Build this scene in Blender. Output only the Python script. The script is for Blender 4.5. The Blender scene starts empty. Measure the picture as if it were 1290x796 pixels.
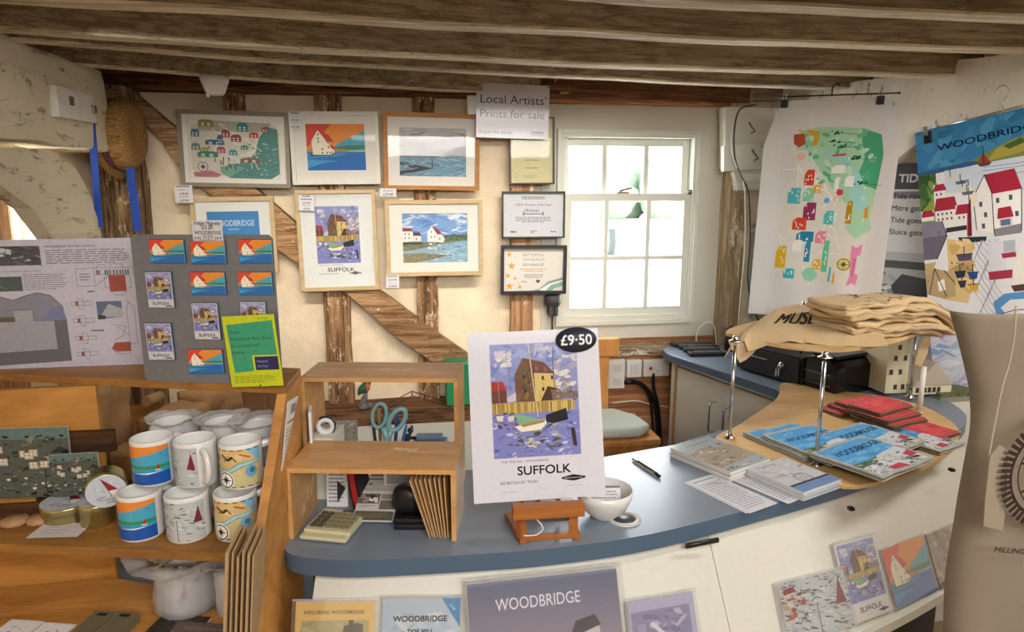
import bpy, bmesh, math, random
from mathutils import Vector, Matrix, noise, geometry
random.seed(7)
PI = math.pi
SC = bpy.context.scene
COL = SC.collection

# ---------------------------------------------------------------- camera geometry
FPX, CX, CY, HOR, EYE = 850.0, 645.0, 398.0, 245.0, 1.60
TILT = math.atan((CY - HOR) / FPX); YAW = math.radians(8.5)
RV = Vector((math.cos(YAW), -math.sin(YAW), 0))
FV = Vector((math.sin(YAW) * math.cos(TILT), math.cos(YAW) * math.cos(TILT), -math.sin(TILT)))
UV = RV.cross(FV)
CAM = Vector((0, 0, EYE))
def ray(px, py): return FV + RV * ((px - CX) / FPX) - UV * ((py - CY) / FPX)
def az(px, py, z): d = ray(px, py); return CAM + d * ((z - EYE) / d.z)
def ay(px, py, y): d = ray(px, py); return CAM + d * (y / d.y)
def ax(px, py, x): d = ray(px, py); return CAM + d * (x / d.x)
def apl(px, py, p0, n):
    d = ray(px, py); return CAM + d * ((Vector(p0) - CAM).dot(n) / d.dot(n))
def vz(px, py, x, y):
    lo, hi = -1.0, 3.0
    for _ in range(45):
        m = (lo + hi) / 2; v = Vector((x, y, m)) - CAM
        if CY - FPX * v.dot(UV) / v.dot(FV) > py: lo = m
        else: hi = m
    return m

cd = bpy.data.cameras.new('camera'); cam = bpy.data.objects.new('camera', cd); COL.objects.link(cam)
cam.matrix_world = Matrix((( RV.x, UV.x, -FV.x, 0), (RV.y, UV.y, -FV.y, 0), (RV.z, UV.z, -FV.z, EYE), (0, 0, 0, 1)))
cd.sensor_width = 36; cd.lens = 36 * FPX / 1290; cd.clip_start = .02; cd.clip_end = 500
SC.camera = cam

# ---------------------------------------------------------------- colour and materials
def lin(h):
    if not isinstance(h, str): return tuple(h)
    h = h.lstrip('#'); c = [int(h[i:i + 2], 16) / 255 for i in (0, 2, 4)]
    return tuple(((v + .055) / 1.055) ** 2.4 if v > .04045 else v / 12.92 for v in c)
MATS = {}
def nodes(name):
    m = bpy.data.materials.new(name); m.use_nodes = True
    n = m.node_tree; b = n.nodes['Principled BSDF']; return m, n, b
def mk(name, col, rough=.6, metal=0, bump=0, bscale=200, var=0, vscale=8, spec=.5, coat=0, alpha=1, trans=0, sss=0):
    if name in MATS: return MATS[name]
    m, n, b = nodes(name); c = lin(col)
    b.inputs['Base Color'].default_value = (*c, 1); b.inputs['Roughness'].default_value = rough
    b.inputs['Metallic'].default_value = metal; b.inputs['Specular IOR Level'].default_value = spec
    b.inputs['Coat Weight'].default_value = coat; b.inputs['Alpha'].default_value = alpha
    b.inputs['Transmission Weight'].default_value = trans
    tc = n.nodes.new('ShaderNodeTexCoord')
    if var:
        t = n.nodes.new('ShaderNodeTexNoise'); t.inputs['Scale'].default_value = vscale; t.inputs['Detail'].default_value = 5
        n.links.new(tc.outputs['Object'], t.inputs['Vector'])
        r = n.nodes.new('ShaderNodeValToRGB')
        r.color_ramp.elements[0].position = .3; r.color_ramp.elements[1].position = .7
        r.color_ramp.elements[0].color = (*[v * (1 - var) for v in c], 1); r.color_ramp.elements[1].color = (*[min(1, v * (1 + var)) for v in c], 1)
        n.links.new(t.outputs['Fac'], r.inputs['Fac']); n.links.new(r.outputs['Color'], b.inputs['Base Color'])
    if bump:
        t = n.nodes.new('ShaderNodeTexNoise'); t.inputs['Scale'].default_value = bscale; t.inputs['Detail'].default_value = 3
        n.links.new(tc.outputs['Object'], t.inputs['Vector'])
        bp = n.nodes.new('ShaderNodeBump'); bp.inputs['Strength'].default_value = bump; bp.inputs['Distance'].default_value = .004
        n.links.new(t.outputs['Fac'], bp.inputs['Height']); n.links.new(bp.outputs['Normal'], b.inputs['Normal'])
    MATS[name] = m; return m

def timber(name, dark, light, axis=0, gs=14, paint=None, pamt=.5, rough=.85, bump=.6, pscale=9, stretch=.06):
    """weathered wood: grain stretched along axis, optional flaking paint patches"""
    if name in MATS: return MATS[name]
    m, n, b = nodes(name); N = n.nodes.new; L = n.links.new
    tc = N('ShaderNodeTexCoord'); mp = N('ShaderNodeMapping'); s = [1, 1, 1]; s[axis] = stretch; mp.inputs['Scale'].default_value = s
    L(tc.outputs['Object'], mp.inputs['Vector'])
    g = N('ShaderNodeTexNoise'); g.inputs['Scale'].default_value = gs * 4; g.inputs['Detail'].default_value = 8; g.inputs['Roughness'].default_value = .7; g.inputs['Distortion'].default_value = .6
    L(mp.outputs['Vector'], g.inputs['Vector'])
    r = N('ShaderNodeValToRGB'); e = r.color_ramp.elements; e[0].position, e[1].position = (.41, .60) if bump > .3 else (.3, .72)
    e[0].color = (*lin(dark), 1); e[1].color = (*lin(light), 1); L(g.outputs['Fac'], r.inputs['Fac']); out = r.outputs['Color']
    big = N('ShaderNodeTexNoise'); big.inputs['Scale'].default_value = 2.2; big.inputs['Detail'].default_value = 3; L(mp.outputs['Vector'], big.inputs['Vector'])
    mx = N('ShaderNodeMix'); mx.data_type = 'RGBA'; mx.blend_type = 'MULTIPLY'; mx.inputs['Factor'].default_value = .55 if bump > .3 else .3
    rr = N('ShaderNodeValToRGB'); rr.color_ramp.elements[0].position = .35; rr.color_ramp.elements[1].position = .6; rr.color_ramp.elements[0].color = (.5, .47, .43, 1); L(big.outputs['Fac'], rr.inputs['Fac'])
    L(out, mx.inputs[6]); L(rr.outputs['Color'], mx.inputs[7]); out = mx.outputs[2]
    ck = N('ShaderNodeTexNoise'); ck.inputs['Scale'].default_value = gs * 1.3; ck.inputs['Detail'].default_value = 3; ck.inputs['Distortion'].default_value = 1.2; L(mp.outputs['Vector'], ck.inputs['Vector'])
    cr_ = N('ShaderNodeValToRGB'); q = cr_.color_ramp.elements; q[0].position = .485; q[0].color = (1, 1, 1, 1); q[1].position = .5; q[1].color = (.35, .3, .25, 1); k_ = q.new(.515); k_.color = (1, 1, 1, 1); L(ck.outputs['Fac'], cr_.inputs['Fac'])
    mk_ = N('ShaderNodeMix'); mk_.data_type = 'RGBA'; mk_.blend_type = 'MULTIPLY'; mk_.inputs['Factor'].default_value = .6 if bump > .3 else 0; L(out, mk_.inputs[6]); L(cr_.outputs['Color'], mk_.inputs[7]); out = mk_.outputs[2]
    if paint:
        mp2 = N('ShaderNodeMapping'); s2 = [1, 1, 1]; s2[axis] = .35; mp2.inputs['Scale'].default_value = s2; L(tc.outputs['Object'], mp2.inputs['Vector'])
        p = N('ShaderNodeTexNoise'); p.inputs['Scale'].default_value = pscale; p.inputs['Detail'].default_value = 12; p.inputs['Roughness'].default_value = .78; L(mp2.outputs['Vector'], p.inputs['Vector'])
        pr = N('ShaderNodeValToRGB'); pr.color_ramp.elements[0].position = 1 - pamt - .02; pr.color_ramp.elements[1].position = 1 - pamt + .02
        L(p.outputs['Fac'], pr.inputs['Fac']); m2 = N('ShaderNodeMix'); m2.data_type = 'RGBA'
        L(pr.outputs['Color'], m2.inputs['Factor']); L(out, m2.inputs[6]); m2.inputs[7].default_value = (*lin(paint), 1); out = m2.outputs[2]
    L(out, b.inputs['Base Color']); b.inputs['Roughness'].default_value = rough; b.inputs['Specular IOR Level'].default_value = .25
    bp = N('ShaderNodeBump'); bp.inputs['Strength'].default_value = min(1, bump * 1.4); bp.inputs['Distance'].default_value = .009
    L(g.outputs['Fac'], bp.inputs['Height']); L(bp.outputs['Normal'], b.inputs['Normal'])
    MATS[name] = m; return m

def printmat(name, rough=.5, bump=0, bscale=900, spec=.4, mottle=.12):
    if name in MATS: return MATS[name]
    m, n, b = nodes(name); N = n.nodes.new; L = n.links.new
    a = N('ShaderNodeAttribute'); a.attribute_name = 'Col'; tc = N('ShaderNodeTexCoord')
    t = N('ShaderNodeTexNoise'); t.inputs['Scale'].default_value = 120; t.inputs['Detail'].default_value = 4; L(tc.outputs['Object'], t.inputs['Vector'])
    r = N('ShaderNodeMapRange'); r.inputs['From Min'].default_value = .3; r.inputs['From Max'].default_value = .7; r.inputs['To Min'].default_value = 1 - mottle; r.inputs['To Max'].default_value = 1 + mottle * .3
    L(t.outputs['Fac'], r.inputs['Value']); v = N('ShaderNodeVectorMath'); v.operation = 'SCALE'; L(a.outputs['Color'], v.inputs[0]); L(r.outputs['Result'], v.inputs['Scale'])
    L(v.outputs['Vector'], b.inputs['Base Color']); b.inputs['Roughness'].default_value = rough; b.inputs['Specular IOR Level'].default_value = spec
    if bump:
        bp = N('ShaderNodeBump'); bp.inputs['Strength'].default_value = bump; bp.inputs['Distance'].default_value = .002
        t2 = N('ShaderNodeTexNoise'); t2.inputs['Scale'].default_value = bscale; L(tc.outputs['Object'], t2.inputs['Vector'])
        L(t2.outputs['Fac'], bp.inputs['Height']); L(bp.outputs['Normal'], b.inputs['Normal'])
    MATS[name] = m; return m

def clearmat(name, tint=(1, 1, 1), gloss=.12, rough=.03, cloud=0, film='#ffffff'):
    """thin clear sheet: transparent + fresnel gloss (+ a milky share)"""
    if name in MATS: return MATS[name]
    m = bpy.data.materials.new(name); m.use_nodes = True; n = m.node_tree; n.nodes.clear(); N = n.nodes.new; L = n.links.new
    o = N('ShaderNodeOutputMaterial'); t = N('ShaderNodeBsdfTransparent'); t.inputs['Color'].default_value = (*tint, 1)
    g = N('ShaderNodeBsdfGlossy'); g.inputs['Roughness'].default_value = rough
    f = N('ShaderNodeFresnel'); ge = N('ShaderNodeNewGeometry'); io = N('ShaderNodeMapRange'); io.inputs['To Min'].default_value = 1.45; io.inputs['To Max'].default_value = 1 / 1.45; L(ge.outputs['Backfacing'], io.inputs['Value']); L(io.outputs['Result'], f.inputs['IOR'])
    k = N('ShaderNodeMath'); k.operation = 'MULTIPLY_ADD'; k.inputs[1].default_value = gloss * 6; k.inputs[2].default_value = 0; k.use_clamp = True
    L(f.outputs[0], k.inputs[0]); mx = N('ShaderNodeMixShader'); L(k.outputs[0], mx.inputs[0]); src = t.outputs[0]
    if cloud:
        d = N('ShaderNodeBsdfTranslucent'); d.inputs['Color'].default_value = (*lin(film), 1); d2 = N('ShaderNodeBsdfDiffuse'); d2.inputs['Color'].default_value = (*lin(film), 1)
        md = N('ShaderNodeMixShader'); md.inputs[0].default_value = .5; L(d.outputs[0], md.inputs[1]); L(d2.outputs[0], md.inputs[2])
        mc = N('ShaderNodeMixShader'); mc.inputs[0].default_value = cloud; L(t.outputs[0], mc.inputs[1]); L(md.outputs[0], mc.inputs[2]); src = mc.outputs[0]
    L(src, mx.inputs[1]); L(g.outputs[0], mx.inputs[2]); L(mx.outputs[0], o.inputs[0])
    MATS[name] = m; return m

# ---------------------------------------------------------------- mesh helpers
def new(): return bmesh.new()
def xf(loc=(0, 0, 0), rz=0, rx=0, ry=0, s=1):
    return Matrix.Translation(loc) @ Matrix.Rotation(rz, 4, 'Z') @ Matrix.Rotation(ry, 4, 'Y') @ Matrix.Rotation(rx, 4, 'X') @ Matrix.Scale(s, 4)
I4 = Matrix.Identity(4)
def box(bm, a, b, M=None, bev=0, mi=0):
    x0, y0, z0 = a; x1, y1, z1 = b
    x0, x1 = min(x0, x1), max(x0, x1); y0, y1 = min(y0, y1), max(y0, y1); z0, z1 = min(z0, z1), max(z0, z1)
    v = [bm.verts.new(p) for p in ((x0, y0, z0), (x1, y0, z0), (x1, y1, z0), (x0, y1, z0), (x0, y0, z1), (x1, y0, z1), (x1, y1, z1), (x0, y1, z1))]
    fs = [bm.faces.new([v[i] for i in q]) for q in ((3, 2, 1, 0), (4, 5, 6, 7), (0, 1, 5, 4), (1, 2, 6, 5), (2, 3, 7, 6), (3, 0, 4, 7))]
    for f in fs: f.material_index = mi
    vs = v
    if bev:
        es = list({e for f in fs for e in f.edges})
        r = bmesh.ops.bevel(bm, geom=es, offset=bev, segments=2, affect='EDGES', profile=.6, clamp_overlap=True)
        vs = list({w for f in r['faces'] for w in f.verts} | {w for w in v if w.is_valid})
        for f in {f for w in vs for f in w.link_faces}: f.material_index = mi
    if M is not None: bmesh.ops.transform(bm, matrix=M, verts=vs)
    return vs
def prism(bm, pts, h, M=None, mi=0, bev=0):
    """polygon in XY (list of 2D) extruded from z=0 to z=h"""
    a = [bm.verts.new((p[0], p[1], 0)) for p in pts]; b = [bm.verts.new((p[0], p[1], h)) for p in pts]
    n = len(pts); area = sum(pts[i][0] * pts[(i + 1) % n][1] - pts[(i + 1) % n][0] * pts[i][1] for i in range(n))
    fs = []
    if (area > 0) == (h > 0):
        fs += [bm.faces.new(a[::-1]), bm.faces.new(b)]; fs += [bm.faces.new((a[i], a[(i + 1) % n], b[(i + 1) % n], b[i])) for i in range(n)]
    else:
        fs += [bm.faces.new(a), bm.faces.new(b[::-1])]; fs += [bm.faces.new((a[(i + 1) % n], a[i], b[i], b[(i + 1) % n])) for i in range(n)]
    for f in fs: f.material_index = mi
    vs = a + b
    if bev:
        es = list(fs[0].edges) + list(fs[1].edges)
        r = bmesh.ops.bevel(bm, geom=es, offset=bev, segments=3, affect='EDGES', profile=.5, clamp_overlap=True)
        vs = list({w for f in r['faces'] for w in f.verts} | {w for w in vs if w.is_valid})
    if M is not None: bmesh.ops.transform(bm, matrix=M, verts=vs)
    return vs
def lathe(bm, prof, seg=32, M=None, mi=0, a0=0, a1=2 * PI, cap=False):
    full = abs(a1 - a0 - 2 * PI) < 1e-6; cols = []
    for i in range(seg if full else seg + 1):
        a = a0 + (a1 - a0) * i / seg; cols.append([bm.verts.new((r * math.cos(a), r * math.sin(a), z)) for r, z in prof])
    n = len(cols)
    for i in range(n if full else n - 1):
        A, B = cols[i], cols[(i + 1) % n]
        for j in range(len(prof) - 1):
            if prof[j][0] < 1e-7 and prof[j + 1][0] < 1e-7: continue
            q = [A[j], B[j], B[j + 1], A[j + 1]]
            try: f = bm.faces.new(q); f.material_index = mi; f.smooth = True
            except ValueError: pass
    vs = [v for c in cols for v in c]
    bmesh.ops.remove_doubles(bm, verts=[v for c in cols for j, v in enumerate(c) if prof[j][0] < 1e-7], dist=1e-6)
    vs = [v for v in vs if v.is_valid]
    if M is not None: bmesh.ops.transform(bm, matrix=M, verts=vs)
    return vs
def tube(bm, pts, r, seg=8, mi=0, closed=False, cap=True, flat=1.0):
    pts = [Vector(p) for p in pts]; n = len(pts); rs = r if isinstance(r, (list, tuple)) else [r] * n
    rings = []; up = None
    for i, p in enumerate(pts):
        if closed: t = pts[(i + 1) % n] - pts[i - 1]
        else: t = (pts[min(i + 1, n - 1)] - pts[max(i - 1, 0)])
        t.normalize()
        if up is None:
            up = t.cross(Vector((0, 0, 1)) if abs(t.z) < .9 else Vector((0, 1, 0))).normalized()
        else:
            up = (up - t * up.dot(t)); up = up.normalized() if up.length > 1e-6 else t.orthogonal().normalized()
        w = t.cross(up)
        rings.append([bm.verts.new(p + (up * math.cos(2 * PI * k / seg) + w * math.sin(2 * PI * k / seg) * flat) * rs[i]) for k in range(seg)])
    for i in range(n if closed else n - 1):
        A, B = rings[i], rings[(i + 1) % n]
        for k in range(seg):
            f = bm.faces.new((A[k], A[(k + 1) % seg], B[(k + 1) % seg], B[k])); f.smooth = True; f.material_index = mi
    if cap and not closed:
        for R_, fl in ((rings[0], 1), (rings[-1], 0)):
            f = bm.faces.new(R_[::-1] if fl else R_); f.material_index = mi
    return [v for q in rings for v in q]
def curve_pts(pts, n=8):
    """Catmull-Rom through pts"""
    P = [Vector(p) for p in pts]; P = [P[0] * 2 - P[1]] + P + [P[-1] * 2 - P[-2]]; out = []
    for i in range(1, len(P) - 2):
        for k in range(n):
            t = k / n; a, b, c, d = P[i - 1], P[i], P[i + 1], P[i + 2]
            out.append(.5 * ((2 * b) + (c - a) * t + (2 * a - 5 * b + 4 * c - d) * t * t + (3 * b - a - 3 * c + d) * t ** 3))
    out.append(P[-2]); return out
def ball(bm, c, r, seg=12, sc=(1, 1, 1), M=None, mi=0):
    res = bmesh.ops.create_uvsphere(bm, u_segments=seg, v_segments=max(6, seg * 2 // 3), radius=r)
    vs = res['verts']; bmesh.ops.transform(bm, matrix=Matrix.Translation(c) @ Matrix.Diagonal((*sc, 1)), verts=vs)
    for f in {f for v in vs for f in v.link_faces}: f.smooth = True; f.material_index = mi
    if M is not None: bmesh.ops.transform(bm, matrix=M, verts=vs)
    return vs
def dice(bm, ax_, lo, hi, n):
    for i in range(1, n):
        co = [0, 0, 0]; co[ax_] = lo + (hi - lo) * i / n; no = [0, 0, 0]; no[ax_] = 1
        bmesh.ops.bisect_plane(bm, geom=bm.verts[:] + bm.edges[:] + bm.faces[:], plane_co=co, plane_no=no, dist=1e-7)
def wobble(bm, amp, sc, seed=0):
    for v in bm.verts:
        n = noise.noise_vector(v.co * sc + Vector((seed, seed * 1.7, 0))); v.co += Vector(n) * amp
def obj(name, bm, mats, parent=None, M=None, fix=True, smooth=None):
    if fix: bmesh.ops.recalc_face_normals(bm, faces=bm.faces[:])
    me = bpy.data.meshes.new(name); bm.to_mesh(me); bm.free()
    for m in (mats if isinstance(mats, (list, tuple)) else [mats]): me.materials.append(m)
    if smooth:
        me.shade_smooth() if smooth is True else None
    o = bpy.data.objects.new(name, me); COL.objects.link(o)
    if parent: o.parent = parent
    if M is not None: o.matrix_local = M
    return o
def tag(o, label=None, cat=None, group=None, kind=None):
    if label: o['label'] = label
    if cat: o['category'] = cat
    if group: o['group'] = group
    if kind: o['kind'] = kind
    return o
def thing(name, label, cat, M=None, group=None, kind=None):
    o = bpy.data.objects.new(name, None); COL.objects.link(o); o.empty_display_size = .05
    if M is not None:
        if not isinstance(M, Matrix): M = Matrix.Translation(M)
        o.matrix_world = M
    return tag(o, label, cat, group, kind)
def struct(name, bm, m, parent=None, label=None, **k):
    o = obj(name, bm, m, parent, **k)
    if parent is None:
        o['kind'] = 'structure'
        if label: o['label'] = label
    return o
def copy_tree(o, parent=None):
    c = o.copy(); COL.objects.link(c)
    if parent: c.parent = parent
    for ch in [q for q in COL.objects if q.parent == o]: copy_tree(ch, c)
    return c
def rectM(tl, tr, br, bl):
    """best upright rectangle through four world points: matrix with origin bottom-left, X right, Y up, Z towards viewer; returns M,w,h"""
    X = ((tr - tl) + (br - bl)) / 2; Y = ((tl - bl) + (tr - br)) / 2; w = X.length; h = Y.length
    x = X.normalized(); z = x.cross(Y).normalized(); y = z.cross(x)
    c = (tl + tr + br + bl) / 4; o = c - x * w / 2 - y * h / 2
    return Matrix(((x.x, y.x, z.x, o.x), (x.y, y.y, z.y, o.y), (x.z, y.z, z.z, o.z), (0, 0, 0, 1))), w, h

# ---------------------------------------------------------------- flat artwork
_TX = {}
def glyphs(s):
    if s in _TX: return _TX[s]
    cu = bpy.data.curves.new('t', 'FONT'); cu.body = s; cu.size = 1; cu.resolution_u = 3; cu.fill_mode = 'FRONT' if hasattr(cu, 'fill_mode') else 'BOTH'
    o = bpy.data.objects.new('t', cu); COL.objects.link(o)
    dg = bpy.context.evaluated_depsgraph_get(); dg.update(); e = o.evaluated_get(dg); me = e.to_mesh()
    vs = [(v.co.x, v.co.y) for v in me.vertices]; fs = [tuple(p.vertices) for p in me.polygons]
    e.to_mesh_clear(); bpy.data.objects.remove(o); bpy.data.curves.remove(cu)
    if vs:
        x0 = min(v[0] for v in vs); x1 = max(v[0] for v in vs)
    else: x0 = x1 = 0
    _TX[s] = (vs, fs, x0, x1); return _TX[s]
class Art:
    """flat picture; u,v in 0..1 with v=0 at the top; becomes one mesh with a colour attribute"""
    def __init__(s, w, h, base='#ffffff', step=2.5e-5):
        s.w, s.h, s.items, s.k, s.base, s.step = w, h, [], 0, base, step; s.box_ = (0, 0, 1, 1)
    def sub(s, u0, v0, u1, v1): s.box_ = (u0, v0, u1, v1); return s
    def P(s, u, v):
        a, b, c, d = s.box_; return ((a + u * (c - a)) * s.w, (1 - (b + v * (d - b))) * s.h)
    @property
    def W(s): return (s.box_[2] - s.box_[0]) * s.w
    def raw(s, pts, col):
        s.k += 1; s.items.append((pts, None, lin(col), s.k))
    def poly(s, pts, col): s.raw([s.P(*p) for p in pts], col)
    def rect(s, u0, v0, u1, v1, col): s.poly([(u0, v0), (u0, v1), (u1, v1), (u1, v0)], col)
    def circ(s, u, v, r, col, n=18, ry=None, wob=0):
        c = s.P(u, v); r *= s.W; ry = r if ry is None else ry * s.W
        s.raw([(c[0] + (1 + wob * random.uniform(-1, 1)) * r * math.cos(2 * PI * i / n), c[1] + (1 + wob * random.uniform(-1, 1)) * ry * math.sin(2 * PI * i / n)) for i in range(n)], col)
    def line(s, pts, wd, col, closed=False):
        P = [Vector(s.P(*p)) for p in pts]; wd *= s.W
        if closed: P.append(P[0])
        s.k += 1
        for a, b in zip(P, P[1:]):
            d = b - a
            if d.length < 1e-9: continue
            d.normalize(); n = Vector((-d.y, d.x)) * wd / 2; a2 = a - d * wd * .3; b2 = b + d * wd * .3
            s.items.append(([tuple(a2 - n), tuple(b2 - n), tuple(b2 + n), tuple(a2 + n)], None, lin(col), s.k))
    def ring(s, u, v, r, wd, col, n=24, ry=None):
        ry = r if ry is None else ry; a = s.W / ((s.box_[3] - s.box_[1]) * s.h)
        s.line([(u + r * math.cos(2 * PI * i / n), v + ry * a * math.sin(2 * PI * i / n)) for i in range(n)], wd, col, True)
    def text(s, t, u, v, size, col, al='l', wx=1.0, rot=0, shear=0, fit=None, bold=0):
        """u,v = baseline start (or centre/right); size = cap height / canvas width (absolute canvas share of W)"""
        vs, fs, x0, x1 = glyphs(t); sc = size * s.W / .73
        if fit: wx = fit * s.W / max(1e-6, (x1 - x0) * sc)
        o = s.P(u, v); off = {'l': -x0, 'c': -(x0 + x1) / 2, 'r': -x1}[al]; cr, sr = math.cos(rot), math.sin(rot); q = []
        for x, y in vs:
            X = ((x + off) * wx + y * shear) * sc; Y = y * sc; q.append((o[0] + X * cr - Y * sr, o[1] + X * sr + Y * cr))
        s.k += 1
        offs = [(0, 0)] if not bold else [(0, 0), (bold * sc, 0), (0, bold * sc), (bold * sc, bold * sc)]
        for f in fs:
            for i, (dx, dy) in enumerate(offs):
                s.items.append(([(q[k][0] + dx, q[k][1] + dy) for k in f], None, lin(col), s.k + i * .2))
    def para(s, u0, v0, u1, v1, n, col, ht=.5, ragged=.15, al='l'):
        for i in range(n):
            y = v0 + (v1 - v0) * (i + .5) / n; hh = (v1 - v0) / n * ht / 2; e = u1 - (u1 - u0) * random.uniform(0, ragged) * (1 if i < n - 1 else 3)
            off = (u1 - e) / 2 if al == 'c' else 0
            x = u0
            while x < e:
                wl = min(e - x, (u1 - u0) * random.uniform(.05, .14)); s.rect(x + off, y - hh, x + wl + off, y + hh, col); x += wl + (u1 - u0) * .02
    def build(s, name, parent=None, mat=None, M=None, t=.0005, nx=1, ny=1, fn=None, back=None, fillbase=True):
        bm = new(); cl = bm.loops.layers.float_color.new('Col')
        def put(f, c):
            for l in f.loops: l[cl] = (*c, 1)
        c0 = lin(s.base)
        if fillbase:
            if t > 0:
                n0 = len(bm.faces); box(bm, (0, 0, -t), (s.w, s.h, 0)); bm.faces.ensure_lookup_table()
                for f in bm.faces: put(f, lin(back) if back else c0)
                for f in bm.faces:
                    if f.normal.z > .5 or all(abs(v.co.z) < 1e-9 for v in f.verts): put(f, c0)
            else: put(bm.faces.new([bm.verts.new(p) for p in ((0, 0, 0), (s.w, 0, 0), (s.w, s.h, 0), (0, s.h, 0))]), c0)
        lev = []; kmax = 1; cur = None; done = []; pend = []
        for pts, _, c, k in s.items:          # stack a patch only as high as what it covers
            if k != cur: done += pend; pend = []; cur = k
            x0 = min(p[0] for p in pts); x1 = max(p[0] for p in pts); y0 = min(p[1] for p in pts); y1 = max(p[1] for p in pts); l = 0
            for q in done:
                if q[4] > l and q[0] < x1 and q[1] > x0 and q[2] < y1 and q[3] > y0: l = q[4]
            pend.append((x0, x1, y0, y1, l + 1)); lev.append(l + 1); kmax = max(kmax, l + 1)
        st = max(6e-6, min(s.step, .0012 / kmax))
        for (pts, _, c, k_), k in zip(s.items, lev):
            # clip to sheet
            P = [(min(max(x, 0), s.w), min(max(y, 0), s.h)) for x, y in pts]
            A = sum(P[i][0] * P[(i + 1) % len(P)][1] - P[(i + 1) % len(P)][0] * P[i][1] for i in range(len(P)))
            if abs(A) < 1e-12: continue
            if A < 0: P = P[::-1]
            try: put(bm.faces.new([bm.verts.new((x, y, k * st)) for x, y in P]), c)
            except ValueError: pass
        if nx > 1 or ny > 1:
            bmesh.ops.triangulate(bm, faces=[f for f in bm.faces if len(f.verts) > 4])
            dice(bm, 0, 0, s.w, nx); dice(bm, 1, 0, s.h, ny)
            if ny > 1:
                for i in range(1, nx + ny): bmesh.ops.bisect_plane(bm, geom=bm.verts[:] + bm.edges[:] + bm.faces[:], plane_co=(i * s.w / nx, 0, 0), plane_no=(1 / s.w * nx, 1 / s.h * ny, 0), dist=1e-7)
        if fn:
            # piecewise flat cells, so that every printed layer stays parallel to the cloth below it
            G = [[Vector(fn(s.w * i / nx, s.h * j / ny, 0)) for j in range(ny + 1)] for i in range(nx + 1)]
            for f in bm.faces:
                c = f.calc_center_median(); gx, gy = c.x / s.w * nx, c.y / s.h * ny; i, j = min(nx - 1, max(0, int(gx))), min(ny - 1, max(0, int(gy))); f.tag = (gx - i) + (gy - j) > 1; f.material_index = 0; f.index = 0
            info = {}
            for f in bm.faces:
                c = f.calc_center_median(); gx, gy = c.x / s.w * nx, c.y / s.h * ny; i, j = min(nx - 1, max(0, int(gx))), min(ny - 1, max(0, int(gy))); up_ = (gx - i) + (gy - j) > 1
                for v in f.verts:
                    if v not in info: info[v] = (i, j, up_)
            for v, (i, j, up_) in info.items():
                a_, b_ = v.co.x / s.w * nx - i, v.co.y / s.h * ny - j; P00, P10, P01, P11 = G[i][j], G[i + 1][j], G[i][j + 1], G[i + 1][j + 1]
                if up_: p = P11 + (P01 - P11) * (1 - a_) + (P10 - P11) * (1 - b_); n_ = (P01 - P11).cross(P10 - P11)
                else: p = P00 + (P10 - P00) * a_ + (P01 - P00) * b_; n_ = (P10 - P00).cross(P01 - P00)
                v.co = p + n_.normalized() * v.co.z
        return obj(name, bm, mat or printmat('printed_paper'), parent, M, fix=False)
# ---------------------------------------------------------------- the pictures printed on things
def win(x0, y0, x1, y1): return lambda *p: [((p[i] - x0) / (x1 - x0), (p[i + 1] - y0) / (y1 - y0)) for i in range(0, len(p), 2)]
def dabs(a, n, u0, v0, u1, v1, cols, s0=.01, s1=.03, asp=1.0, tilt=0):
    for _ in range(n):
        u, v = random.uniform(u0, u1), random.uniform(v0, v1); s = random.uniform(s0, s1); k = random.uniform(.3, 1) * asp
        t = tilt + random.uniform(-.5, .5); c, q = math.cos(t), math.sin(t); pts = []
        for i in range(5):
            an = 2 * PI * i / 5 + random.uniform(-.3, .3); X = s * math.cos(an); Y = s * k * math.sin(an); pts.append((u + X * c - Y * q, min(v1, max(v0, v + X * q + Y * c))))
        a.poly([(min(u1, max(u0, p[0])), p[1]) for p in pts], random.choice(cols))
def house(a, u, v, s, col, roof=None, up=1, win_='#f1ead9'):
    h = s * up; a.rect(u, v - h, u + s, v, col); a.poly([(u - s * .06, v - h), (u + s * 1.06, v - h), (u + s * .8, v - h * 1.55), (u + s * .2, v - h * 1.55)], roof or col)
    for i in range(2):
        for j in range(2): a.rect(u + s * (.18 + .4 * i), v - h * (.85 - .42 * j), u + s * (.36 + .4 * i), v - h * (.62 - .42 * j), win_)
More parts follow.
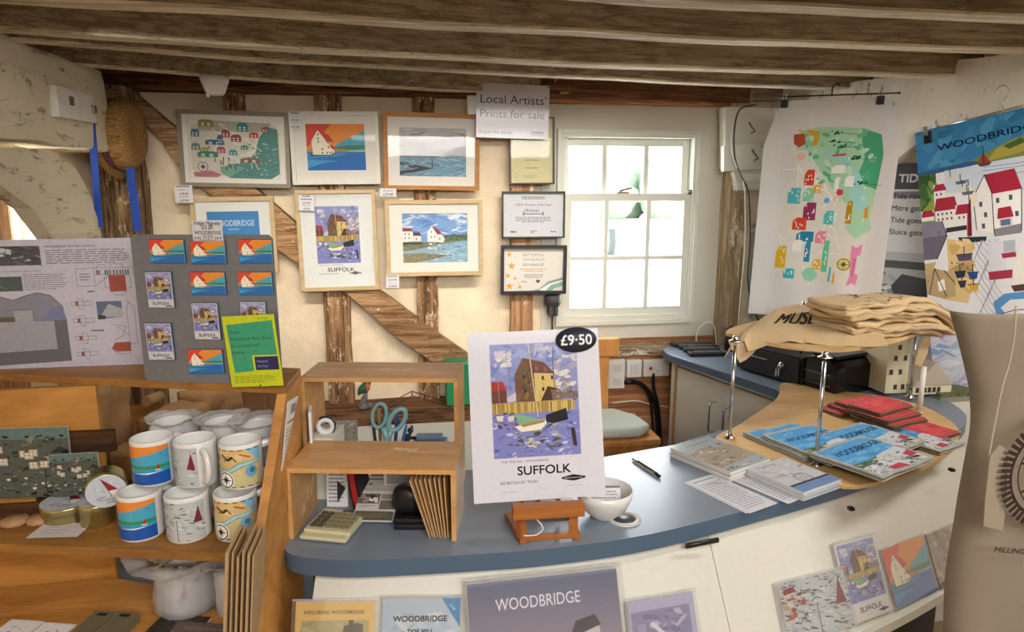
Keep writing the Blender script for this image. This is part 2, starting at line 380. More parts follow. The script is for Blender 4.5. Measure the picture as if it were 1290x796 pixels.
def art_sunset(a, mill=True):
    a.rect(0, 0, 1, .62, '#e58b34'); a.poly([(0, 0), (.43, 0), (.28, .22), (0, .5)], '#d9422f')
    a.poly([(1, .14), (1, .52), (.42, .52), (.55, .41)], '#4aa0b4'); a.poly([(.42, .5), (.7, .46), (1, .46), (1, .57), (.42, .58)], '#3c7c5c')
    a.poly([(0, .54), (.1, .5), (.5, .53), (.76, .56), (.72, .61), (0, .64)], '#b08a4a'); a.rect(0, .6, 1, 1, '#1b67b2')
    a.poly([(0, .63), (.75, .62), (.5, .7), (0, .74)], '#2f8fc2'); a.poly([(0, .76), (.55, .8), (.3, .83), (0, .95)], '#3a9ac8'); a.poly([(.7, .57), (1, .55), (1, .6), (.72, .6)], '#7fc0b8')
    if mill:
        a.poly([(.05, .69), (.42, .68), (.48, .64), (.48, .6), (.05, .64)], '#3f4a4f')
        a.poly([(.1, .66), (.085, .36), (.2, .13), (.31, .28), (.34, .4), (.46, .5), (.47, .62), (.4, .66)], '#efe6cf')
        a.poly([(.2, .13), (.39, .24), (.46, .39), (.34, .37)], '#c8312e'); a.poly([(.38, .45), (.45, .47), (.5, .56), (.43, .54)], '#c8312e')
        for u, v in ((.19, .2), (.19, .29), (.19, .36), (.25, .52), (.25, .6), (.33, .34), (.37, .34), (.41, .34), (.36, .48), (.33, .6), (.38, .6), (.42, .59)): a.rect(u, v, u + .022, v + .04, '#4a4a4a')
    else:
        a.poly([(0, 0), (1, 0), (1, .1), (.45, .25), (0, .4)], '#e2863a'); a.poly([(0, .4), (.45, .25), (1, .1), (1, .55), (0, .55)], '#49a5c4')
        a.rect(0, .5, 1, .66, '#3d8a55'); a.rect(0, .58, 1, .68, '#2f9ab8'); a.rect(0, .68, 1, 1, '#1c55ac'); a.poly([(.3, .7), (.9, .66), (.6, .72)], '#dfe9ee')
        a.poly([(.74, .6), (.79, .44), (.81, .6)], '#9b2f3a'); a.rect(.73, .6, .82, .63, '#e8e0d0'); a.poly([(.8, .2), (.84, .23), (.88, .2), (.84, .215)], '#222222')
def art_mill_scene(a):
    Q = win(66, 50, 527, 648); a.rect(0, 0, 1, 1, '#8c93c6')
    dabs(a, 60, 0, 0, 1, .4, ['#7480bd', '#9aa3d2', '#a9add2', '#808bc4'], .03, .09, .6)
    dabs(a, 26, .05, .05, .25, .2, ['#cfc8cf', '#b6b0bd', '#e0d8d6'], .02, .06, .7); dabs(a, 45, .72, .08, 1, .42, ['#cfc6c4', '#a79fae', '#ddd3cb', '#8f879c'], .03, .07, .6)
    dabs(a, 14, .5, .03, .72, .13, ['#c9c3cf', '#b4afc0'], .02, .05)
    a.poly(Q(190, 215, 237, 125, 295, 205, 300, 358, 195, 357), '#6d5138'); dabs(a, 20, .29, .26, .5, .5, ['#7d5f41', '#5d432f', '#8a6d48'], .01, .03, 1.6)
    a.poly(Q(237, 125, 350, 152, 407, 215, 293, 207), '#714238'); a.poly(Q(300, 172, 318, 170, 322, 196, 305, 196), '#8a5a49'); a.poly(Q(345, 178, 362, 178, 366, 202, 350, 202), '#8a5a49')
    a.poly(Q(295, 207, 405, 217, 410, 352, 300, 358), '#d3b973'); dabs(a, 16, .52, .29, .73, .5, ['#e0c884', '#c2a55e', '#caae68'], .01, .03, 1.5)
    for x, y in ((335, 225), (385, 225), (335, 285), (270, 175), (235, 215), (240, 290)): a.poly(Q(x, y, x + 12, y, x + 12, y + 20, x, y + 20), '#3f3027')
    a.poly(Q(325, 357, 365, 280, 430, 300, 442, 357), '#4a3528'); a.poly(Q(380, 300, 430, 300, 442, 357, 390, 357), '#8f6238')
    a.poly(Q(66, 245, 128, 245, 148, 292, 66, 294), '#a8372c'); a.poly(Q(66, 294, 146, 292, 146, 358, 66, 360), '#6a4038'); a.poly(Q(146, 330, 195, 305, 195, 350, 150, 355), '#c8bec8')
    a.rect(.7, .44, 1, .5, '#7a6a68'); dabs(a, 20, .72, .4, 1, .52, ['#8a705c', '#5b5360', '#9c8a7a'], .01, .03)
    a.poly(Q(66, 360, 500, 355, 510, 400, 460, 420, 66, 418), '#b99b55')
    for i in range(46): x = 70 + i * 9.3; a.poly(Q(x, 362, x + random.uniform(2, 5), 362, x + 4, 415, x + 1, 415), random.choice(['#e2cb85', '#5e4a30', '#8d7440', '#d6bc74']))
    a.rect(0, .61, 1, 1, '#7f83c0'); dabs(a, 110, 0, .62, 1, 1, ['#9a9dd0', '#6d70b0', '#c3c4de', '#5b5c90', '#8a90c8'], .015, .05, .35)
    dabs(a, 70, .25, .7, .8, .93, ['#4b4640', '#5d5a4c', '#8f8f80', '#a9ab9a', '#3a383c'], .02, .06, .3); dabs(a, 26, .02, .6, .3, .75, ['#6d3540', '#4c3a48', '#8b6a55'], .015, .04, .4)
    a.poly(Q(350, 432, 458, 400, 468, 462, 400, 475, 345, 470), '#26262f'); a.poly(Q(180, 485, 345, 450, 352, 475, 320, 508, 215, 515), '#e9e4cd'); a.poly(Q(178, 415, 318, 452, 300, 462, 208, 478), '#7fae86')
    a.poly(Q(212, 478, 345, 452, 340, 470, 225, 490), '#a8845a'); a.poly(Q(85, 425, 125, 425, 120, 455, 90, 450), '#d9d4cc'); a.poly(Q(145, 432, 180, 425, 178, 455, 150, 458), '#d2ccc6')
    dabs(a, 12, .35, .82, .55, .92, ['#cfd0c0', '#e4e2d2'], .02, .05, .25, .3)
    a.poly(Q(478, 505, 500, 508, 510, 605, 488, 600), '#3d332e'); a.line(Q(270, 52, 285, 230, 308, 440), .012, '#cdbf9a'); a.line(Q(397, 95, 402, 300), .008, '#4c4450'); a.line(Q(100, 190, 106, 360), .008, '#8f8a94'); a.line(Q(160, 170, 168, 300), .007, '#6d6878')
def art_poster(a, tiny=False):
    """poster print: scene above lettering"""
    art_mill_scene(a.sub(.02, .0, .98, .79) if tiny else a)
def poster_text(a, u0, v0, u1, v1, sub=True):
    w = u1 - u0
    if sub: a.text('THE TIDE MILL, WOODBRIDGE', u0 + .03 * w, v0 + .12 * (v1 - v0), .022 * w, '#333333', fit=.55 * w)
    a.text('SUFFOLK', u0 + .22 * w, v0 + .66 * (v1 - v0), .095 * w, '#1c1c1c', fit=.62 * w, bold=.02)
    if sub:
        a.text('SEE BRITAIN BY TRAIN', u0 + .0 * w, v0 + .9 * (v1 - v0), .026 * w, '#333333', fit=.46 * w)
    c = (u0 + .86 * w, v0 + .83 * (v1 - v0)); a.circ(c[0], c[1], .15 * w, '#1d1d22', ry=.02 * w); a.circ(c[0], c[1], .075 * w, '#1d1d22', ry=.036 * w, n=8)
    if sub: a.text('BRITISH RAILWAYS', c[0], c[1] + .006, .02 * w, '#dddddd', al='c', fit=.24 * w)
def art_grey(a):
    a.rect(0, 0, 1, 1, '#b3b0b3'); dabs(a, 60, 0, 0, 1, .5, ['#c7c3c4', '#a09da2', '#bdb8ba', '#8f8d93', '#cfcbca'], .04, .14, .3)
    dabs(a, 10, .65, .15, 1, .28, ['#77767e', '#8a888e'], .03, .07, .4); a.poly([(.68, .52), (.8, .42), (1, .34), (1, .62), (.68, .6)], '#4a4a52')
    dabs(a, 60, .3, .43, 1, .6, ['#3f4046', '#5a5a60', '#4f4c50', '#6a6868'], .01, .03); dabs(a, 22, 0, .48, .3, .58, ['#d9d6d2', '#55565c', '#c5c0bc'], .01, .03)
    a.rect(0, .6, 1, 1, '#6f97ab'); dabs(a, 90, .1, .6, 1, 1, ['#7fb0c4', '#5f8ba3', '#8fc0cc', '#4d7086', '#a7c4cc'], .02, .07, .25); a.rect(0, .57, .6, .6, '#45454b')
    a.poly([(0, .7), (.5, .83), (.35, .88), (0, .98), (0, .9), (.25, .85), (0, .76)], '#3a3b42'); dabs(a, 40, 0, .66, .35, .95, ['#c8cdd2', '#4a4d55', '#9aa4ad', '#2e2f36'], .015, .05, .3)
    a.line([(.48, .5), (.49, .84)], .016, '#4a4a52'); a.line([(.4, .72), (.6, .78)], .01, '#33343a')
def art_watercolour(a):
    a.rect(0, 0, 1, 1, '#7ea4d6'); dabs(a, 70, 0, 0, 1, .42, ['#6f99d0', '#9fbbe0', '#c2d0e6', '#5d8ac8', '#dfe2ea'], .05, .14, .4)
    a.poly([(.5, .52), (.7, .44), (1, .42), (1, .56), (.5, .57)], '#5c6f55'); dabs(a, 50, .55, .42, 1, .55, ['#41563f', '#6d8060', '#364a38'], .01, .03)
    a.rect(0, .56, 1, 1, '#8fb2c6'); dabs(a, 60, .4, .56, 1, 1, ['#a9cbd8', '#78a2c0', '#bfd8de', '#6c95b5'], .03, .09, .25)
    a.poly([(0, .6), (.6, .56), (.9, .56), (.6, .62), (.2, .74), (0, .76)], '#7b7a5c'); a.poly([(0, .82), (.3, .8), (.72, .86), (.5, .92), (.2, 1), (0, 1)], '#8a8262'); dabs(a, 60, 0, .6, .75, .98, ['#8f8a6a', '#5c5f48', '#a39c78', '#b3b7a4'], .01, .05, .3)
    a.poly([(0, .33), (.15, .33), (.17, .56), (0, .58)], '#eee9df'); a.poly([(0, .29), (.13, .29), (.17, .36), (0, .36)], '#97404a'); a.rect(.17, .44, .28, .56, '#e6e1d8'); a.poly([(.16, .38), (.26, .38), (.29, .45), (.17, .45)], '#5a3c44')
    a.poly([(.38, .58), (.38, .38), (.45, .26), (.52, .4), (.52, .58)], '#f4f0e8'); a.poly([(.45, .26), (.55, .33), (.61, .42), (.53, .42)], '#9c3b47'); a.poly([(.52, .42), (.6, .43), (.65, .52), (.62, .6), (.52, .58)], '#e9e4da')
    for u, v in ((.03, .4), (.09, .4), (.03, .48), (.09, .48), (.2, .5), (.43, .36), (.43, .46), (.48, .46), (.56, .5)): a.rect(u, v, u + .016, v + .035, '#555560')
    a.rect(.0, .58, .3, .63, '#4a463f'); dabs(a, 12, .38, .6, .6, .75, ['#f0ede6', '#dfe6ea'], .01, .03, 1.2)
def compass(a, u, v, r, col='#3a2f35', bg=None):
    if bg: a.circ(u, v, r, bg)
    a.ring(u, v, r * .82, r * .12, col, 20); k = a.W / ((a.box_[3] - a.box_[1]) * a.h)
    for i in range(8):
        t = PI * i / 4; R_ = r * (.8 if i % 2 == 0 else .6); p = lambda an, q: (u + q * math.cos(an), v + q * k * math.sin(an)); a.poly([p(t, R_), p(t + .5, R_ * .25), p(t + PI, 0), p(t - .5, R_ * .25)], col)
def art_map(a):
    random.seed(11); a.rect(0, 0, 1, 1, '#e4dfd3'); B = []
    for i in range(60):
        t = 2 * PI * i / 60; B.append((.5 + .49 * abs(math.cos(t)) ** .3 * (1 if math.cos(t) > 0 else -1) * random.uniform(.97, 1), .5 + .46 * abs(math.sin(t)) ** .3 * (1 if math.sin(t) > 0 else -1) * random.uniform(.95, 1)))
    a.poly(B, '#cdc8b8'); a.poly([(.12, .02), (.9, .05), (.85, .2), (.1, .2)], '#a9a593')
    a.poly([(.84, .1), (.97, .15), (.98, .9), (.88, .99), (.42, .98), (.32, .86), (.42, .76), (.62, .7), (.72, .55), (.74, .4), (.78, .25)], '#4c837e'); a.poly([(.32, .8), (.45, .76), (.6, .8), (.42, .98), (.34, .9)], '#6fa08c')
    dabs(a, 40, .62, .35, .96, .95, ['#3d7572', '#5c958e', '#467d70', '#74a79b', '#8fbab0'], .02, .05, .5); dabs(a, 18, .55, .5, .95, .95, ['#e9eee8', '#dfe6e0'], .008, .018, .4)
    a.line([(.8, .2), (.74, .32), (.72, .5), (.66, .58), (.55, .6)], .012, '#e6e2d8')
    for _ in range(14):
        u, v = random.uniform(.05, .75), random.uniform(.08, .7); a.line([(u, v), (u + random.uniform(-.12, .14), v + random.uniform(-.05, .12)), (u + random.uniform(-.12, .2), v + random.uniform(.0, .2))], .006, '#efebe0')
    for u, v, s, c, up in ((.12, .14, .16, '#8a803a', .5), (.03, .3, .09, '#2f7d86', .9), (.36, .3, .09, '#9c3140', .9), (.53, .2, .12, '#2b7f92', .8), (.46, .37, .11, '#8a3540', .7), (.66, .3, .1, '#b33a44', .6), (.18, .43, .2, '#1f5f8c', .28), (.31, .42, .06, '#1f5f8c', 1.7), (.03, .52, .09, '#5d7d68', .8), (.12, .56, .09, '#9c9040', .6), (.3, .57, .09, '#a8465a', .8), (.43, .6, .09, '#2a87a0', .7), (.09, .64, .22, '#3c8066', .3), (.56, .5, .08, '#3a7d72', .6), (.8, .2, .07, '#9c4640', .8), (.2, .5, .03, '#c43b48', 1), (.55, .72, .22, '#7d5f55', .25)): house(a, u, v, s, c, up=up)
    for _ in range(9): u, v = random.uniform(.25, .5), random.uniform(.62, .78); a.rect(u, v, u + .012, v + .07, '#3c3a40')
    compass(a, .14, .8, .065, '#33343c', '#d9d2c2'); a.poly([(.03, .9), (.22, .86), (.34, .92), (.3, .97), (.05, .97)], '#b2707a'); dabs(a, 25, .02, .1, .5, .75, ['#55534a', '#2f7d86', '#a0433c', '#3c6a50'], .005, .012)
def art_map_towel(a):
    random.seed(5); Q = win(60, 70, 510, 760)
    a.poly(Q(130, 80, 220, 70, 420, 78, 495, 110, 508, 180, 490, 500, 470, 560, 440, 700, 400, 745, 80, 745, 62, 700, 75, 560, 90, 300, 105, 150), '#d9d7cd')
    a.poly(Q(130, 85, 220, 68, 420, 76, 492, 105, 508, 180, 495, 330, 480, 440, 492, 500, 430, 540, 380, 500, 400, 440, 380, 400, 300, 330, 260, 280, 170, 170, 115, 160), '#a9d3b0')
    a.poly(Q(405, 80, 492, 105, 508, 190, 496, 330, 400, 300, 430, 200, 410, 130), '#4fa980'); a.poly(Q(190, 170, 300, 200, 370, 260, 390, 420, 470, 420, 440, 300, 400, 240, 330, 180), '#9fd3cc')
    dabs(a, 40, .2, .02, .97, .35, ['#8cc79f', '#bde0bf', '#74b890', '#5fb088'], .02, .06, .6); dabs(a, 20, .62, .06, .95, .6, ['#f2f5ef'], .006, .016, .4)
    for x, y in ((300, 95), (290, 130), (315, 150), (385, 200), (425, 305)): a.line(Q(x, y, x + 90, y + 8), .005, '#3f6a50'); dabs(a, 6, (x - 90) / 450, (y - 80) / 690, (x - 30) / 450, (y - 62) / 690, ['#1f5f45'], .012, .03, .5)
    a.poly(Q(100, 100, 150, 95, 160, 140, 130, 155, 105, 140), '#b5543a'); a.poly(Q(150, 80, 220, 85, 215, 145, 185, 150, 195, 110), '#c7a63a'); a.line(Q(120, 80, 190, 105, 215, 90), .01, '#c7a63a')
    for _ in range(16):
        x, y = random.uniform(90, 330), random.uniform(200, 730); a.line(Q(x, y, x + random.uniform(-40, 60), y + random.uniform(-30, 60), x + random.uniform(-60, 90), y + random.uniform(20, 110)), .008, '#efeee8')
    def hs(x0, y0, x1, y1, c): a.poly(Q(x0, y0 + (y1 - y0) * .3, x0 + (x1 - x0) * .3, y0, x1, y0, x1, y1, x0, y1), c); [a.poly(Q(*(lambda X, Y: (X, Y, X + 5, Y, X + 5, Y + 8, X, Y + 8))(random.uniform(x0 + 3, max(x0 + 4, x1 - 8)), random.uniform(y0 + 8, max(y0 + 9, y1 - 10)))), '#f3efe6') for _ in range(6)]
    for q in ((170, 250, 215, 318, '#cf4a2e'), (100, 330, 160, 400, '#55b3c0'), (172, 330, 222, 388, '#86c8a8'), (215, 315, 252, 350, '#d8a62f'), (180, 392, 238, 470, '#93395f'), (135, 460, 200, 515, '#cf4a2e'), (160, 520, 240, 565, '#2f7fa8'), (205, 560, 232, 655, '#2f86a8'), (248, 515, 298, 570, '#e08aa4'), (278, 425, 322, 485, '#4fc0bb'), (70, 590, 120, 690, '#d5b02c'), (248, 640, 285, 688, '#d8b02f'), (290, 555, 318, 695, '#66c09a'), (115, 690, 168, 735, '#3fb6c4'), (375, 380, 402, 478, '#b98b1e'), (145, 560, 190, 610, '#e8e6e0'), (355, 275, 395, 320, '#e9efe9'), (310, 280, 330, 345, '#f0f0ec'), (290, 230, 350, 265, '#eef1ea'), (310, 330, 350, 385, '#d9cdbf')): hs(*q)
    a.circ(*Q(338, 345)[0], .035, '#c9485a'); a.circ(*Q(283, 382)[0], .03, '#6aa7d0'); a.circ(*Q(145, 195)[0], .04, '#e9b8b0'); a.circ(*Q(240, 712)[0], .075, '#93cfb0', wob=.2); a.line(Q(290, 190, 345, 185), .02, '#c9485a')
    a.poly(Q(330, 670, 338, 670, 336, 740, 326, 735), '#3fa9c8'); a.poly(Q(350, 690, 358, 700, 356, 745, 346, 740), '#e0a03a'); a.poly(Q(455, 410, 470, 400, 472, 450, 458, 452), '#d98a2f')
    compass(a, *Q(392, 655)[0], .075, '#4a4a6a', '#e6d36a'); a.poly(Q(418, 570, 440, 580, 466, 562, 462, 610, 448, 615, 446, 690, 462, 700, 455, 745, 440, 735, 412, 748, 425, 700, 418, 620), '#e08ab0'); a.text('WOODBRIDGE', *Q(440, 705)[0], .028, '#9c2f5a', rot=PI / 2 - .05, fit=.2)
    random.seed(3)
def art_harbour(a):
    Q = win(50, 50, 570, 1040); random.seed(21)
    def L(*p, w=.006, c='#2c2c36'): a.line(Q(*p), w, c)
    a.rect(0, 0, 1, 1, '#e2e2e4'); a.rect(0, 0, 1, .165, '#3f80ae'); dabs(a, 40, 0, 0, 1, .15, ['#4a8bb6', '#37779f', '#5595bd'], .03, .08, .5)
    a.text('WOODBRIDGE', .155, .088, .05, '#16203c', fit=.69, rot=.03, bold=.02)
    a.poly(Q(50, 205, 130, 208, 250, 195, 340, 165, 400, 145, 570, 150, 570, 215, 300, 212, 50, 220), '#7d8a4a'); a.poly(Q(340, 170, 400, 150, 470, 150, 450, 195, 300, 210), '#a9a04c'); a.poly(Q(360, 165, 420, 148, 440, 165, 380, 180), '#4c6a3a'); a.poly(Q(50, 205, 250, 197, 300, 212, 50, 222), '#3c5f86')
    a.poly(Q(150, 215, 570, 215, 570, 330, 420, 330, 150, 300), '#cdd6e0'); [L(random.uniform(250, 300), y, 400, y + 6, 570, y, c='#6f94b8', w=.005) for y in (228, 240, 262)]
    a.poly(Q(45, 220, 100, 225, 120, 260, 110, 360, 45, 380), '#5d7a45'); dabs(a, 30, 0, .17, .13, .33, ['#47683a', '#7a9a50', '#3a5a34'], .02, .05); a.poly(Q(45, 360, 110, 300, 120, 400, 45, 410), '#8a9a4a')
    for x, y, w, h, rf in ((105, 262, 45, 60, 25), (105, 315, 80, 100, 48), (180, 350, 52, 70, 35), (50, 355, 50, 40, 25)):
        a.poly(Q(x, y, x + w, y, x + w, y + h, x, y + h), '#e8e4de'); a.poly(Q(x - 3, y + rf, x + 8, y, x + w - 5, y, x + w + 4, y + rf), '#a83244'); [a.poly(Q(xx, yy, xx + 6, yy, xx + 6, yy + 9, xx, yy + 9), '#4a4a55') for xx in range(int(x + 8), int(x + w - 8), 16) for yy in range(int(y + rf + 8), int(y + h - 8), 20)]
    a.poly(Q(35, 400, 130, 402, 142, 460, 100, 545, 40, 545, 38, 460), '#6f6878'); a.poly(Q(35, 402, 128, 402, 142, 455, 40, 460), '#857e90'); L(128, 402, 142, 460, 100, 545)
    a.poly(Q(245, 330, 290, 255, 312, 325, 312, 470, 250, 450), '#efece8'); a.poly(Q(312, 325, 410, 322, 402, 470, 312, 475), '#f3f1ee'); a.poly(Q(290, 255, 392, 250, 412, 325, 312, 328), '#ad2f43')
    for x, y in ((325, 345), (368, 340), (330, 400), (385, 400), (265, 350), (280, 390), (270, 430)): a.poly(Q(x, y, x + 11, y, x + 11, y + 18, x, y + 18), '#555d6d')
    a.poly(Q(330, 382, 372, 380, 380, 418, 325, 420), '#ad2f43'); a.poly(Q(332, 420, 375, 418, 375, 470, 332, 472), '#d5d7dc'); a.poly(Q(336, 425, 368, 424, 368, 445, 336, 446), '#66748a'); a.poly(Q(312, 455, 402, 445, 402, 478, 312, 482), '#8d8790')
    L(245, 330, 290, 255, 312, 325, 312, 475); L(410, 322, 402, 470); L(245, 330, 250, 450)
    a.poly(Q(232, 275, 265, 330, 225, 400, 228, 330), '#ece4cf'); a.poly(Q(222, 360, 236, 330, 232, 470, 214, 470), '#8f2c38'); a.poly(Q(180, 470, 285, 478, 280, 494, 190, 496), '#2f3a44'); L(232, 262, 226, 470)
    a.poly(Q(270, 215, 290, 175, 318, 215), '#9c4434'); L(293, 150, 293, 218); a.poly(Q(270, 215, 320, 215, 310, 224, 280, 224), '#54464a'); a.poly(Q(140, 430, 215, 428, 215, 445, 140, 448), '#3a3a3e')
    for x, y in ((185, 262), (190, 285), (205, 305), (150, 240)): a.poly(Q(x, y, x + 45, y, x + 38, y + 12, x + 6, y + 12), random.choice(['#5d7096', '#d9d2c4', '#6a6a78'])); L(x + 20, y - 25, x + 20, y)
    a.poly(Q(140, 470, 240, 500, 225, 545, 140, 590, 230, 620, 200, 720, 110, 700, 140, 600), '#d8bb84'); dabs(a, 20, .18, .43, .36, .66, ['#c9a668', '#e3cb9c', '#caa56a'], .02, .05, .4)
    for i in range(9):
        x = 240 + i * 2; L(*[q for k in range(14) for q in (x + 14 * math.sin(k * 1.3 + i) + i * 7, 490 + k * 22)], w=.004, c=random.choice(['#8a8aa0', '#a8a0b4', '#9aa6b8']))
    for x, y, w, c in ((170, 535, 58, '#59506e'), (205, 605, 38, '#2f4f92'), (170, 635, 30, '#3c3c48'), (205, 650, 38, '#c7a24a'), (160, 598, 40, '#2f3a44')): a.poly(Q(x, y, x + w, y, x + w - 6, y + 24, x + 8, y + 26), c); L(x, y, x + w, y); L(x + w * .5, y - 30, x + w * .5, y)
    a.poly(Q(285, 500, 345, 500, 345, 610, 285, 612), '#dcdce4'); a.poly(Q(330, 545, 378, 542, 380, 560, 334, 562), '#a93c50'); a.poly(Q(280, 608, 365, 604, 362, 634, 282, 638), '#a93c50'); a.poly(Q(340, 500, 380, 500, 378, 540, 340, 542), '#b5bdc8')
    a.poly(Q(45, 560, 95, 555, 60, 640, 40, 650), '#c0a77c'); a.poly(Q(48, 610, 88, 580, 120, 590, 158, 600, 160, 690, 120, 700, 50, 680), '#b8a078'); a.poly(Q(95, 632, 122, 622, 124, 665, 98, 670), '#efece6'); L(88, 580, 60, 680); L(88, 580, 125, 690); L(122, 590, 160, 640)
    a.poly(Q(430, 480, 370, 580, 365, 655, 440, 650), '#ece7de'); a.poly(Q(355, 662, 440, 655, 430, 680, 365, 684), '#5d4438'); L(432, 470, 432, 660); a.poly(Q(290, 720, 330, 690, 570, 670, 570, 705, 350, 712, 315, 740, 330, 760, 300, 765), '#5e97c8')
    L(200, 780, 230, 762, 300, 768, 360, 750, 570, 740); a.poly(Q(50, 800, 570, 790, 570, 1040, 50, 1040), '#d3d3e0'); dabs(a, 90, 0, .72, 1, 1, ['#a9bbd4', '#dcdcea', '#c3b3d6', '#8fb0d2', '#e9e4f0', '#b7a3cf'], .04, .12, .2)
    a.poly(Q(220, 905, 360, 895, 340, 925, 235, 930), '#8a5f4a'); a.poly(Q(230, 900, 290, 800, 290, 900), '#efece6'); L(290, 790, 290, 900); L(290, 800, 370, 890, w=.004)
    dabs(a, 16, 0, .3, .35, .75, ['#3a3a42', '#7a6a5a', '#5a5a70'], .004, .01); random.seed(3)
def art_sketch(a, n=1.0):
    a.rect(0, 0, 1, 1, '#b9bdbd'); dabs(a, int(90 * n), 0, .2, 1, 1, ['#8f9698', '#d9dbd8', '#6d7274', '#a8adae', '#3a3c40', '#c7c4bd'], .02, .08, .3, .3)
    dabs(a, int(26 * n), 0, .0, 1, .25, ['#4c5050', '#7a7f78', '#33363a'], .01, .05, .4); a.poly([(.05, .15), (.2, .12), (.24, .3), (.06, .33)], '#c9c0b4'); a.poly([(.06, .1), (.2, .08), (.24, .17), (.05, .19)], '#8e3a3a'); a.poly([(.78, .55), (.88, .12), (.95, .55)], '#7d2c38'); a.line([(.5, .45), (.5, .98)], .012, '#2e2e34'); a.line([(.2, .7), (.28, .62), (.36, .72)], .012, '#2b2b30'); a.line([(.42, .4), (.5, .34), (.58, .38)], .01, '#2b2b30')
def art_chart(a):
    a.rect(0, 0, 1, 1, '#d4b278'); dabs(a, 30, 0, 0, 1, 1, ['#cba768', '#dcc08c', '#c89f68', '#b9b07c'], .05, .12); a.poly([(.0, .7), (.5, .62), (1, .66), (1, 1), (0, 1)], '#c5bd8c'); a.poly([(.72, 0), (1, 0), (1, .35), (.9, .3)], '#7fb6cf')
    a.line([(0, .55), (.2, .6), (.45, .56), (.65, .4), (1, .36)], .09, '#a9c8c4'); a.line([(0, .58), (.2, .64), (.45, .6), (.66, .44), (1, .4)], .012, '#3b6f7a'); a.line([(0, .5), (.2, .55), (.42, .52), (.6, .36), (1, .32)], .012, '#5e8e92')
    a.circ(.8, .6, .11, '#6fa6c0'); a.circ(.82, .57, .05, '#3f7390'); compass(a, .35, .8, .16, '#241f22', '#f3efe6'); a.line([(.3, .15), (.42, .28), (.5, .2)], .03, '#2b2624'); a.line([(.34, .3), (.48, .18), (.56, .3)], .018, '#2b2624'); a.line([(.62, .12), (.78, .22)], .03, '#b4633a'); a.circ(.12, .25, .09, '#3f3a34', wob=.3); a.line([(.06, .45), (.2, .48)], .02, '#b4633a')
    for i in range(7): a.rect(.03 + i * .14, .015, .11 + i * .14, .035, '#1f1c1c'); a.rect(.03 + i * .14, .965, .11 + i * .14, .985, '#1f1c1c')
def wheel_print(a, u, v, r, col='#3d2a1e', n=44):
    k = a.W / ((a.box_[3] - a.box_[1]) * a.h); a.ring(u, v, r * .86, r * .05, col, 40); a.ring(u, v, r * .72, r * .025, col, 40); a.ring(u, v, r * .25, r * .04, col)
    for i in range(n):
        t = 2 * PI * i / n; c, s = math.cos(t), math.sin(t) * k; a.line([(u + r * .86 * c, v + r * .86 * s), (u + r * 1.04 * c, v + r * 1.04 * s)], r * .07, col)
    for i in range(8):
        t = 2 * PI * i / 8 + .2; c, s = math.cos(t), math.sin(t) * k; a.line([(u + r * .25 * c, v + r * .25 * s), (u + r * .72 * c, v + r * .72 * s)], r * .04, col)
# ---------------------------------------------------------------- materials of the place
plaster = mk('lime_plaster', '#f6e3c4', .95, bump=1.0, bscale=70, var=.07, vscale=14, spec=.1)
plaster_w = mk('old_white_plaster', '#ddd2bf', .95, bump=.8, bscale=25, var=.16, vscale=9, spec=.1)
boardpaint = mk('window_board_paint', '#dcd8c8', .6, var=.03, vscale=5)
winpaint = mk('window_gloss_paint', '#dfdfd2', .35)
joistm = timber('joist_timber', '#9a886f', '#cfbea2', 0, 16, '#e3d7bc', .37, pscale=40)
soffit = timber('pale_soffit', '#c4b496', '#efe4cc', 0, 12)  # joist undersides: a paler timber than the side faces
platem = timber('plate_timber', '#4a2f1c', '#92694a', 0, 12, '#cdb596', .33, pscale=26)
postm = timber('post_timber', '#6b4a30', '#b58c66', 2, 12, '#e0cfb2', .43, pscale=48)
bracem = timber('brace_timber', '#8a6340', '#cfa67c', 0, 14, '#e6d6ba', .38, pscale=44)
pinkpost = timber('pale_post_timber', '#a8764f', '#dcae86', 2, 10, '#ead6bc', .42, pscale=12)
buffpost = timber('buff_post_timber', '#b09673', '#dfcba8', 2, 10, '#efe4cf', .42, pscale=16)
creambeam = timber('limewashed_beam', '#8d7c5f', '#d8caab', 1, 9, '#e2d6bb', .57, pscale=16, bump=.9, stretch=.2)
whitebeam = timber('flaking_white_beam', '#7d6a50', '#d3c2a6', 1, 9, '#f0e8d8', .59, pscale=12, bump=1.0, stretch=.2)
printp = printmat('printed_paper', .55); printg = printmat('printed_gloss', .16, spec=.5, mottle=.05); printc = printmat('printed_cloth', .95, spec=.1, mottle=.05)
chrome = mk('chrome', '#cfd2d4', .18, 1); black = mk('black_plastic', '#17181a', .35); glassm = clearmat('picture_glass', gloss=.05)

D = 3.10                                    # the back wall plane
# floor
bm = new(); box(bm, (-1.6, -3.1, -.1), (5.4, 3.3, 0)); struct('floor', bm, mk('floorboards', '#8f7a60', .6, var=.15, vscale=3))
# back wall with the window opening
WX0, WX1, WZ0, WZ1 = .700, 1.325, 1.02, 1.865
bm = new()
for a, b in (((-1.35, D, 0), (WX0, D + .16, 2.3)), ((WX1, D, 0), (2.1, D + .16, 2.3)), ((WX0, D, 0), (WX1, D + .16, WZ0)), ((WX0, D, WZ1), (WX1, D + .16, 2.3))): box(bm, a, b)
struct('wall_back', bm, plaster)
# smooth painted boarding round the window
bm = new(); bx0, bx1, bz0, bz1 = .600, 1.482, .915, 2.03
for a, b in (((bx0, D - .012, bz0), (WX0, D, bz1)), ((WX1, D - .012, bz0), (bx1, D, bz1)), ((WX0, D - .012, bz0), (WX1, D, WZ0)), ((WX0, D - .012, WZ1), (WX1, D, bz1))): box(bm, a, b)
struct('trim_1', bm, boardpaint, label='smooth pale painted boarding round the sash window')
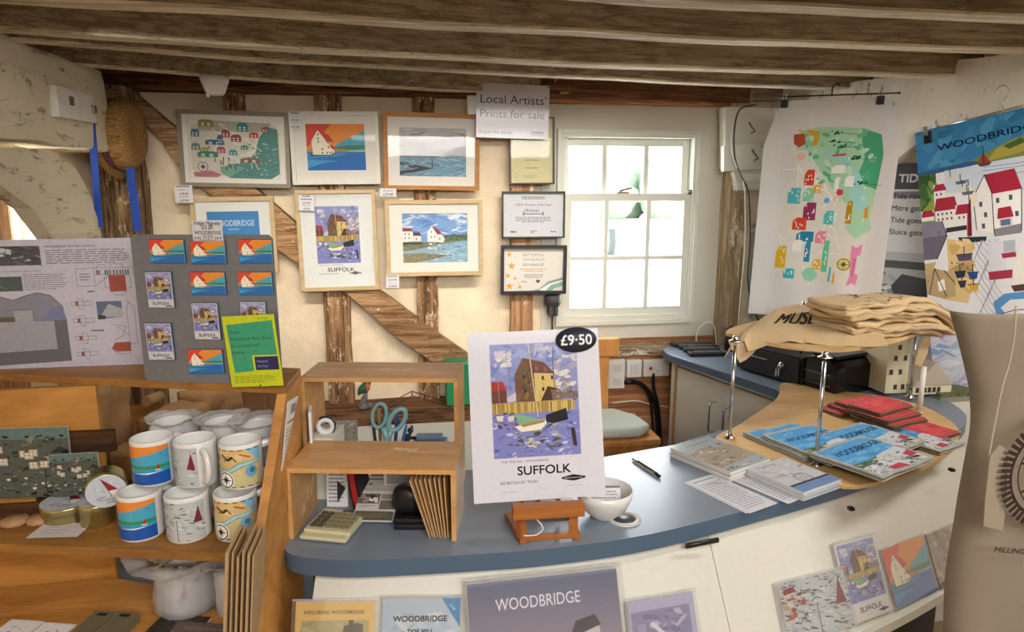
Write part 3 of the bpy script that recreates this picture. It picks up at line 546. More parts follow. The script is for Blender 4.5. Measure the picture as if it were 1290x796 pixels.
# window
w1 = thing('window_1', 'white nine pane sash window', None, (0, 0, 0), kind='structure')
def ringbars(bm, x0, x1, z0, z1, w, y0, y1, bev=.003, wb=None, wt=None):
    wb = wb or w; wt = wt or w
    box(bm, (x0, y0, z0), (x0 + w, y1, z1), bev=bev); box(bm, (x1 - w, y0, z0), (x1, y1, z1), bev=bev)
    box(bm, (x0 + w, y0 + .0005, z1 - wt), (x1 - w, y1, z1), bev=bev); box(bm, (x0 + w, y0 + .0005, z0), (x1 - w, y1, z0 + wb), bev=bev)
bm = new(); ringbars(bm, .668, 1.357, .983, 1.893, .022, D - .03, D - .01); ringbars(bm, .684, 1.341, 1.0, 1.877, .02, D - .022, D + .1, wb=.03)
obj('window_frame', bm, winpaint, w1)
UX = (.700, .897, 1.095, 1.29); MZ = 1.585
bm = new(); y0, y1 = D + .03, D + .065
ringbars(bm, .698, 1.318, MZ - .02, 1.862, .034, y0, y1, wt=.04); [box(bm, (x - .012, y0, MZ), (x + .012, y1, 1.83), bev=.003) for x in (.905, 1.108)]
obj('upper_sash', bm, winpaint, w1)
bm = new(); y0, y1 = D - .008, D + .028
ringbars(bm, .700, 1.330, 1.012, MZ + .02, .042, y0, y1, wb=.055, wt=.034); [box(bm, (x - .011, y0, 1.05), (x + .011, y1, MZ), bev=.003) for x in (.910, 1.115)]; box(bm, (.74, y0 + .001, 1.293), (1.295, y1, 1.313), bev=.003)
obj('lower_sash', bm, winpaint, w1)
bm = new(); box(bm, (.72, D + .045, MZ), (1.30, D + .048, 1.84)); obj('glass', bm, glassm, w1)
bm = new(); box(bm, (.73, D + .008, 1.05), (1.30, D + .011, MZ)); obj('glass', bm, glassm, w1)
brass = mk('dull_metal', '#8d8779', .4, .8)
for px in (730, 843):
    c = ay(px, 401, D - .012); bm = new(); box(bm, (c.x - .032, D - .02, c.z - .006), (c.x + .032, D - .007, c.z + .009), bev=.003); obj('sash_lift', bm, brass, w1)
c = ay(785, 242, D); bm = new(); box(bm, (c.x - .03, D - .005, MZ + .018), (c.x + .03, D + .02, MZ + .028), bev=.003); tube(bm, [(c.x - .02, D - .004, MZ + .03), (c.x + .01, D - .008, MZ + .04), (c.x + .04, D - .004, MZ + .045)], .005); obj('sash_catch', bm, brass, w1)
bm = new(); c = ay(868, 242, D); lathe(bm, [(0, 0), (.012, 0), (.012, .006), (.005, .012), (.0, .012)], 14, Matrix.Translation((c.x, D - .008, c.z)) @ Matrix.Rotation(PI / 2, 4, 'X')); obj('sash_bolt', bm, brass, w1)

# outside: pale tidal mud, river, far bank
bm = new(); box(bm, (-60, D + .4, -1.3), (90, 120, -1.2)); struct('ground_exterior', bm, mk('pale_mud', '#ebe9e2', .9, var=.05, vscale=.2))
random.seed(4); bm = new()
for i in range(46):
    x = -30 + i * 2.2; ball(bm, (x, 78 + random.uniform(-3, 3), 1 + random.uniform(-1, 1.0)), 3.2, 10, (1, .6, random.uniform(.8, 1.5)))
wobble(bm, .9, .8); struct('treeline_exterior', bm, mk('far_trees', '#66755c', .95, var=.2, vscale=1.2), label='pale green trees on the far river bank')
# mooring post in the mud seen through the window
bm = new(); c = az(769, 322, -1.2); c1 = ay(771, 288, c.y); tube(bm, [c - Vector((0, 0, .1)), (c + c1) / 2 + Vector((.08, 0, 0)), c1], .17, 8); wobble(bm, .02, 6)
tag(obj('mooring_post', bm, mk('weathered_post', '#363c38', .9)), 'weathered mooring post standing in the mud outside the window', 'post')

# timbers on the back wall
def tbox(name, x0, x1, z0, z1, m, dp=.05, bev=.006, label=None, seed=0, yb=D):
    bm = new(); box(bm, (x0, yb - dp, z0), (x1, yb + .01, z1), bev=bev)
    for ax_, lo, hi in ((0, x0, x1), (2, z0, z1)):
        n = int((hi - lo) / .06)
        if n > 1: dice(bm, ax_, lo, hi, n)
    wobble(bm, .0045, 9, seed); return struct(name, bm, m, label=label)
tbox('ceiling_plate_beam', -1.3, 1.55, 2.015, 2.12, platem, .09, seed=1)
tbox('ceiling_plate_beam', .62, 1.5, 2.0, 2.03, timber('orange_timber', '#9a5f36', '#d59a6a', 0, 12, '#ecd5b4', .3, pscale=20), .06, seed=2)
def px_post(pxa, pxb, pya, pyb, m, seed, dp=.045, py_ref=None):
    r = py_ref or (pya + pyb) / 2; xa = ay(pxa, r, D - dp).x; xb = ay(pxb, r, D - dp).x
    return tbox('wall_timber_pillar', xa, xb, ay(0, pyb, D - dp).z if False else ay(pxa, pyb, D - dp).z, ay(pxa, pya, D - dp).z, m, dp, seed=seed)
px_post(411, 443, 100, 520, postm, 3, py_ref=440); px_post(527, 553, 100, 512, postm, 4, py_ref=430); px_post(281, 306, 100, 250, postm, 5, py_ref=130)
px_post(644, 672, 112, 560, pinkpost, 6, .05, py_ref=300); px_post(913, 939, 112, 470, buffpost, 7, .07, py_ref=280)
# brace: swept plank following the photograph's curve, in the wall plane
up = [(163, 112), (215, 156), (300, 218), (375, 283), (440, 330), (480, 367), (520, 397), (590, 447), (612, 464)]
lo = [(148, 118), (205, 178), (228, 215), (290, 265), (350, 315), (410, 352), (440, 372), (500, 425), (548, 458), (596, 492)]
P = [ay(*p, D - .065) for p in up] + [ay(*p, D - .065) for p in lo[::-1]]
bm = new(); prism(bm, [(p.x, p.z) for p in P], .06, Matrix.Translation((0, D - .005, 0)) @ Matrix.Rotation(PI / 2, 4, 'X')); bmesh.ops.triangulate(bm, faces=[f for f in bm.faces if len(f.verts) > 4]); dice(bm, 0, -1.2, .2, 20); wobble(bm, .004, 12, 3)
struct('brace_beam', bm, bracem, label='long curved timber brace crossing the plaster wall')
tbox('sill_beam', -1.25, .6, ay(450, 524, D - .06).z - .07, ay(450, 508, D - .06).z, platem, .20, seed=8)
tbox('wall_rail_beam', .69, 1.48, ay(800, 447, D).z, ay(800, 431, D).z, timber('scraped_rail', '#9c7a58', '#dfcdb0', 0, 10, '#efe9dc', .45, pscale=14), .03, seed=9)
# boarding under the rail
bm = new(); box(bm, (.66, D - .02, .3), (1.5, D, .915)); struct('wall_back_boarding', bm, timber('lower_boarding', '#a8714a', '#d49c70', 0, 8, '#e6cfae', .2))

# ceiling boards and joists
bm = new(); box(bm, (-1.6, -3.1, 2.2), (5.4, 3.3, 2.28)); struct('ceiling', bm, timber('ceiling_boards', '#6a5a45', '#a89576', 1, 8))
def joist(pts, z=2.03, dep=.075, h=.15, seed=0, m=joistm):
    P = curve_pts([az(*p, z) for p in pts], 14) if len(pts) > 2 else [az(*pts[0], z).lerp(az(*pts[1], z), t / 30) for t in range(31)]
    bm = new(); d0 = (P[1] - P[0]).normalized(); P = [P[0] - d0 * .3] + P; d1 = (P[-1] - P[-2]).normalized(); P.append(P[-1] + d1 * .5); prev = None
    for i, p in enumerate(P):
        j = Vector((0, noise.noise(p * 5 + Vector((seed, 0, 0))) * .006, noise.noise(p * 2.2 + Vector((0, seed, 0))) * .005)); q = p + j; c = .006
        r = [bm.verts.new(q + Vector(o)) for o in ((0, 0, c), (0, c, 0), (0, dep - c, 0), (0, dep, c), (0, dep, h), (0, 0, h))]
        if prev:
            for k in range(6):
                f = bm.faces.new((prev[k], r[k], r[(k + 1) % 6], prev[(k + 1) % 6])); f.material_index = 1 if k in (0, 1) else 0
        else: bm.faces.new(r)
        prev = r
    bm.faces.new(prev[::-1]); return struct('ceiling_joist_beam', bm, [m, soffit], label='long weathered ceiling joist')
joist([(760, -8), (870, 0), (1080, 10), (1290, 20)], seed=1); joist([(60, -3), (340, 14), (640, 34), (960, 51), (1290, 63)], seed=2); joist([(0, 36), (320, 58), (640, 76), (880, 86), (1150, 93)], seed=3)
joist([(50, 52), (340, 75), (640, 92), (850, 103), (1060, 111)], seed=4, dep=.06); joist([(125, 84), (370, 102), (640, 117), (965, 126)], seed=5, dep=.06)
bm = new(); a = az(480, -5, 2.03).y - .35; box(bm, (-1.4, a, 2.03), (3, a + .08, 2.18)); struct('ceiling_joist_beam', bm, joistm)
bm = new(); box(bm, (-1.4, a - .5, 2.03), (3, a - .42, 2.18)); struct('ceiling_joist_beam', bm, joistm)

# left wall, its window, beam and curved brace
LX = -1.25; b0, b1 = ax(18, 300, LX), ax(64, 300, LX); wy0, wy1 = b0.y, b1.y; wz0, wz1 = 1.15, 1.72
bm = new()
for a, b in (((LX - .14, -3, 0), (LX, wy0, 2.3)), ((LX - .14, wy1, 0), (LX, D + .1, 2.3)), ((LX - .14, wy0, 0), (LX, wy1, wz0)), ((LX - .14, wy0, wz1), (LX, wy1, 2.3))): box(bm, a, b)
struct('wall_left', bm, plaster)
w2 = thing('window_2', 'small white framed window in the left wall', None, (0, 0, 0), kind='structure')
bm = new(); t = .03
for a, b in (((wy0, wz0), (wy0 + t, wz1)), ((wy1 - t, wz0), (wy1, wz1)), ((wy0, wz0), (wy1, wz0 + t)), ((wy0, wz1 - t), (wy1, wz1)), (((wy0 + wy1) / 2 - .01, wz0), ((wy0 + wy1) / 2 + .01, wz1))): box(bm, (LX - .09, a[0], a[1]), (LX - .03, b[0], b[1]), bev=.003)
obj('window_frame', bm, winpaint, w2); bm = new(); box(bm, (LX - .07, wy0, wz0), (LX - .067, wy1, wz1)); obj('glass', bm, glassm, w2)
bm = new(); c = ax(-10, 300, LX + .05).y; box(bm, (LX, c - .05, 0), (LX + .02, ax(9, 300, LX).y - .01, 1.75), bev=.005); struct('wall_timber_pillar', bm, pinkpost)
bm = new(); box(bm, (LX, -.5, 1.752), (-1.10, 2.79, 2.045), bev=.02); dice(bm, 1, -.5, 2.8, 40); dice(bm, 2, 1.75, 2.05, 5); wobble(bm, .014, 6, 4); struct('left_wall_beam', bm, creambeam, label='massive limewashed beam along the left wall')
bp = [ax(*p, -1.12) for p in ((-60, 184), (20, 186), (62, 190), (96, 212), (116, 248), (128, 300), (136, 350), (146, 460), (105, 460), (92, 360), (66, 300), (40, 262), (0, 232), (-60, 205))]
bm = new(); prism(bm, [(p.y, p.z) for p in bp], .05, Matrix(((0, 0, 1, -1.17), (1, 0, 0, 0), (0, 1, 0, 0), (0, 0, 0, 1)))); bmesh.ops.triangulate(bm, faces=[f for f in bm.faces if len(f.verts) > 4]); dice(bm, 2, 1, 1.8, 14); wobble(bm, .006, 9, 6)
struct('left_brace_beam', bm, creambeam, label='curved limewashed brace under the left beam')
pm = timber('dark_corner_post', '#4a3725', '#a88a66', 2, 12, '#c9b494', .42, pscale=22)
bm = new(); a, b = ay(133, 300, 2.93), ay(176, 300, 2.93); box(bm, (a.x, 2.93, 0), (b.x, D - .01, 2.02), bev=.01); dice(bm, 2, 0, 2.0, 40); wobble(bm, .01, 8, 7); struct('corner_pillar', bm, pm, label='dark flaking corner post by the left wall')

# right wall (slanting towards the viewer) and its great beam
RX0, RSL = 1.70, .5
def rw(y, off=0): return RX0 + RSL * (3.1 - y) - off * math.sqrt(1 + RSL * RSL)
RN = Vector((-1, -RSL, 0)).normalized(); RD = Vector((RSL, -1, 0)).normalized()
def arw(px, py, off=0): return apl(px, py, Vector((RX0, 3.1, 0)) + RN * off, RN)
RM = Matrix(((RD.x, 0, RN.x, RX0), (RD.y, 0, RN.y, 3.1), (0, 1, 0, 0), (0, 0, 0, 1)))   # local x along the wall, y up, z out
bm = new(); box(bm, (-.3, 0, -.15), (6.9, 2.3, 0)); o = struct('wall_right', bm, plaster_w, M=RM)
def ruv(px, py, off=0): p = arw(px, py, off); d = p - Vector((RX0, 3.1, 0)) - RN * off; return d.dot(RD), p.z
tp = [ruv(*p, .09) for p in ((1020, 116), (1060, 104), (1120, 95), (1200, 78), (1290, 62))]; bt = [ruv(*p, .09) for p in ((1020, 250), (1130, 200), (1170, 172), (1230, 158), (1290, 140))]
tp = [(tp[0][0], tp[0][1])] + tp[1:]; ext = 1.2; s = (tp[-1][1] - tp[-2][1]) / (tp[-1][0] - tp[-2][0])
top = [(q[0], min(q[1], 2.2)) for q in tp] + [(tp[-1][0] + ext, 2.1)]; bot = [(q[0], q[1]) for q in bt] + [(bt[-1][0] + ext, bt[-1][1])]
bm = new(); prism(bm, top + bot[::-1], .09); bmesh.ops.triangulate(bm, faces=[f for f in bm.faces if len(f.verts) > 4]); dice(bm, 0, 0, 2.6, 44); dice(bm, 1, 1.7, 2.2, 8); wobble(bm, .016, 7, 9)
struct('right_wall_beam', bm, whitebeam, label='massive flaking white beam along the right wall', M=RM)
# dark reveal above the beam's far end and flaking masonry in the corner
bm = new(); p = [ay(*q, 2.98) for q in ((915, 134), (985, 136), (985, 238), (930, 240), (926, 215), (915, 212))]; prism(bm, [(q.x, q.z) for q in p], .06, Matrix.Translation((0, D - .05, 0)) @ Matrix.Rotation(PI / 2, 4, 'X')); wobble(bm, .006, 12); struct('trim_2', bm, timber('flaking_white_block', '#8f8168', '#d8cdb8', 0, 10, '#f2eee4', .62, pscale=14), label='flaking white timber block in the right corner')
bm = new(); p = [ay(*q, 2.94) for q in ((912, 184), (958, 179), (958, 212), (912, 216))]; prism(bm, [(q.x, q.z) for q in p], .03, Matrix.Translation((0, 2.97, 0)) @ Matrix.Rotation(PI / 2, 4, 'X')); struct('trim_3', bm, mk('white_gloss', '#eceade', .4), label='white painted block crossing the buff post')

# ---------------------------------------------------------------- light: overcast sky, portals at both windows, unseen fill lights added
W = bpy.data.worlds.new('world'); SC.world = W; W.use_nodes = True; n = W.node_tree; bg = n.nodes['Background']
tc = n.nodes.new('ShaderNodeTexCoord'); sp = n.nodes.new('ShaderNodeSeparateXYZ'); cr = n.nodes.new('ShaderNodeValToRGB')
n.links.new(tc.outputs['Generated'], sp.inputs[0]); n.links.new(sp.outputs['Z'], cr.inputs['Fac']); e = cr.color_ramp.elements
e[0].position = 0; e[0].color = (.97, .96, .93, 1); e[1].position = .6; e[1].color = (.80, .88, 1, 1); n.links.new(cr.outputs['Color'], bg.inputs['Color']); bg.inputs['Strength'].default_value = 11.0
def area(name, loc, rot, sx, sy, en, col=(1, 1, 1)):
    l = bpy.data.lights.new(name, 'AREA'); l.shape = 'RECTANGLE'; l.size, l.size_y, l.energy, l.color = sx, sy, en, col
    o = bpy.data.objects.new(name, l); COL.objects.link(o); o.location = loc; o.rotation_euler = rot; return o
o = area('added_fill_light', (.12, 2.03, 2.052), (math.radians(50), 0, math.radians(5)), 1.9, .03, 4.5, (1, .94, .84)); o.data.spread = math.radians(74)  # hidden bar between the joists, added to brighten the back wall
area('added_fill_light', (.3, -.3, 2.12), (math.radians(12), 0, 0), 1.6, .3, 20, (1, .97, .93)); area('added_fill_light', (.6, -1.25, 2.12), (math.radians(55), 0, 0), 1.8, .3, 38, (1, .97, .93))  # two unseen lights behind the viewer, added as front fill
for (lx, ly, lz), rot, sx_, sy_ in (((1.01, D + .17, 1.44), (PI / 2, 0, 0), .64, .86), ((LX - .15, (wy0 + wy1) / 2, (wz0 + wz1) / 2), (0, PI / 2, 0), wz1 - wz0, wy1 - wy0)):
    o = area('daylight_portal', (lx, ly, lz), rot, sx_, sy_, 1); o.data.cycles.is_portal = True
    if rot[0] != 0: o.rotation_euler = (-PI / 2, 0, 0)
    else: o.rotation_euler = (0, -PI / 2, 0)
area('added_fill_light', (1.75, .95, 2.12), (math.radians(40), 0, math.radians(15)), 1.0, .15, 13, (1, .96, .9))  # unseen light added to lift the right side
bm = new(); box(bm, (-1.5, -3.05, 0), (5.2, -2.9, 2.3)); struct('wall_front', bm, plaster)
SC.view_settings.view_transform = 'Standard'; SC.view_settings.look = 'None'; SC.view_settings.gamma = 1; SC.view_settings.exposure = 0.32; SC.view_settings.use_curve_mapping = False
# ---------------------------------------------------------------- framed pictures on the back wall
WF = D - .075
def hung(px, y=WF):
    return rectM(*[ay(*p, y) for p in px])
def bars(bm, w, h, b, d0, d1, bev=.0015):
    """mitred picture frame in local XY, depth d0..d1"""
    o = [(0, 0), (w, 0), (w, h), (0, h)]; i = [(b, b), (w - b, b), (w - b, h - b), (b, h - b)]
    for k in range(4):
        a, c, d, e = o[k], o[(k + 1) % 4], i[(k + 1) % 4], i[k]; prism(bm, [a, c, d, e], d1 - d0, Matrix.Translation((0, 0, d0)))
def frame(px, label, fcol, fw, mount, inner, art, artargs=(), name='framed_print', group=None, y=WF, th=.022, fmat=None, extra=None, cat='framed picture'):
    M, w, h = hung(px, y); t = thing(name, label, cat, M, group)
    bm = new(); bars(bm, w, h, fw, -.014, th - .014); obj('frame', bm, fmat or mk('frame_' + fcol.strip('#'), fcol, .5, var=.06, vscale=30), t)
    bm = new(); box(bm, (fw * .5, fw * .5, -.013), (w - fw * .5, h - fw * .5, -.009)); obj('backing', bm, mk('backing_card', '#7a6a52', .9), t)
    iw, ih = w - 2 * fw, h - 2 * fw
    if mount:
        u0, v0, u1, v1 = inner; bm = new(); X0, X1, Y0, Y1 = fw + u0 * iw, fw + u1 * iw, fw + (1 - v1) * ih, fw + (1 - v0) * ih
        for a, b in (((fw * .7, fw * .7), (X0, h - fw * .7)), ((X1, fw * .7), (w - fw * .7, h - fw * .7)), ((X0, fw * .7), (X1, Y0)), ((X0, Y1), (X1, h - fw * .7))): box(bm, (*a, -.006), (*b, -.003))
        obj('mount', bm, mk('mount_' + mount.strip('#'), mount, .8), t)
        A = Art(X1 - X0, Y1 - Y0)
    else: X0, Y0 = fw * .8, fw * .8; A = Art(w - 1.6 * fw, h - 1.6 * fw, '#ffffff')
    art(A, *artargs); A.build('print', t, printp, Matrix.Translation((X0, Y0, -.0075)))
    bm = new(); box(bm, (fw * .8, fw * .8, .0022), (w - fw * .8, h - fw * .8, .0035)); obj('glass', bm, glassm, t); return t
lightwood = timber('pale_frame_wood', '#c8a97c', '#e3cba2', 0, 10, bump=.1); oakf = timber('oak_frame_wood', '#b57c48', '#d6a06a', 0, 10, bump=.1)
frame(((221, 138), (361, 141), (369, 238), (229, 234)), 'grey framed illustrated town map print beside the timber brace, topmost left', '#8b8272', .017, '#e6e2d6', (.05, .06, .95, .94), art_map)
frame(((363.5, 140), (476.5, 141), (479, 231.5), (369, 233)), 'white framed print of a white mill under red and orange sky', '#e2dfd5', .016, '#e3dfd4', (.145, .125, .87, .84), art_sunset)
frame(((481.5, 141), (603, 143.5), (604.5, 240.5), (485, 238)), 'oak framed grey harbour painting with cloudy sky and pale teal water', '#c89058', .018, '#e5e1d8', (.13, .155, .895, .86), art_grey, fmat=oakf)
def art_wb(a):
    a.rect(0, 0, 1, 1, '#3f88c8'); a.text('WOODBRIDGE', .5, .3, .12, '#d9ecf4', al='c', fit=.8); a.text('SUFFOLK', .5, .39, .035, '#d9ecf4', al='c'); a.poly([(0, .6), (.4, .5), (1, .62), (1, 1), (0, 1)], '#5b9a72')
frame(((241.5, 248.5), (346, 247.2), (349.5, 343), (245, 346)), 'pale wood framed blue WOODBRIDGE print half hidden behind the magnet board', '#d8bd90', .018, '#e3e4de', (.14, .15, .84, .85), art_wb, fmat=lightwood)
def art_fposter(a):
    a.rect(0, 0, 1, 1, '#e4e6e2'); art_mill_scene(a.sub(.17, .11, .83, .76)); a.sub(0, 0, 1, 1); poster_text(a, .17, .77, .83, .9); 
frame(((372.5, 239.5), (473, 238.5), (477.5, 364), (378.5, 367.5)), 'pale wood framed SUFFOLK poster of a tall mill and moored boats', '#d8bd90', .016, '#e1e4df', (.04, .03, .96, .97), art_fposter, fmat=lightwood)
frame(((484.5, 252), (608, 251.5), (608, 346), (488.3, 348.3)), 'pale wood framed watercolour of a white mill under blue sky', '#cfb88e', .017, '#e3e0d6', (.14, .14, .87, .86), art_watercolour, fmat=lightwood)
def cert_a(a):
    a.rect(0, 0, 1, 1, '#d9d0a0'); a.text('MUSEUM', .5, .3, .085, '#4c4a3a', al='c', fit=.5, bold=.02); a.line([(.27, .36), (.73, .36)], .006, '#7a7660'); a.para(.27, .42, .73, .48, 3, '#a8a27e', al='c')
    a.text('Woodbridge Tide', .5, .575, .045, '#6b674f', al='c'); a.text('Mill Museum', .5, .66, .045, '#6b674f', al='c'); a.para(.25, .75, .75, .78, 1, '#8c876a', al='c'); a.ring(.13, .88, .05, .006, '#8a8468'); a.para(.25, .87, .65, .93, 3, '#b3ac86', al='c')
blackf = mk('black_frame', '#232021', .35)
frame(((641.5, 147), (699, 147), (698, 232), (642, 232)), 'narrow black framed cream museum certificate partly behind the prints sign', '#222222', .006, None, None, cert_a, name='framed_certificate', fmat=blackf, cat='framed certificate')
def cert_b(a):
    a.rect(0, 0, 1, 1, '#d4d5da'); a.rect(0, 0, 1, .05, '#a7b79a'); a.para(.3, .08, .7, .16, 2, '#6c6e74', al='c'); a.text('Suffolk Museum of the Year', .5, .3, .04, '#4d4f58', al='c', fit=.6); a.text('Winner', .47, .44, .06, '#3f4148', al='c', shear=.3); a.rect(.33, .47, .67, .49, '#6d7360'); a.rect(.33, .43, .35, .52, '#6d7360'); a.rect(.65, .43, .67, .52, '#6d7360')
    a.para(.2, .54, .8, .68, 4, '#84868e', al='c'); a.para(.12, .85, .25, .92, 1, '#4d4f58'); a.para(.45, .85, .56, .92, 2, '#55575f'); a.para(.78, .86, .9, .91, 1, '#6d6f78')
frame(((633, 241), (712, 241), (711, 299.5), (632, 300)), 'dark thin framed pale grey certificate between the two other certificates', '#2f3a2e', .006, None, None, cert_b, name='framed_certificate', fmat=mk('darkgreen_frame', '#2c3530', .35), cat='framed certificate')
def star(a, u, v, r, col):
    k = a.w / a.h; a.poly([(u + (r if i % 2 == 0 else r * .42) * math.sin(PI * i / 5), v - k * (r if i % 2 == 0 else r * .42) * math.cos(PI * i / 5)) for i in range(10)], col)
def cert_c(a):
    a.rect(0, 0, 1, 1, '#e6e0d6')
    for u, v, r in ((.1, .16, .05), (.14, .42, .07), (.08, .64, .05), (.2, .7, .035), (.11, .88, .07), (.28, .9, .045), (.26, .8, .015), (.19, .22, .015)): star(a, u, v, r, '#e8a93c')
    a.text('EAST SUFFOLK', .5, .2, .05, '#8a8480', al='c', fit=.36); a.text('AWARDS', .5, .31, .055, '#a8a29a', al='c', fit=.36); a.text('2022 FINALIST', .5, .42, .045, '#6f6a68', al='c', fit=.36); a.para(.26, .47, .74, .56, 2, '#d3b183', al='c'); a.para(.33, .6, .68, .7, 3, '#9a958e', al='c'); a.para(.3, .76, .46, .8, 1, '#8c8880'); a.circ(.58, .77, .03, '#44464a', wob=.4)
    a.poly([(.42, 1), (.6, .95), (.75, .78), (1, .68), (1, .76), (.8, .84), (.68, 1)], '#8c9a9a'); a.poly([(.7, 1), (.8, .86), (1, .78), (1, .88), (.85, .94), (.8, 1)], '#8fb795'); a.poly([(.6, .97), (.77, .82), (1, .74), (1, .77), (.8, .86), (.68, 1)], '#f0eee8')
frame(((631, 309), (713.5, 309), (712.5, 369.5), (631, 370.3)), 'thick black framed award certificate with gold stars, lowest of the three', '#25232a', .013, None, None, cert_c, name='framed_certificate', fmat=mk('thick_black_frame', '#2b2930', .4), cat='framed certificate', th=.028)

# price tags
def tagcard(px, label, lines, y=WF - .03, M=None):
    Mx, w, h = M or hung(px, y); a = Art(w, h, '#e6e3e6'); a.rect(0, 0, 1, .012 * w / h, '#55565c')
    n = len(lines)
    for i, l in enumerate(lines):
        v = (i + .78) / n * .96 + .01
        if l == '-': a.para(.12, v - .16, .88, v, 1, '#77767c', ht=.5, al='c')
        elif l == '=': a.para(.2, v - .12, .8, v - .03, 1, '#9a999f', ht=.4, al='c')
        else: a.text(l, .5, v, min(.19, .62 / n * h / w), '#3a3940', al='c', shear=.15, bold=.02)
    a.line([(0, 0), (1, 0), (1, 1), (0, 1)], .02, '#8b8a90', True)
    o = a.build('price_tag', None, printp, Mx, t=.0008); return tag(o, label, 'price tag', 'price tags on the framed pictures')
tagcard(((219, 233), (242.5, 233), (243.5, 255.5), (220.5, 255.5)), 'white price tag below the grey framed town map', ['-', '=', '£38.00', '=', '£27.00'])
tagcard(((363.5, 140.5), (378.5, 141), (379, 162.5), (364.5, 162.5)), 'white price tag on the corner of the orange sky print', ['-', '=', '£39.00', '=', '£32.00'], y=WF - .012)
tagcard(((375.5, 245), (395.5, 246), (396, 265.5), (376.5, 265.5)), 'white price tag on the corner of the framed SUFFOLK poster', ['-', '-', '£22.00', '=', '£9.50'], y=WF - .012)
tagcard(((478, 237), (499, 237), (499.5, 248), (478.5, 248)), 'wide short price tag below the oak framed harbour painting', ['-', '£29.00'], y=WF - .03)
tagcard(((485.5, 346), (502.5, 346), (503.5, 363), (486.5, 363)), 'small price tag below the framed white mill watercolour', ['-', '£23.00', '=', '£18.50'], y=WF - .03)

# sign pinned to the far joist
SY = az(645, 117, 2.03).y - .012
M, w, h = rectM(*[ay(*p, SY) for p in ((600.5, 103.5), (692, 108.5), (691, 175.5), (599.5, 173))])
t = thing('paper_sign', 'large white LOCAL ARTISTS PRINTS FOR SALE sign pinned to the ceiling joist', 'sign', M)
a = Art(w, h, '#dcd9e4'); a.text("Local Artists'", .055, .36, .115, '#38363c', fit=.9); a.text('Prints for sale', .055, .62, .11, '#38363c', fit=.885); a.text('Enquire for prices', .045, .92, .048, '#55535c', fit=.44); a.text('WOODBRIDGE', .765, .895, .025, '#44424a', fit=.17, bold=.05); a.text('MUSEUM', .765, .94, .028, '#77757e', fit=.17)
a.build('sheet', t, printg, t=.0015)
for u in (.02, .98): bm = new(); ball(bm, (w * u, h * .97, .002), .0045, 8); obj('drawing_pin', bm, mk('brass_pin', '#8a7a50', .3, 1), t)

# white fittings at the ceiling
bm = new(); c = ay(268, 96, az(300, 96, 2.03).y - .02); lathe(bm, [(0, -.062), (.028, -.062), (.034, -.055), (.047, -.02), (.052, 0), (0, 0)], 24, Matrix.Translation((c.x, c.y + .02, c.z)) @ Matrix.Rotation(.0, 4, 'X')); ball(bm, (c.x - .022, c.y + .0, c.z - .066), .008, 8)
tag(obj('motion_sensor', bm, mk('white_plastic', '#e6e4de', .35)), 'white cup shaped sensor hanging from the ceiling joist', 'sensor')
bm = new(); c = ay(600, 134, D - .1); box(bm, (c.x - .04, D - .108, c.z - .035), (c.x + .03, D - .09, c.z + .045), bev=.006); tag(obj('junction_box', bm, mk('white_plastic', '')), 'small white box on the wall plate behind the prints sign', 'junction box')

# black connector hanging under the certificates
t = thing('power_connector', 'black round cable connector hanging below the starred certificate', 'connector', ay(696, 385, D - .05))
sc = (D - .05) / FPX * 1.0; gm = mk('grey_rubber', '#46464c', .5)
bm = new(); lathe(bm, [(0, .05), (.034, .05), (.038, .044), (.038, .01), (.034, .006), (.034, 0), (.026, -.004), (.026, -.03), (.02, -.045), (0, -.045)], 20); obj('body', bm, gm, t); bm = new(); box(bm, (-.02, -.03, -.045), (-.006, -.012, 0)); box(bm, (.008, -.03, -.045), (.02, -.012, 0)); obj('clip', bm, gm, t)
bm = new(); tube(bm, [(0, .0, -.04), (0, 0, -.2), (.004, .01, -.5), (0, .01, -.8)], .0045); obj('cable', bm, black, t)

# ---------------------------------------------------------------- left corner: hat, straps, plate
straw = timber('straw', '#8a6232', '#c69a5e', 2, 40, bump=.9, rough=.9)
p = ay(137, 170, 2.84); Mh = Matrix.Translation(p) @ Matrix.Rotation(-.28, 4, 'Z') @ Matrix.Rotation(PI / 2, 4, 'Y') @ Matrix.Diagonal((1, .62, 1, 1))
t = thing('straw_hat', 'brown straw trilby hat with patterned band hanging on the corner post', 'hat', Mh)
bm = new(); lathe(bm, [(.128, .012), (.148, .006), (.166, .01), (.168, .014), (.15, .012), (.128, .018)], 40); vs = bm.verts[:]
for v in vs: a_ = math.atan2(v.co.y, v.co.x); v.co.z += .018 * math.cos(2 * a_) * (math.hypot(v.co.x, v.co.y) / .16) ** 4
obj('brim', bm, straw, t)
bm = new(); lathe(bm, [(.129, .01), (.13, .05), (.127, .085), (.12, .105), (.098, .118), (.05, .108), (0, .1)], 40); obj('crown', bm, straw, t)
bm = new(); lathe(bm, [(.1305, .014), (.1325, .016), (.1325, .044), (.1305, .046)], 40); obj('hat_band', bm, mk('hat_band_cloth', '#5c2f3a', .9, var=.8, vscale=70), t)
blue = mk('blue_ribbon', '#1c48a8', .7, var=.12, vscale=20)
def strap(pts, w, label):
    P = curve_pts(pts, 6); bm = new(); pr = None
    for q in P:
        r = [bm.verts.new(q + Vector((-w / 2, 0, 0))), bm.verts.new(q + Vector((w / 2, 0, 0))), bm.verts.new(q + Vector((w / 2, .0025, 0))), bm.verts.new(q + Vector((-w / 2, .0025, 0)))]
        if pr: [bm.faces.new((pr[k], pr[(k + 1) % 4], r[(k + 1) % 4], r[k])) for k in range(4)]
        pr = r
    tag(obj('ribbon_strap', bm, blue), label, 'strap', 'blue straps in the left corner')
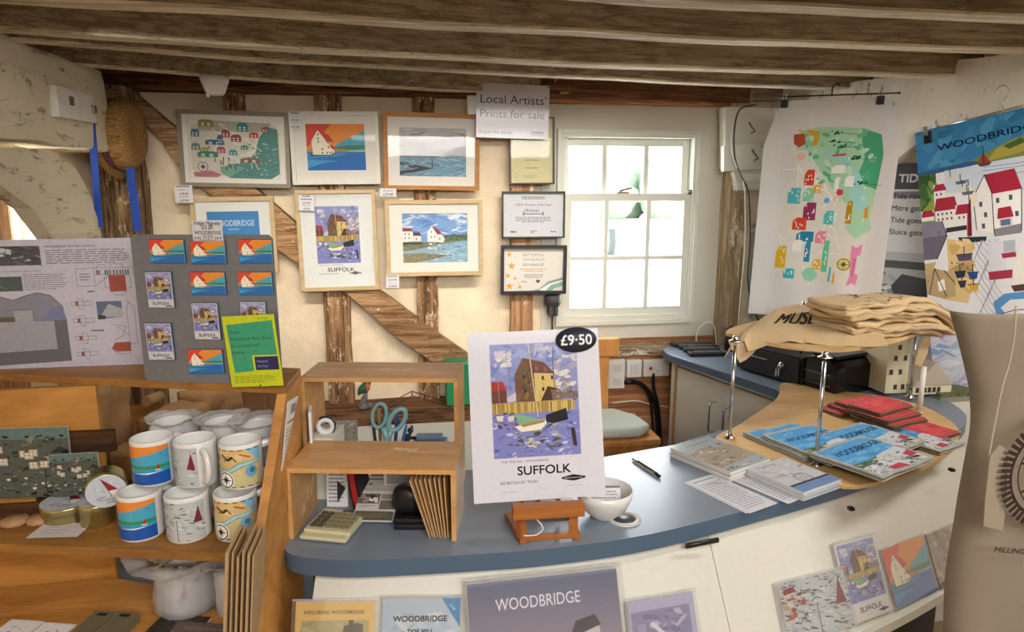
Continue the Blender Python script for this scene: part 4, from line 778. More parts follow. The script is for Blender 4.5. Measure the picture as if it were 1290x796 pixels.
strap([ay(x, y, 2.66) for x, y in ((113, 128), (116, 165), (120, 220), (125, 286))], .024, 'bright blue strap hanging left of the straw hat')
strap([ay(x, y, 2.80) for x, y in ((163, 190), (165, 225), (170, 260), (174, 292))], .030, 'bright blue strap hanging right of the corner post')
M, w, h = rectM(*[ax(*q, -1.085) for q in ((70, 106), (118, 122), (118, 153), (72, 148))])
t = thing('wall_plate', 'white board with cut socket hole fixed to the left beam', 'board', M)
bm = new(); box(bm, (0, 0, -.02), (w, h, .004), bev=.002); obj('board', bm, mk('chipped_white_paint', '#ddd9d0', .5, var=.08, vscale=30), t)
bm = new(); box(bm, (w * .3, h * .45, .003), (w * .42, h * .75, .005)); obj('fixing_hole', bm, mk('dark_hole', '#6a5f50', .9), t)
bm = new(); box(bm, (w * .9, h * .35, .004), (w * .99, h * .62, .012), bev=.001); obj('brass_hook', bm, brass, t)

# ---------------------------------------------------------------- things on the right wall
def art_works(a):
    a.rect(0, 0, 1, 1, '#d8d7d3'); a.rect(0, 0, 1, .115, '#54545a'); a.rect(0, .125, 1, .155, '#86868c'); a.text('HOW THE TIDE MILL WORKS', .04, .085, .05, '#efefef', fit=.92, bold=.05)
    for i, s in enumerate(('Tide rises, fills pond', 'Mitre gates close', 'Tide goes out', 'Sluice gate opens')): a.circ(.3, .143 + i * .054, .018, '#3c3c42'); a.text(s, .36, .158 + i * .054, .034, '#26262c', bold=.02)
    a.rect(0, .4, 1, .56, '#b9bab9'); a.rect(0, .44, 1, .475, '#55565a'); dabs(a, 30, 0, .44, 1, .64, ['#77787c', '#a5a6a6', '#8a8b8e', '#5f6064'], .02, .07, .3); a.poly([(.4, .56), (.46, .5), (.9, .54), (.85, .62), (.45, .64)], '#4a4b50'); a.rect(.02, .86, .98, .98, '#e2e1de')
q0 = ruv(1115, 204, .0)[0] - .19; q1 = ruv(1180, 204, .0)[0] + .28; zt = ruv(1140, 206)[1]; zb = ruv(1140, 480)[1]
a = Art(q1 - q0, zt - zb); art_works(a); tag(a.build('wall_poster', None, printp, RM @ Matrix.Translation((q0, zb, .012)), t=.002), 'grey information poster about how the mill works, behind the towels', 'poster')
# small papers pinned behind the first towel
for px, c, lab, nm in ((((934, 288), (956, 274), (962, 318), (941, 322)), '#e6e4e6', 'white leaflet corner sticking out behind the hanging map towel', 'leaflet'), (((929, 320), (952, 314), (962, 395), (946, 398)), '#a9cbd6', 'pale blue leaflet sticking out behind the hanging map towel', 'leaflet')):
    P = [arw(*q, .05) for q in px]; M, w, h = rectM(*P); a = Art(w + .03, h, c)
    if c == '#e6e4e6': a.para(.15, .3, .9, .8, 8, '#8c8c96'); a.rect(.5, .08, .8, .2, '#b4b4bc')
    else: a.poly([(.4, .1), (1, 0), (1, 1), (.7, .8)], '#c9c8ae'); a.rect(.6, .35, .85, .45, '#2f7fa8')
    tag(a.build('pinned_leaflet', None, printp, M, t=.001), lab, 'leaflet')
# thin cables in the right corner
for i, (pts, c, r, lab) in enumerate(((((952, 132), (932, 138), (925, 165), (926, 200), (934, 222), (943, 245), (945, 300), (942, 350), (948, 385), (956, 405)), '#3d4442', .0035, 'dark thin cable looping down the right corner'), (((925, 150), (921, 180), (926, 205), (936, 225), (939, 260), (938, 320), (933, 370), (930, 410)), '#e9e0d0', .003, 'cream thin cable running down beside the dark one'))):
    bm = new(); tube(bm, curve_pts([ay(*p, 2.9) for p in pts], 5), r, 6); tag(obj('wall_cable', bm, mk('cable%d' % i, c, .5)), lab, 'cable')
bm = new()
for s in (0, 1):
    c = ay(947 + s * 4, 160 + s * 34, 2.92); tube(bm, [c + Vector((-.015, 0, .02)), c, c + Vector((.012, -.01, -.02)), c + Vector((-.008, -.012, -.028))], .004, 6)
tag(obj('iron_latch', bm, brass), 'small metal latch hooks on the white corner block', 'latch')
# ---------------------------------------------------------------- plywood display unit on the left
ply = timber('varnished_ply', '#a06a30', '#d69a50', 0, 5, bump=.1, rough=.4, stretch=.25); plyd = timber('ply_shelf', '#7a4f27', '#b5813f', 0, 6, bump=.15, rough=.45, stretch=.2); plye = mk('ply_edge', '#c29560', .6)
plyb = timber('box_ply', '#c08a50', '#e6b67a', 0, 6, '#f2d4a8', .40, pscale=11, bump=.15, rough=.3, stretch=.25)
unit = thing('display_unit', 'varnished plywood display unit with mugs on its middle shelf', 'display shelf', (-.6, 1.4, .4))
UI = Matrix.Translation((.6, -1.4, -.4))
def shelf(name, pts, z, th, m=plyd, par=unit, MI=UI):
    bm = new(); prism(bm, pts, th, Matrix.Translation((0, 0, z - th)), bev=.0015); return obj(name, bm, m, par, MI)
shelf('top_board', [(-.256, 1.362), (-.25, 1.51), (-1.2, 1.82), (-1.2, 1.655)], 1.22, .016)
shelf('shelf', [(-1.2, 1.42), (-.8, 1.34), (-.293, 1.222), (-.272, 1.53), (-.66, 1.53), (-.66, 1.475), (-1.2, 1.455)], .935, .018)
shelf('shelf', [(-1.2, 1.05), (-.305, 1.05), (-.29, 1.34), (-.38, 1.352), (-.672, 1.478), (-1.2, 1.455)], .77, .018, ply)
bm = new(); A0 = [(-.256, 1.362, 1.205), (-.25, 1.51, 1.205), (-.283, 1.53, .45), (-.312, 1.03, .45), (-.300, 1.10, .77), (-.291, 1.205, .935)]
a = [bm.verts.new(p) for p in A0]; b = [bm.verts.new((p[0] - .018, p[1], p[2])) for p in A0]; bm.faces.new(a); bm.faces.new(b[::-1]); [bm.faces.new((a[i], b[i], b[(i + 1) % 6], a[(i + 1) % 6])) for i in range(6)]
obj('side_panel', bm, ply, unit, UI)
bm = new(); box(bm, (-1.2, 0, .3), (0, .015, 1.204)); obj('back_panel', bm, ply, unit, UI @ Matrix.Translation((-.665, 1.486, 0)) @ Matrix.Rotation(math.radians(2.5), 4, 'Z'))
# notices stuck on the side panel
def on_side(px): return apl(*px, Vector((-.27, 1.4, 1)) , Vector((.9985, .0, -.0))) 
SN = (Vector(A0[1]) - Vector(A0[0])).cross(Vector(A0[5]) - Vector(A0[0])).normalized(); SN = SN if SN.x > 0 else -SN
P = [apl(*q, Vector(A0[0]) + SN * .002, SN) for q in ((358, 513), (374.5, 503), (375, 568), (359, 585))]
M, w, h = rectM(*P); a = Art(w, h, '#e8e6e2'); a.rect(.3, .08, .7, .22, '#8a8a90'); a.para(.12, .3, .88, .36, 1, '#333333'); a.para(.12, .4, .9, .92, 10, '#8e8e92'); tag(a.build('paper_notice', None, printp, M, t=.0008), 'white printed notice stuck on the side of the plywood unit', 'notice')

# information sheet in clear acrylic
Y = 1.60; P = [ay(*q, Y) for q in ((-60, 303), (175, 301), (172, 464), (-60, 476))]; M, w, h = rectM(*P)
t = thing('model_kit_sheet', 'large clear fronted printed cut-out model sheet standing on the unit', 'information sheet', M)
a = Art(w, h, '#cfcbdb'); Q = win(-216, 80, 627, 680)
a.poly(Q(-200, 108, 208, 108, 208, 192, -200, 192), '#45464a'); dabs(a, 60, .02, .05, .5, .185, ['#6d6e72', '#2e2f33', '#8c8c90', '#b3b3b6', '#55565a'], .01, .04, .4); dabs(a, 8, .25, .06, .35, .12, ['#cfcfd2'], .01, .03)
a.text('WOODBRIDGE TIDE MILL, SUFFOLK', *Q(230, 116)[0], .011, '#2c2b36', fit=.275, bold=.03); a.para(*Q(230, 124)[0], *Q(620, 190)[0], 7, '#77747f', ht=.4)
a.text('to the tide powered puzzle to the Mill', *Q(0, 220)[0], .009, '#3f3d48', fit=.24); a.poly(Q(-200, 240, 110, 240, 110, 304, -200, 304), '#4a5a56'); dabs(a, 16, .02, .28, .38, .36, ['#6f8078', '#39463f'], .01, .03, .4); a.para(*Q(118, 228)[0], *Q(320, 302)[0], 8, '#8a8793', ht=.4)
a.poly(Q(-216, 320, 0, 325, 60, 342, 110, 325, 170, 311, 230, 325, 275, 370, 290, 435, 290, 625, -216, 640), '#68686e'); a.poly(Q(-216, 325, 0, 330, 60, 345, 110, 330, 170, 315, 230, 330, 272, 372, 286, 435, -216, 442), '#8b8d9b'); a.poly(Q(120, 440, 286, 436, 280, 372, 220, 380, 200, 420), '#7a84ad'); a.poly(Q(-216, 440, 233, 440, 233, 570, -216, 585), '#aaa8b2'); a.poly(Q(55, 388, 140, 388, 140, 440, 55, 443), '#aeacb8'); a.line(Q(55, 388, 140, 388, 140, 440), .003, '#4a4a50'); a.line(Q(-216, 585, 233, 570, 233, 440), .003, '#4f4f55'); a.poly(Q(-200, 418, 55, 418, 55, 440, -200, 442), '#6b5a4a')
L = lambda *p, w=.0022, c='#4a4854': a.line(Q(*p), w, c)
L(358, 212, 440, 210, 440, 290, 358, 290, 358, 212); a.para(*Q(372, 230)[0], *Q(428, 268)[0], 3, '#6d6a78', ht=.35); a.poly(Q(505, 243, 583, 243, 583, 317, 505, 317), '#a5472f'); L(440, 210, 620, 210, 620, 240, 440, 240, 440, 210); [a.poly(Q(x, 220, x + 6, 220, x + 6, 241, x, 241), '#2f2e36') for x in (452, 462, 490, 500, 512, 530, 545, 560, 572, 585, 596)]; L(440, 290, 500, 250); L(515, 317, 525, 333, 570, 333, 583, 317); L(455, 210, 462, 196, 490, 196, 497, 210); L(515, 210, 520, 193, 570, 193, 580, 210); L(583, 243, 605, 250, 605, 300, 583, 305); L(505, 243, 485, 258, 485, 300, 505, 300)
for y in (368, 445, 525, 597):
    L(320, y - 10, 415, y - 10, 415, y + 8, 320, y + 8, 320, y - 10); a.poly(Q(338, y - 9, 352, y - 9, 352, y + 7, 338, y + 7), '#9c5046'); L(352, y - 24, 372, y - 24, 380, y - 4, 372, y + 24, 355, y + 22, 350, y, 352, y - 24)
a.poly(Q(434, 360, 551, 360, 551, 432, 434, 442), '#5d6c8e'); a.poly(Q(445, 432, 490, 372, 551, 395, 551, 432), '#b4b6bb'); a.poly(Q(434, 420, 470, 425, 470, 440, 434, 442), '#22242a'); a.para(*Q(400, 308)[0], *Q(458, 320)[0], 1, '#4a4854'); a.para(*Q(395, 485)[0], *Q(470, 498)[0], 1, '#4a4854')
a.poly(Q(483, 575, 500, 550, 575, 548, 573, 592, 500, 592), '#a8492f'); L(575, 360, 610, 390, 608, 555, 572, 560, 572, 390, 590, 362); L(500, 465, 560, 480, 540, 520, 500, 540); L(520, 478, 575, 520); L(480, 575, 500, 600, 565, 605, 578, 590)
a.text('Museum, Tide Mill Way, Woodbridge, Suffolk IP12 1BY  01728 748888', *Q(0, 668)[0], .009, '#2f2e38', fit=.46, bold=.03)
a.build('printed_sheet', t, printp, t=.001)
bm = new(); box(bm, (-.002, -.001, .002), (w + .004, h + .012, .0045)); obj('acrylic_front', bm, clearmat('acrylic', gloss=.12, tint=(.97, .97, .97)), t)
bm = new(); box(bm, (-.0, -.003, -.05), (w, -.0005, .02), bev=.001); obj('acrylic_foot', bm, clearmat('acrylic', ''), t)

# grey magnetic board with fridge magnets
p0 = Vector((-.575, 1.463, 1.221)); dl = Vector((.305, -.1, 0)).normalized(); nb = Vector((dl.y, -dl.x, 0))   # towards viewer
def bq(px, off=0): return apl(px[0], px[1], p0 + nb * off, nb)
M, w, h = rectM(*[bq(q) for q in ((177, 296.5), (349, 295.5), (351, 486), (171.5, 477.5))])
bmx = new(); prism(bmx, [(.008, 0), (w - .008, 0), (w, .006), (w, h - .008), (w - .008, h), (.008, h), (0, h - .008), (0, .006)], .003, Matrix.Translation((0, 0, -.0015)))
o = obj('magnet_board', bmx, mk('galvanised_grey', '#77797e', .45, .35, var=.07, vscale=60), None, M); tag(o, 'grey metal board covered with picture magnets on top of the unit', 'magnet board')
bm = new(); box(bm, (w * .3, 0.0, -.05), (w * .7, .004, -.0015)); obj('stand_foot', bm, mk('galvanised_grey', ''), o)
where = ('top left', 'top middle beside its price label', 'top right', 'second row middle', 'second row right', 'bottom middle')
for (x0, y0, x1, y1), wh in zip(((189, 302, 232.5, 331), (241, 304, 284, 332), (301.5, 302, 343, 331), (241, 343, 284, 371), (301, 343, 343, 371), (238, 440.5, 281, 470)), where):
    M, w, h = rectM(*[bq(q, .004) for q in ((x0, y0), (x1, y0), (x1 + .5, y1), (x0 + .5, y1))]); t = thing('fridge_magnet', 'orange sky white mill magnet, %s of the grey board' % wh, 'fridge magnet', M, 'fridge magnets on the grey board')
    bm = new(); box(bm, (-.001, -.001, -.0025), (w + .001, h + .001, .0015), bev=.001); obj('case', bm, mk('clear_case', '#2f5163', .2), t); a = Art(w, h); art_sunset(a); a.build('picture', t, printg, Matrix.Translation((0, 0, .002)), t=.0003)
for (x0, y0, x1, y1), wh in zip(((185.6, 343, 217.7, 387), (185.6, 407.5, 217.7, 452.5), (244, 382, 276, 427), (305, 380.5, 336, 424)), ('upper left', 'lower left', 'middle', 'half behind the green pass card')):
    M, w, h = rectM(*[bq(q, .004) for q in ((x0, y0), (x1, y0), (x1 + .5, y1), (x0 + .5, y1))]); t = thing('fridge_magnet', 'SUFFOLK poster magnet, %s of the grey board' % wh, 'fridge magnet', M, 'fridge magnets on the grey board')
    bm = new(); box(bm, (-.001, -.001, -.0025), (w + .001, h + .001, .0015), bev=.001); obj('case', bm, mk('clear_case', ''), t); a = Art(w, h, '#cfcbcf'); random.seed(3); art_mill_scene(a.sub(.03, .02, .97, .77)); a.sub(0, 0, 1, 1); a.text('SUFFOLK', .18, .92, .1, '#1e1e1e', fit=.65, bold=.03); a.rect(.68, .94, .92, .97, '#222222'); a.build('picture', t, printmat('dull_picture', .25, mottle=.2), Matrix.Translation((0, 0, .002)), t=.0003)
M, w, h = rectM(*[bq(q, .006) for q in ((242, 277.5), (280, 277.5), (280.5, 303.5), (242.5, 303.5))]); a = Art(w, h, '#d5d2d6'); a.text('Fridge Magnets', .5, .22, .11, '#333238', al='c', fit=.86, shear=.15, bold=.03); a.text('£3.20', .5, .43, .12, '#333238', al='c', shear=.15, bold=.03); a.text('WOODBRIDGE', .5, .68, .11, '#3c3b42', al='c', fit=.88, bold=.03); a.text('TIDE MILL', .5, .8, .07, '#3c3b42', al='c'); a.text('MUSEUM', .5, .98, .13, '#55545c', al='c', fit=.88)
tag(a.build('price_label', None, printp, M, t=.0008), 'small white fridge magnets price label clipped above the grey board', 'price label')
M, w, h = rectM(*[bq(q, .016) for q in ((284, 398.5), (349, 396), (352.5, 485), (287.5, 488))])
t = thing('pass_card', 'bright yellow and green NATIONAL ART PASS card leaning on the board', 'card', M)
a = Art(w, h, '#c4cc1e'); a.poly([(.06, .12), (.95, .08), (.97, .75), (.1, .8)], '#3a9a72'); a.text('Art Fund', .68, .065, .045, '#333a20', fit=.2)
for i, s in enumerate(('Your', 'National Art Pass', 'is accepted', 'here.')): a.text(s, .11, .245 + i * .095, .058, '#1f3a38', fit=(.2, .8, .53, .25)[i])
a.rect(.48, .56, .97, .8, '#c4cc1e'); a.rect(.52, .58, .97, .77, '#262a52'); a.text('National', .56, .66, .045, '#9aa0d8'); a.text('Art Pass', .56, .73, .045, '#9aa0d8'); a.para(.08, .84, .9, .95, 5, '#6d7420', ht=.35); a.circ(.56, .985, .02, '#7a6a20')
a.build('card', t, printp, t=.0015)

# ---------------------------------------------------------------- mugs
ceramic = mk('white_ceramic', '#dedcd8', .12, spec=.6); inner = mk('mug_inside', '#c9c7c2', .25)
MR, MH = .0405, .094
def mug(x, y, z, label, art=None, turn=0, hand=-.2, span=4.6, n=1, group='souvenir mugs stacked on the middle shelf', off=0):
    t = thing('souvenir_mug', label, 'mug', (x, y, z), group)
    bm = new(); lathe(bm, [(0, .003), (.032, .003), (.034, 0), (.037, .001), (MR, .006), (MR, MH - .003), (MR - .001, MH), (MR - .003, MH), (MR - .004, MH - .004), (MR - .004, .012), (MR - .009, .008), (0, .007)], 36); obj('body', bm, ceramic, t)
    c, s = math.cos(hand), math.sin(hand); pts = [(MR - .003, .076), (MR + .012, .079), (MR + .024, .068), (MR + .027, .048), (MR + .02, .028), (MR + .008, .018), (MR - .003, .02)]
    bm = new(); tube(bm, [Vector((r * c, r * s, zz)) for r, zz in [(p.x, p.y) for p in curve_pts([(a, b, 0) for a, b in pts], 4)]], .0055, 10, flat=1.5); obj('handle', bm, ceramic, t)
    if art:
        wd = span * (MR + .0003); a = Art(wd, .078, '#d8d6d2', step=1.2e-5); art(a); R0 = MR + .0003
        fn = lambda u, v, k: Vector(((R0 + k) * math.cos(-PI / 2 + turn + (u - wd / 2) / R0), (R0 + k) * math.sin(-PI / 2 + turn + (u - wd / 2) / R0), v + .008))
        a.build('printed_band', t, printg, t=0, nx=40, fn=fn)
    return t
def m_sun(a): art_sunset(a.sub(.0, 0, .5, 1), False); art_sunset(a.sub(.5, 0, 1, 1), True); a.sub(0, 0, 1, 1)
def m_sun2(a): art_sunset(a.sub(.22, 0, .78, 1), False); a.sub(0, 0, 1, 1)
def m_sk(a): art_sketch(a.sub(.0, 0, .5, 1)); art_sketch(a.sub(.5, 0, 1, 1)); a.sub(0, 0, 1, 1)
def m_sk2(a): art_sketch(a.sub(.22, 0, .78, 1)); a.sub(0, 0, 1, 1)
def m_ch(a): art_chart(a.sub(.2, 0, .8, 1)); a.sub(0, 0, 1, 1)
random.seed(8)
Z0, Z1 = .935, .935 + MH + .001
mug(-.541, 1.339, Z0, 'blue sea mug under an orange sky, leftmost of the bottom row', m_sun2, -.25, .9)
mug(-.448, 1.320, Z0, 'grey sketch mug with dark red sail, middle of the bottom row', m_sk2, -.2, 1.2)
mug(-.355, 1.312, Z0, 'sandy chart mug with compass, bottom row beside the leaflets', m_ch, -.15, .35)
mug(-.523, 1.378, Z1, 'blue sea mug under an orange sky, leftmost of the upper row', m_sun2, -.2, .9)
mug(-.436, 1.358, Z1, 'white mug turned to show its handle, middle of the upper row', m_sk, -1.95, -.98)
mug(-.345, 1.337, Z1, 'sandy chart mug with compass, upper row beside the side panel', m_ch, -.15, .3)
for x, y in ((-.545, 1.432), (-.452, 1.413), (-.360, 1.405)): mug(x, y, Z0, 'plain mug hidden in the back row under the bagged mugs', None, 0, 1.5, group='mugs in the back row')
film = clearmat('bag_film', gloss=.16, rough=.12, cloud=.5, film='#f6f6f6'); film2 = clearmat('bag_film_thin', gloss=.2, rough=.1, cloud=.3, film='#f8f8f8')
def bagged(x, y, z, label, seed, hgt=.098, r=.047, flare=.0, m=film):
    t = mug(x, y, z, label, m_sk if seed % 2 else None, .5, 1.2, group='mugs wrapped in plastic bags')
    bm = new(); n = 40; prof = [(.0, -.0005), (r * .75, .0), (r * 1.0, .015), (r * .98, .05), (r * .95, .085), (r * .92, MH + .004), (r * 1.06, hgt), (r * 1.25 + flare, hgt + .006)]
    lathe(bm, prof, n); 
    for v in bm.verts:
        k = max(0, v.co.z / hgt); q = v.co * 26 + Vector((seed * 3.1, 0, 0)); d = Vector(noise.noise_vector(q)); rr = math.hypot(v.co.x, v.co.y)
        if rr > .02: v.co += Vector((d.x, d.y, 0)) * (.003 + .009 * k * k) ; v.co.z += d.z * (.014 if hgt > .11 else .006) * k * k; 
        rr2 = math.hypot(v.co.x, v.co.y)
        if 0.001 < v.co.z < MH and rr2 < MR + .002 and rr > .02: v.co.x *= (MR + .002) / rr2; v.co.y *= (MR + .002) / rr2
    bmesh.ops.subdivide_edges(bm, edges=bm.edges[:], cuts=1, use_grid_fill=True)
    for v in bm.verts: v.co += v.normal * noise.noise(v.co * 90 + Vector((seed, 0, 0))) * .0022
    o = obj('plastic_bag', bm, m, t); o.modifiers.new('s', 'SOLIDIFY').thickness = .0003; return t
bagged(-.515, 1.475, Z1, 'mug wrapped in clear plastic behind the upper row, leftmost', 1); bagged(-.405, 1.452, Z1, 'mug wrapped in clear plastic behind the upper row, middle', 2); bagged(-.328, 1.43, Z1, 'mug in clear plastic behind the upper row, beside the side panel', 3)
bagged(-.468, 1.335, .77, 'mug in a crumpled clear plastic bag on the lowest shelf', 5, .125, .062, .03, film2); bagged(-.355, 1.31, .77, 'bagged mug partly behind the standing brown leaflets', 4, .115, .05, .01)

# tins, discs and note on the middle shelf
gold = mk('pale_gold_tin', '#b7ae78', .28, .85); lidm = printg
def tinlid(a):
    a.circ(.5, .5, .5, '#c7ccd6', n=40); dabs(a, 14, .2, .2, .8, .8, ['#b7c2d2', '#d8dbe0', '#a5b2c4'], .03, .1); a.poly([(.38, .08), (.78, .48), (.55, .5)], '#97283a'); a.poly([(.56, .5), (.78, .5), (.72, .68), (.6, .64)], '#f0eeec'); a.line([(.38, .08), (.62, .66)], .015, '#3a3a40'); a.text('Woodbridge', .5, .78, .055, '#3a3a44', al='c', fit=.45, shear=.3); a.text('Tide Mill', .56, .87, .05, '#3a3a44', al='c', shear=.3); a.line([(.25, .7), (.45, .66)], .02, '#4a4a52')
def tin(M, r, h, label, lid=True):
    t = thing('souvenir_tin', label, 'tin', M, 'round gold tins'); bm = new(); lathe(bm, [(0, 0), (r - .002, 0), (r, .002), (r, h * .62), (r + .0015, h * .64), (r + .0015, h - .003), (r, h), (0, h)], 40); obj('body', bm, gold, t)
    a = Art(2 * r, 2 * r, '#c7ccd6', step=2e-5); tinlid(a); a.build('lid_print', t, lidm, Matrix.Translation((-r, -r, h + .0004)), t=0, fillbase=False); return t
tin(Matrix.Translation((-.725, 1.445, .935)), .049, .036, 'flat gold tin with a pale sailing lid beside the note card')
tin(Matrix.Translation((-.652, 1.405, .935)), .031, .048, 'small gold tin under the tilted tin')
Mt = Matrix.Translation((-.631, 1.415, 1.021)) @ Matrix.Rotation(.35, 4, 'Z') @ Matrix.Rotation(math.radians(97), 4, 'X')
tin(Mt, .036, .045, 'gold tin on its side showing its sailing boat lid')
bisc = mk('pale_cork', '#b38a63', .9, bump=.8, bscale=160, var=.15, vscale=40)
for i, (px, py, r) in enumerate(((19, 657, .026), (50, 655, .024))):
    c = az(px, py, .94); bm = new(); lathe(bm, [(0, 0), (r * .9, 0), (r, .006), (r * .9, .012), (0, .014)], 24); wobble(bm, .001, 60); tag(obj('round_disc', bm, bisc, None, Matrix.Translation((c.x, c.y, .9355))), ('pale round disc on the middle shelf, farthest from the tins', 'pale round disc on the middle shelf touching the flat tin')[i], 'disc', 'pale round discs')
P = [az(*q, .9375) for q in ((54.4, 660), (117, 657.5), (99, 676), (33.5, 677))]; M, w, h = rectM(*P)
a = Art(w, h, '#d8cfd2'); 
for i in range(3): a.line([(.2 + .07 * k, .3 + .2 * i + .04 * math.sin(k * 2.3 + i)) for k in range(9 - i)], .008, '#55444a')
tag(a.build('note_card', None, printp, M, t=.0006), 'white handwritten note card lying at the shelf edge', 'note card')
# tile pictures on a dark rack
dkw = timber('dark_rack_wood', '#2e1c10', '#5a3a22', 0, 8, rough=.5); t = thing('tile_rack', 'dark wooden ledge rack behind the tile pictures', 'rack', (-.85, 1.484, .9355))
bm = new(); box(bm, (-.35, -.028, 0), (.125, -.001, .010), bev=.001); box(bm, (-.35, -.030, .0), (.085, -.024, .03), bev=.001); obj('ledge', bm, dkw, t)
for q in ((88, 544, 146, 568),):
    A_, B_ = ay(q[0], q[1], 1.474), ay(q[2], q[3], 1.474); bm = new(); box(bm, (-.35, -.012, B_.z - .9355), (B_.x + .85, -.001, A_.z - .9355), bev=.001); box(bm, (.05, -.010, 0), (.07, -.001, B_.z - .9355)); obj('back_rail', bm, dkw, t)
def tileart(a): random.seed(31); a.rect(0, 0, 1, 1, '#4f5850'); a.rect(0, 0, 1, .16, '#5f7672'); dabs(a, 120, 0, .1, 1, 1, ['#3c4036', '#66675a', '#2a2e2a', '#80806c', '#4c4c3c', '#1f2222'], .02, .06, .7); [house(a, random.uniform(.1, .8), random.uniform(.35, .6), .1, '#b7b09a', '#5b4a40') for _ in range(9)]; dabs(a, 12, .0, .65, 1, .95, ['#d6d2c2'], .01, .03); a.line([(.7, .6), (.7, .95)], .012, '#222428')
for px, lab, yy in ((((-22, 541), (89.5, 538), (88, 624), (-22, 629)), 'large dark harbour picture tile standing on the rack', 1.462), (((65, 574), (127, 570), (124, 622), (64, 626)), 'small dark harbour picture tile in front of the large one', 1.448)):
    P = [ay(*q, yy) for q in px]; M, w, h = rectM(*P); a = Art(w, h); tileart(a); tag(a.build('picture_tile', None, printmat('dark_gloss_print', .22, mottle=.2), M, t=.006, back='#cfc8b8'), lab, 'picture tile', 'picture tiles')

# tall brown leaflets standing on edge by the side panel
kraft = mk('kraft_board', '#a98a62', .85, var=.08, vscale=40)
for i in range(6):
    x = -.345 + i * .0085 + (0, .001, 0, .002, .001, 0)[i]; h = (.238, .236, .225, .24, .232, .225)[i]; bm = new(); box(bm, (0, 0, 0), ((.0055, .003, .004, .003, .004, .003)[i], .10, h), bev=.0004)
    tag(obj('brown_leaflet', bm, kraft, None, Matrix.Translation((x, 1.105 + .004 * (i % 3), .7705)) @ Matrix.Rotation(math.radians(5.5), 4, 'Y')), 'tall brown leaflet standing on edge beside the side panel', 'leaflet', 'brown leaflets standing on edge')
# flat stock on the lowest shelf
def flat(px, z, art, name, label, cat, t=.002, base='#e8e4e4', mat=None, back=None, group=None):
    P = [az(*q, z) for q in px]; M, w, h = rectM(*P); a = Art(w, h, base)
    if art: art(a)
    return tag(a.build(name, None, mat or printp, M, t=t, back=back), label, cat, group)
def wcard(a): a.line([(.02, .02), (.98, .02), (.98, .98), (.02, .98)], .01, '#b8b0b8', True); dabs(a, 16, .3, .25, .7, .6, ['#8c7f8c', '#a89ca4'], .02, .05); a.para(.2, .7, .8, .8, 1, '#9a8f98')
flat(((6, 780), (45, 783), (25, 815), (-20, 812)), .7725, wcard, 'greeting_card', 'white card with faint print lying at the far corner of the lowest shelf', 'card', group='white cards on the lowest shelf')
flat(((47, 784), (86, 787), (70, 818), (27, 815)), .7725, wcard, 'greeting_card', 'white card lying against the bundle of grey packs', 'card', group='white cards on the lowest shelf')
gb = mk('grey_pack_board', '#6b6248', .8, var=.1, vscale=30)
for k, (q, lab) in enumerate((((( 112, 769), (136, 770), (107, 815), (78, 813)), 'bundle of grey cardboard packs, the one nearer the white cards'), (((137, 770), (163, 771.5), (140, 817), (108, 815)), 'bundle of grey cardboard packs, the one nearer the dark booklet'))):
    P = [az(*p, .792) for p in q]; M, w, h = rectM(*P); t = thing('card_pack', lab, 'card pack', M, 'grey card packs')
    for j in range(4): bm = new(); box(bm, (.001 * (j % 2), .001 * j, -.0215 + .0054 * j), (w, h, -.0215 + .0054 * j + .0048), bev=.0006); obj('card', bm, gb, t)
    bm = new(); box(bm, (w * .3, h * .86, -.0003), (w * .75, h * .93, .0003)); obj('slot', bm, mk('dark_slot', '#1c1712', .9), t)
def dbook(a): a.rect(0, 0, 1, 1, '#352a26'); dabs(a, 30, 0, 0, 1, 1, ['#4c3d38', '#241c1a', '#5a4a44'], .05, .12)
def dbook2(a): a.rect(0, 0, 1, 1, '#62514b'); a.text('WOODBRIDGE', .5, .25, .07, '#94827a', al='c', fit=.7); dabs(a, 20, 0, .3, 1, 1, ['#4c3d38', '#75645c'], .05, .12)
flat(((203, 773), (262, 777), (232, 822), (165, 817)), .778, dbook, 'dark_booklet', 'dark brown booklet lying on the lowest shelf', 'booklet', t=.006, back='#e0d8cc'); flat(((222, 782), (293, 788), (285, 825), (196, 821)), .7855, dbook2, 'brown_booklet', 'faded brown booklet on top of the dark one', 'booklet', t=.006, back='#b0a498')

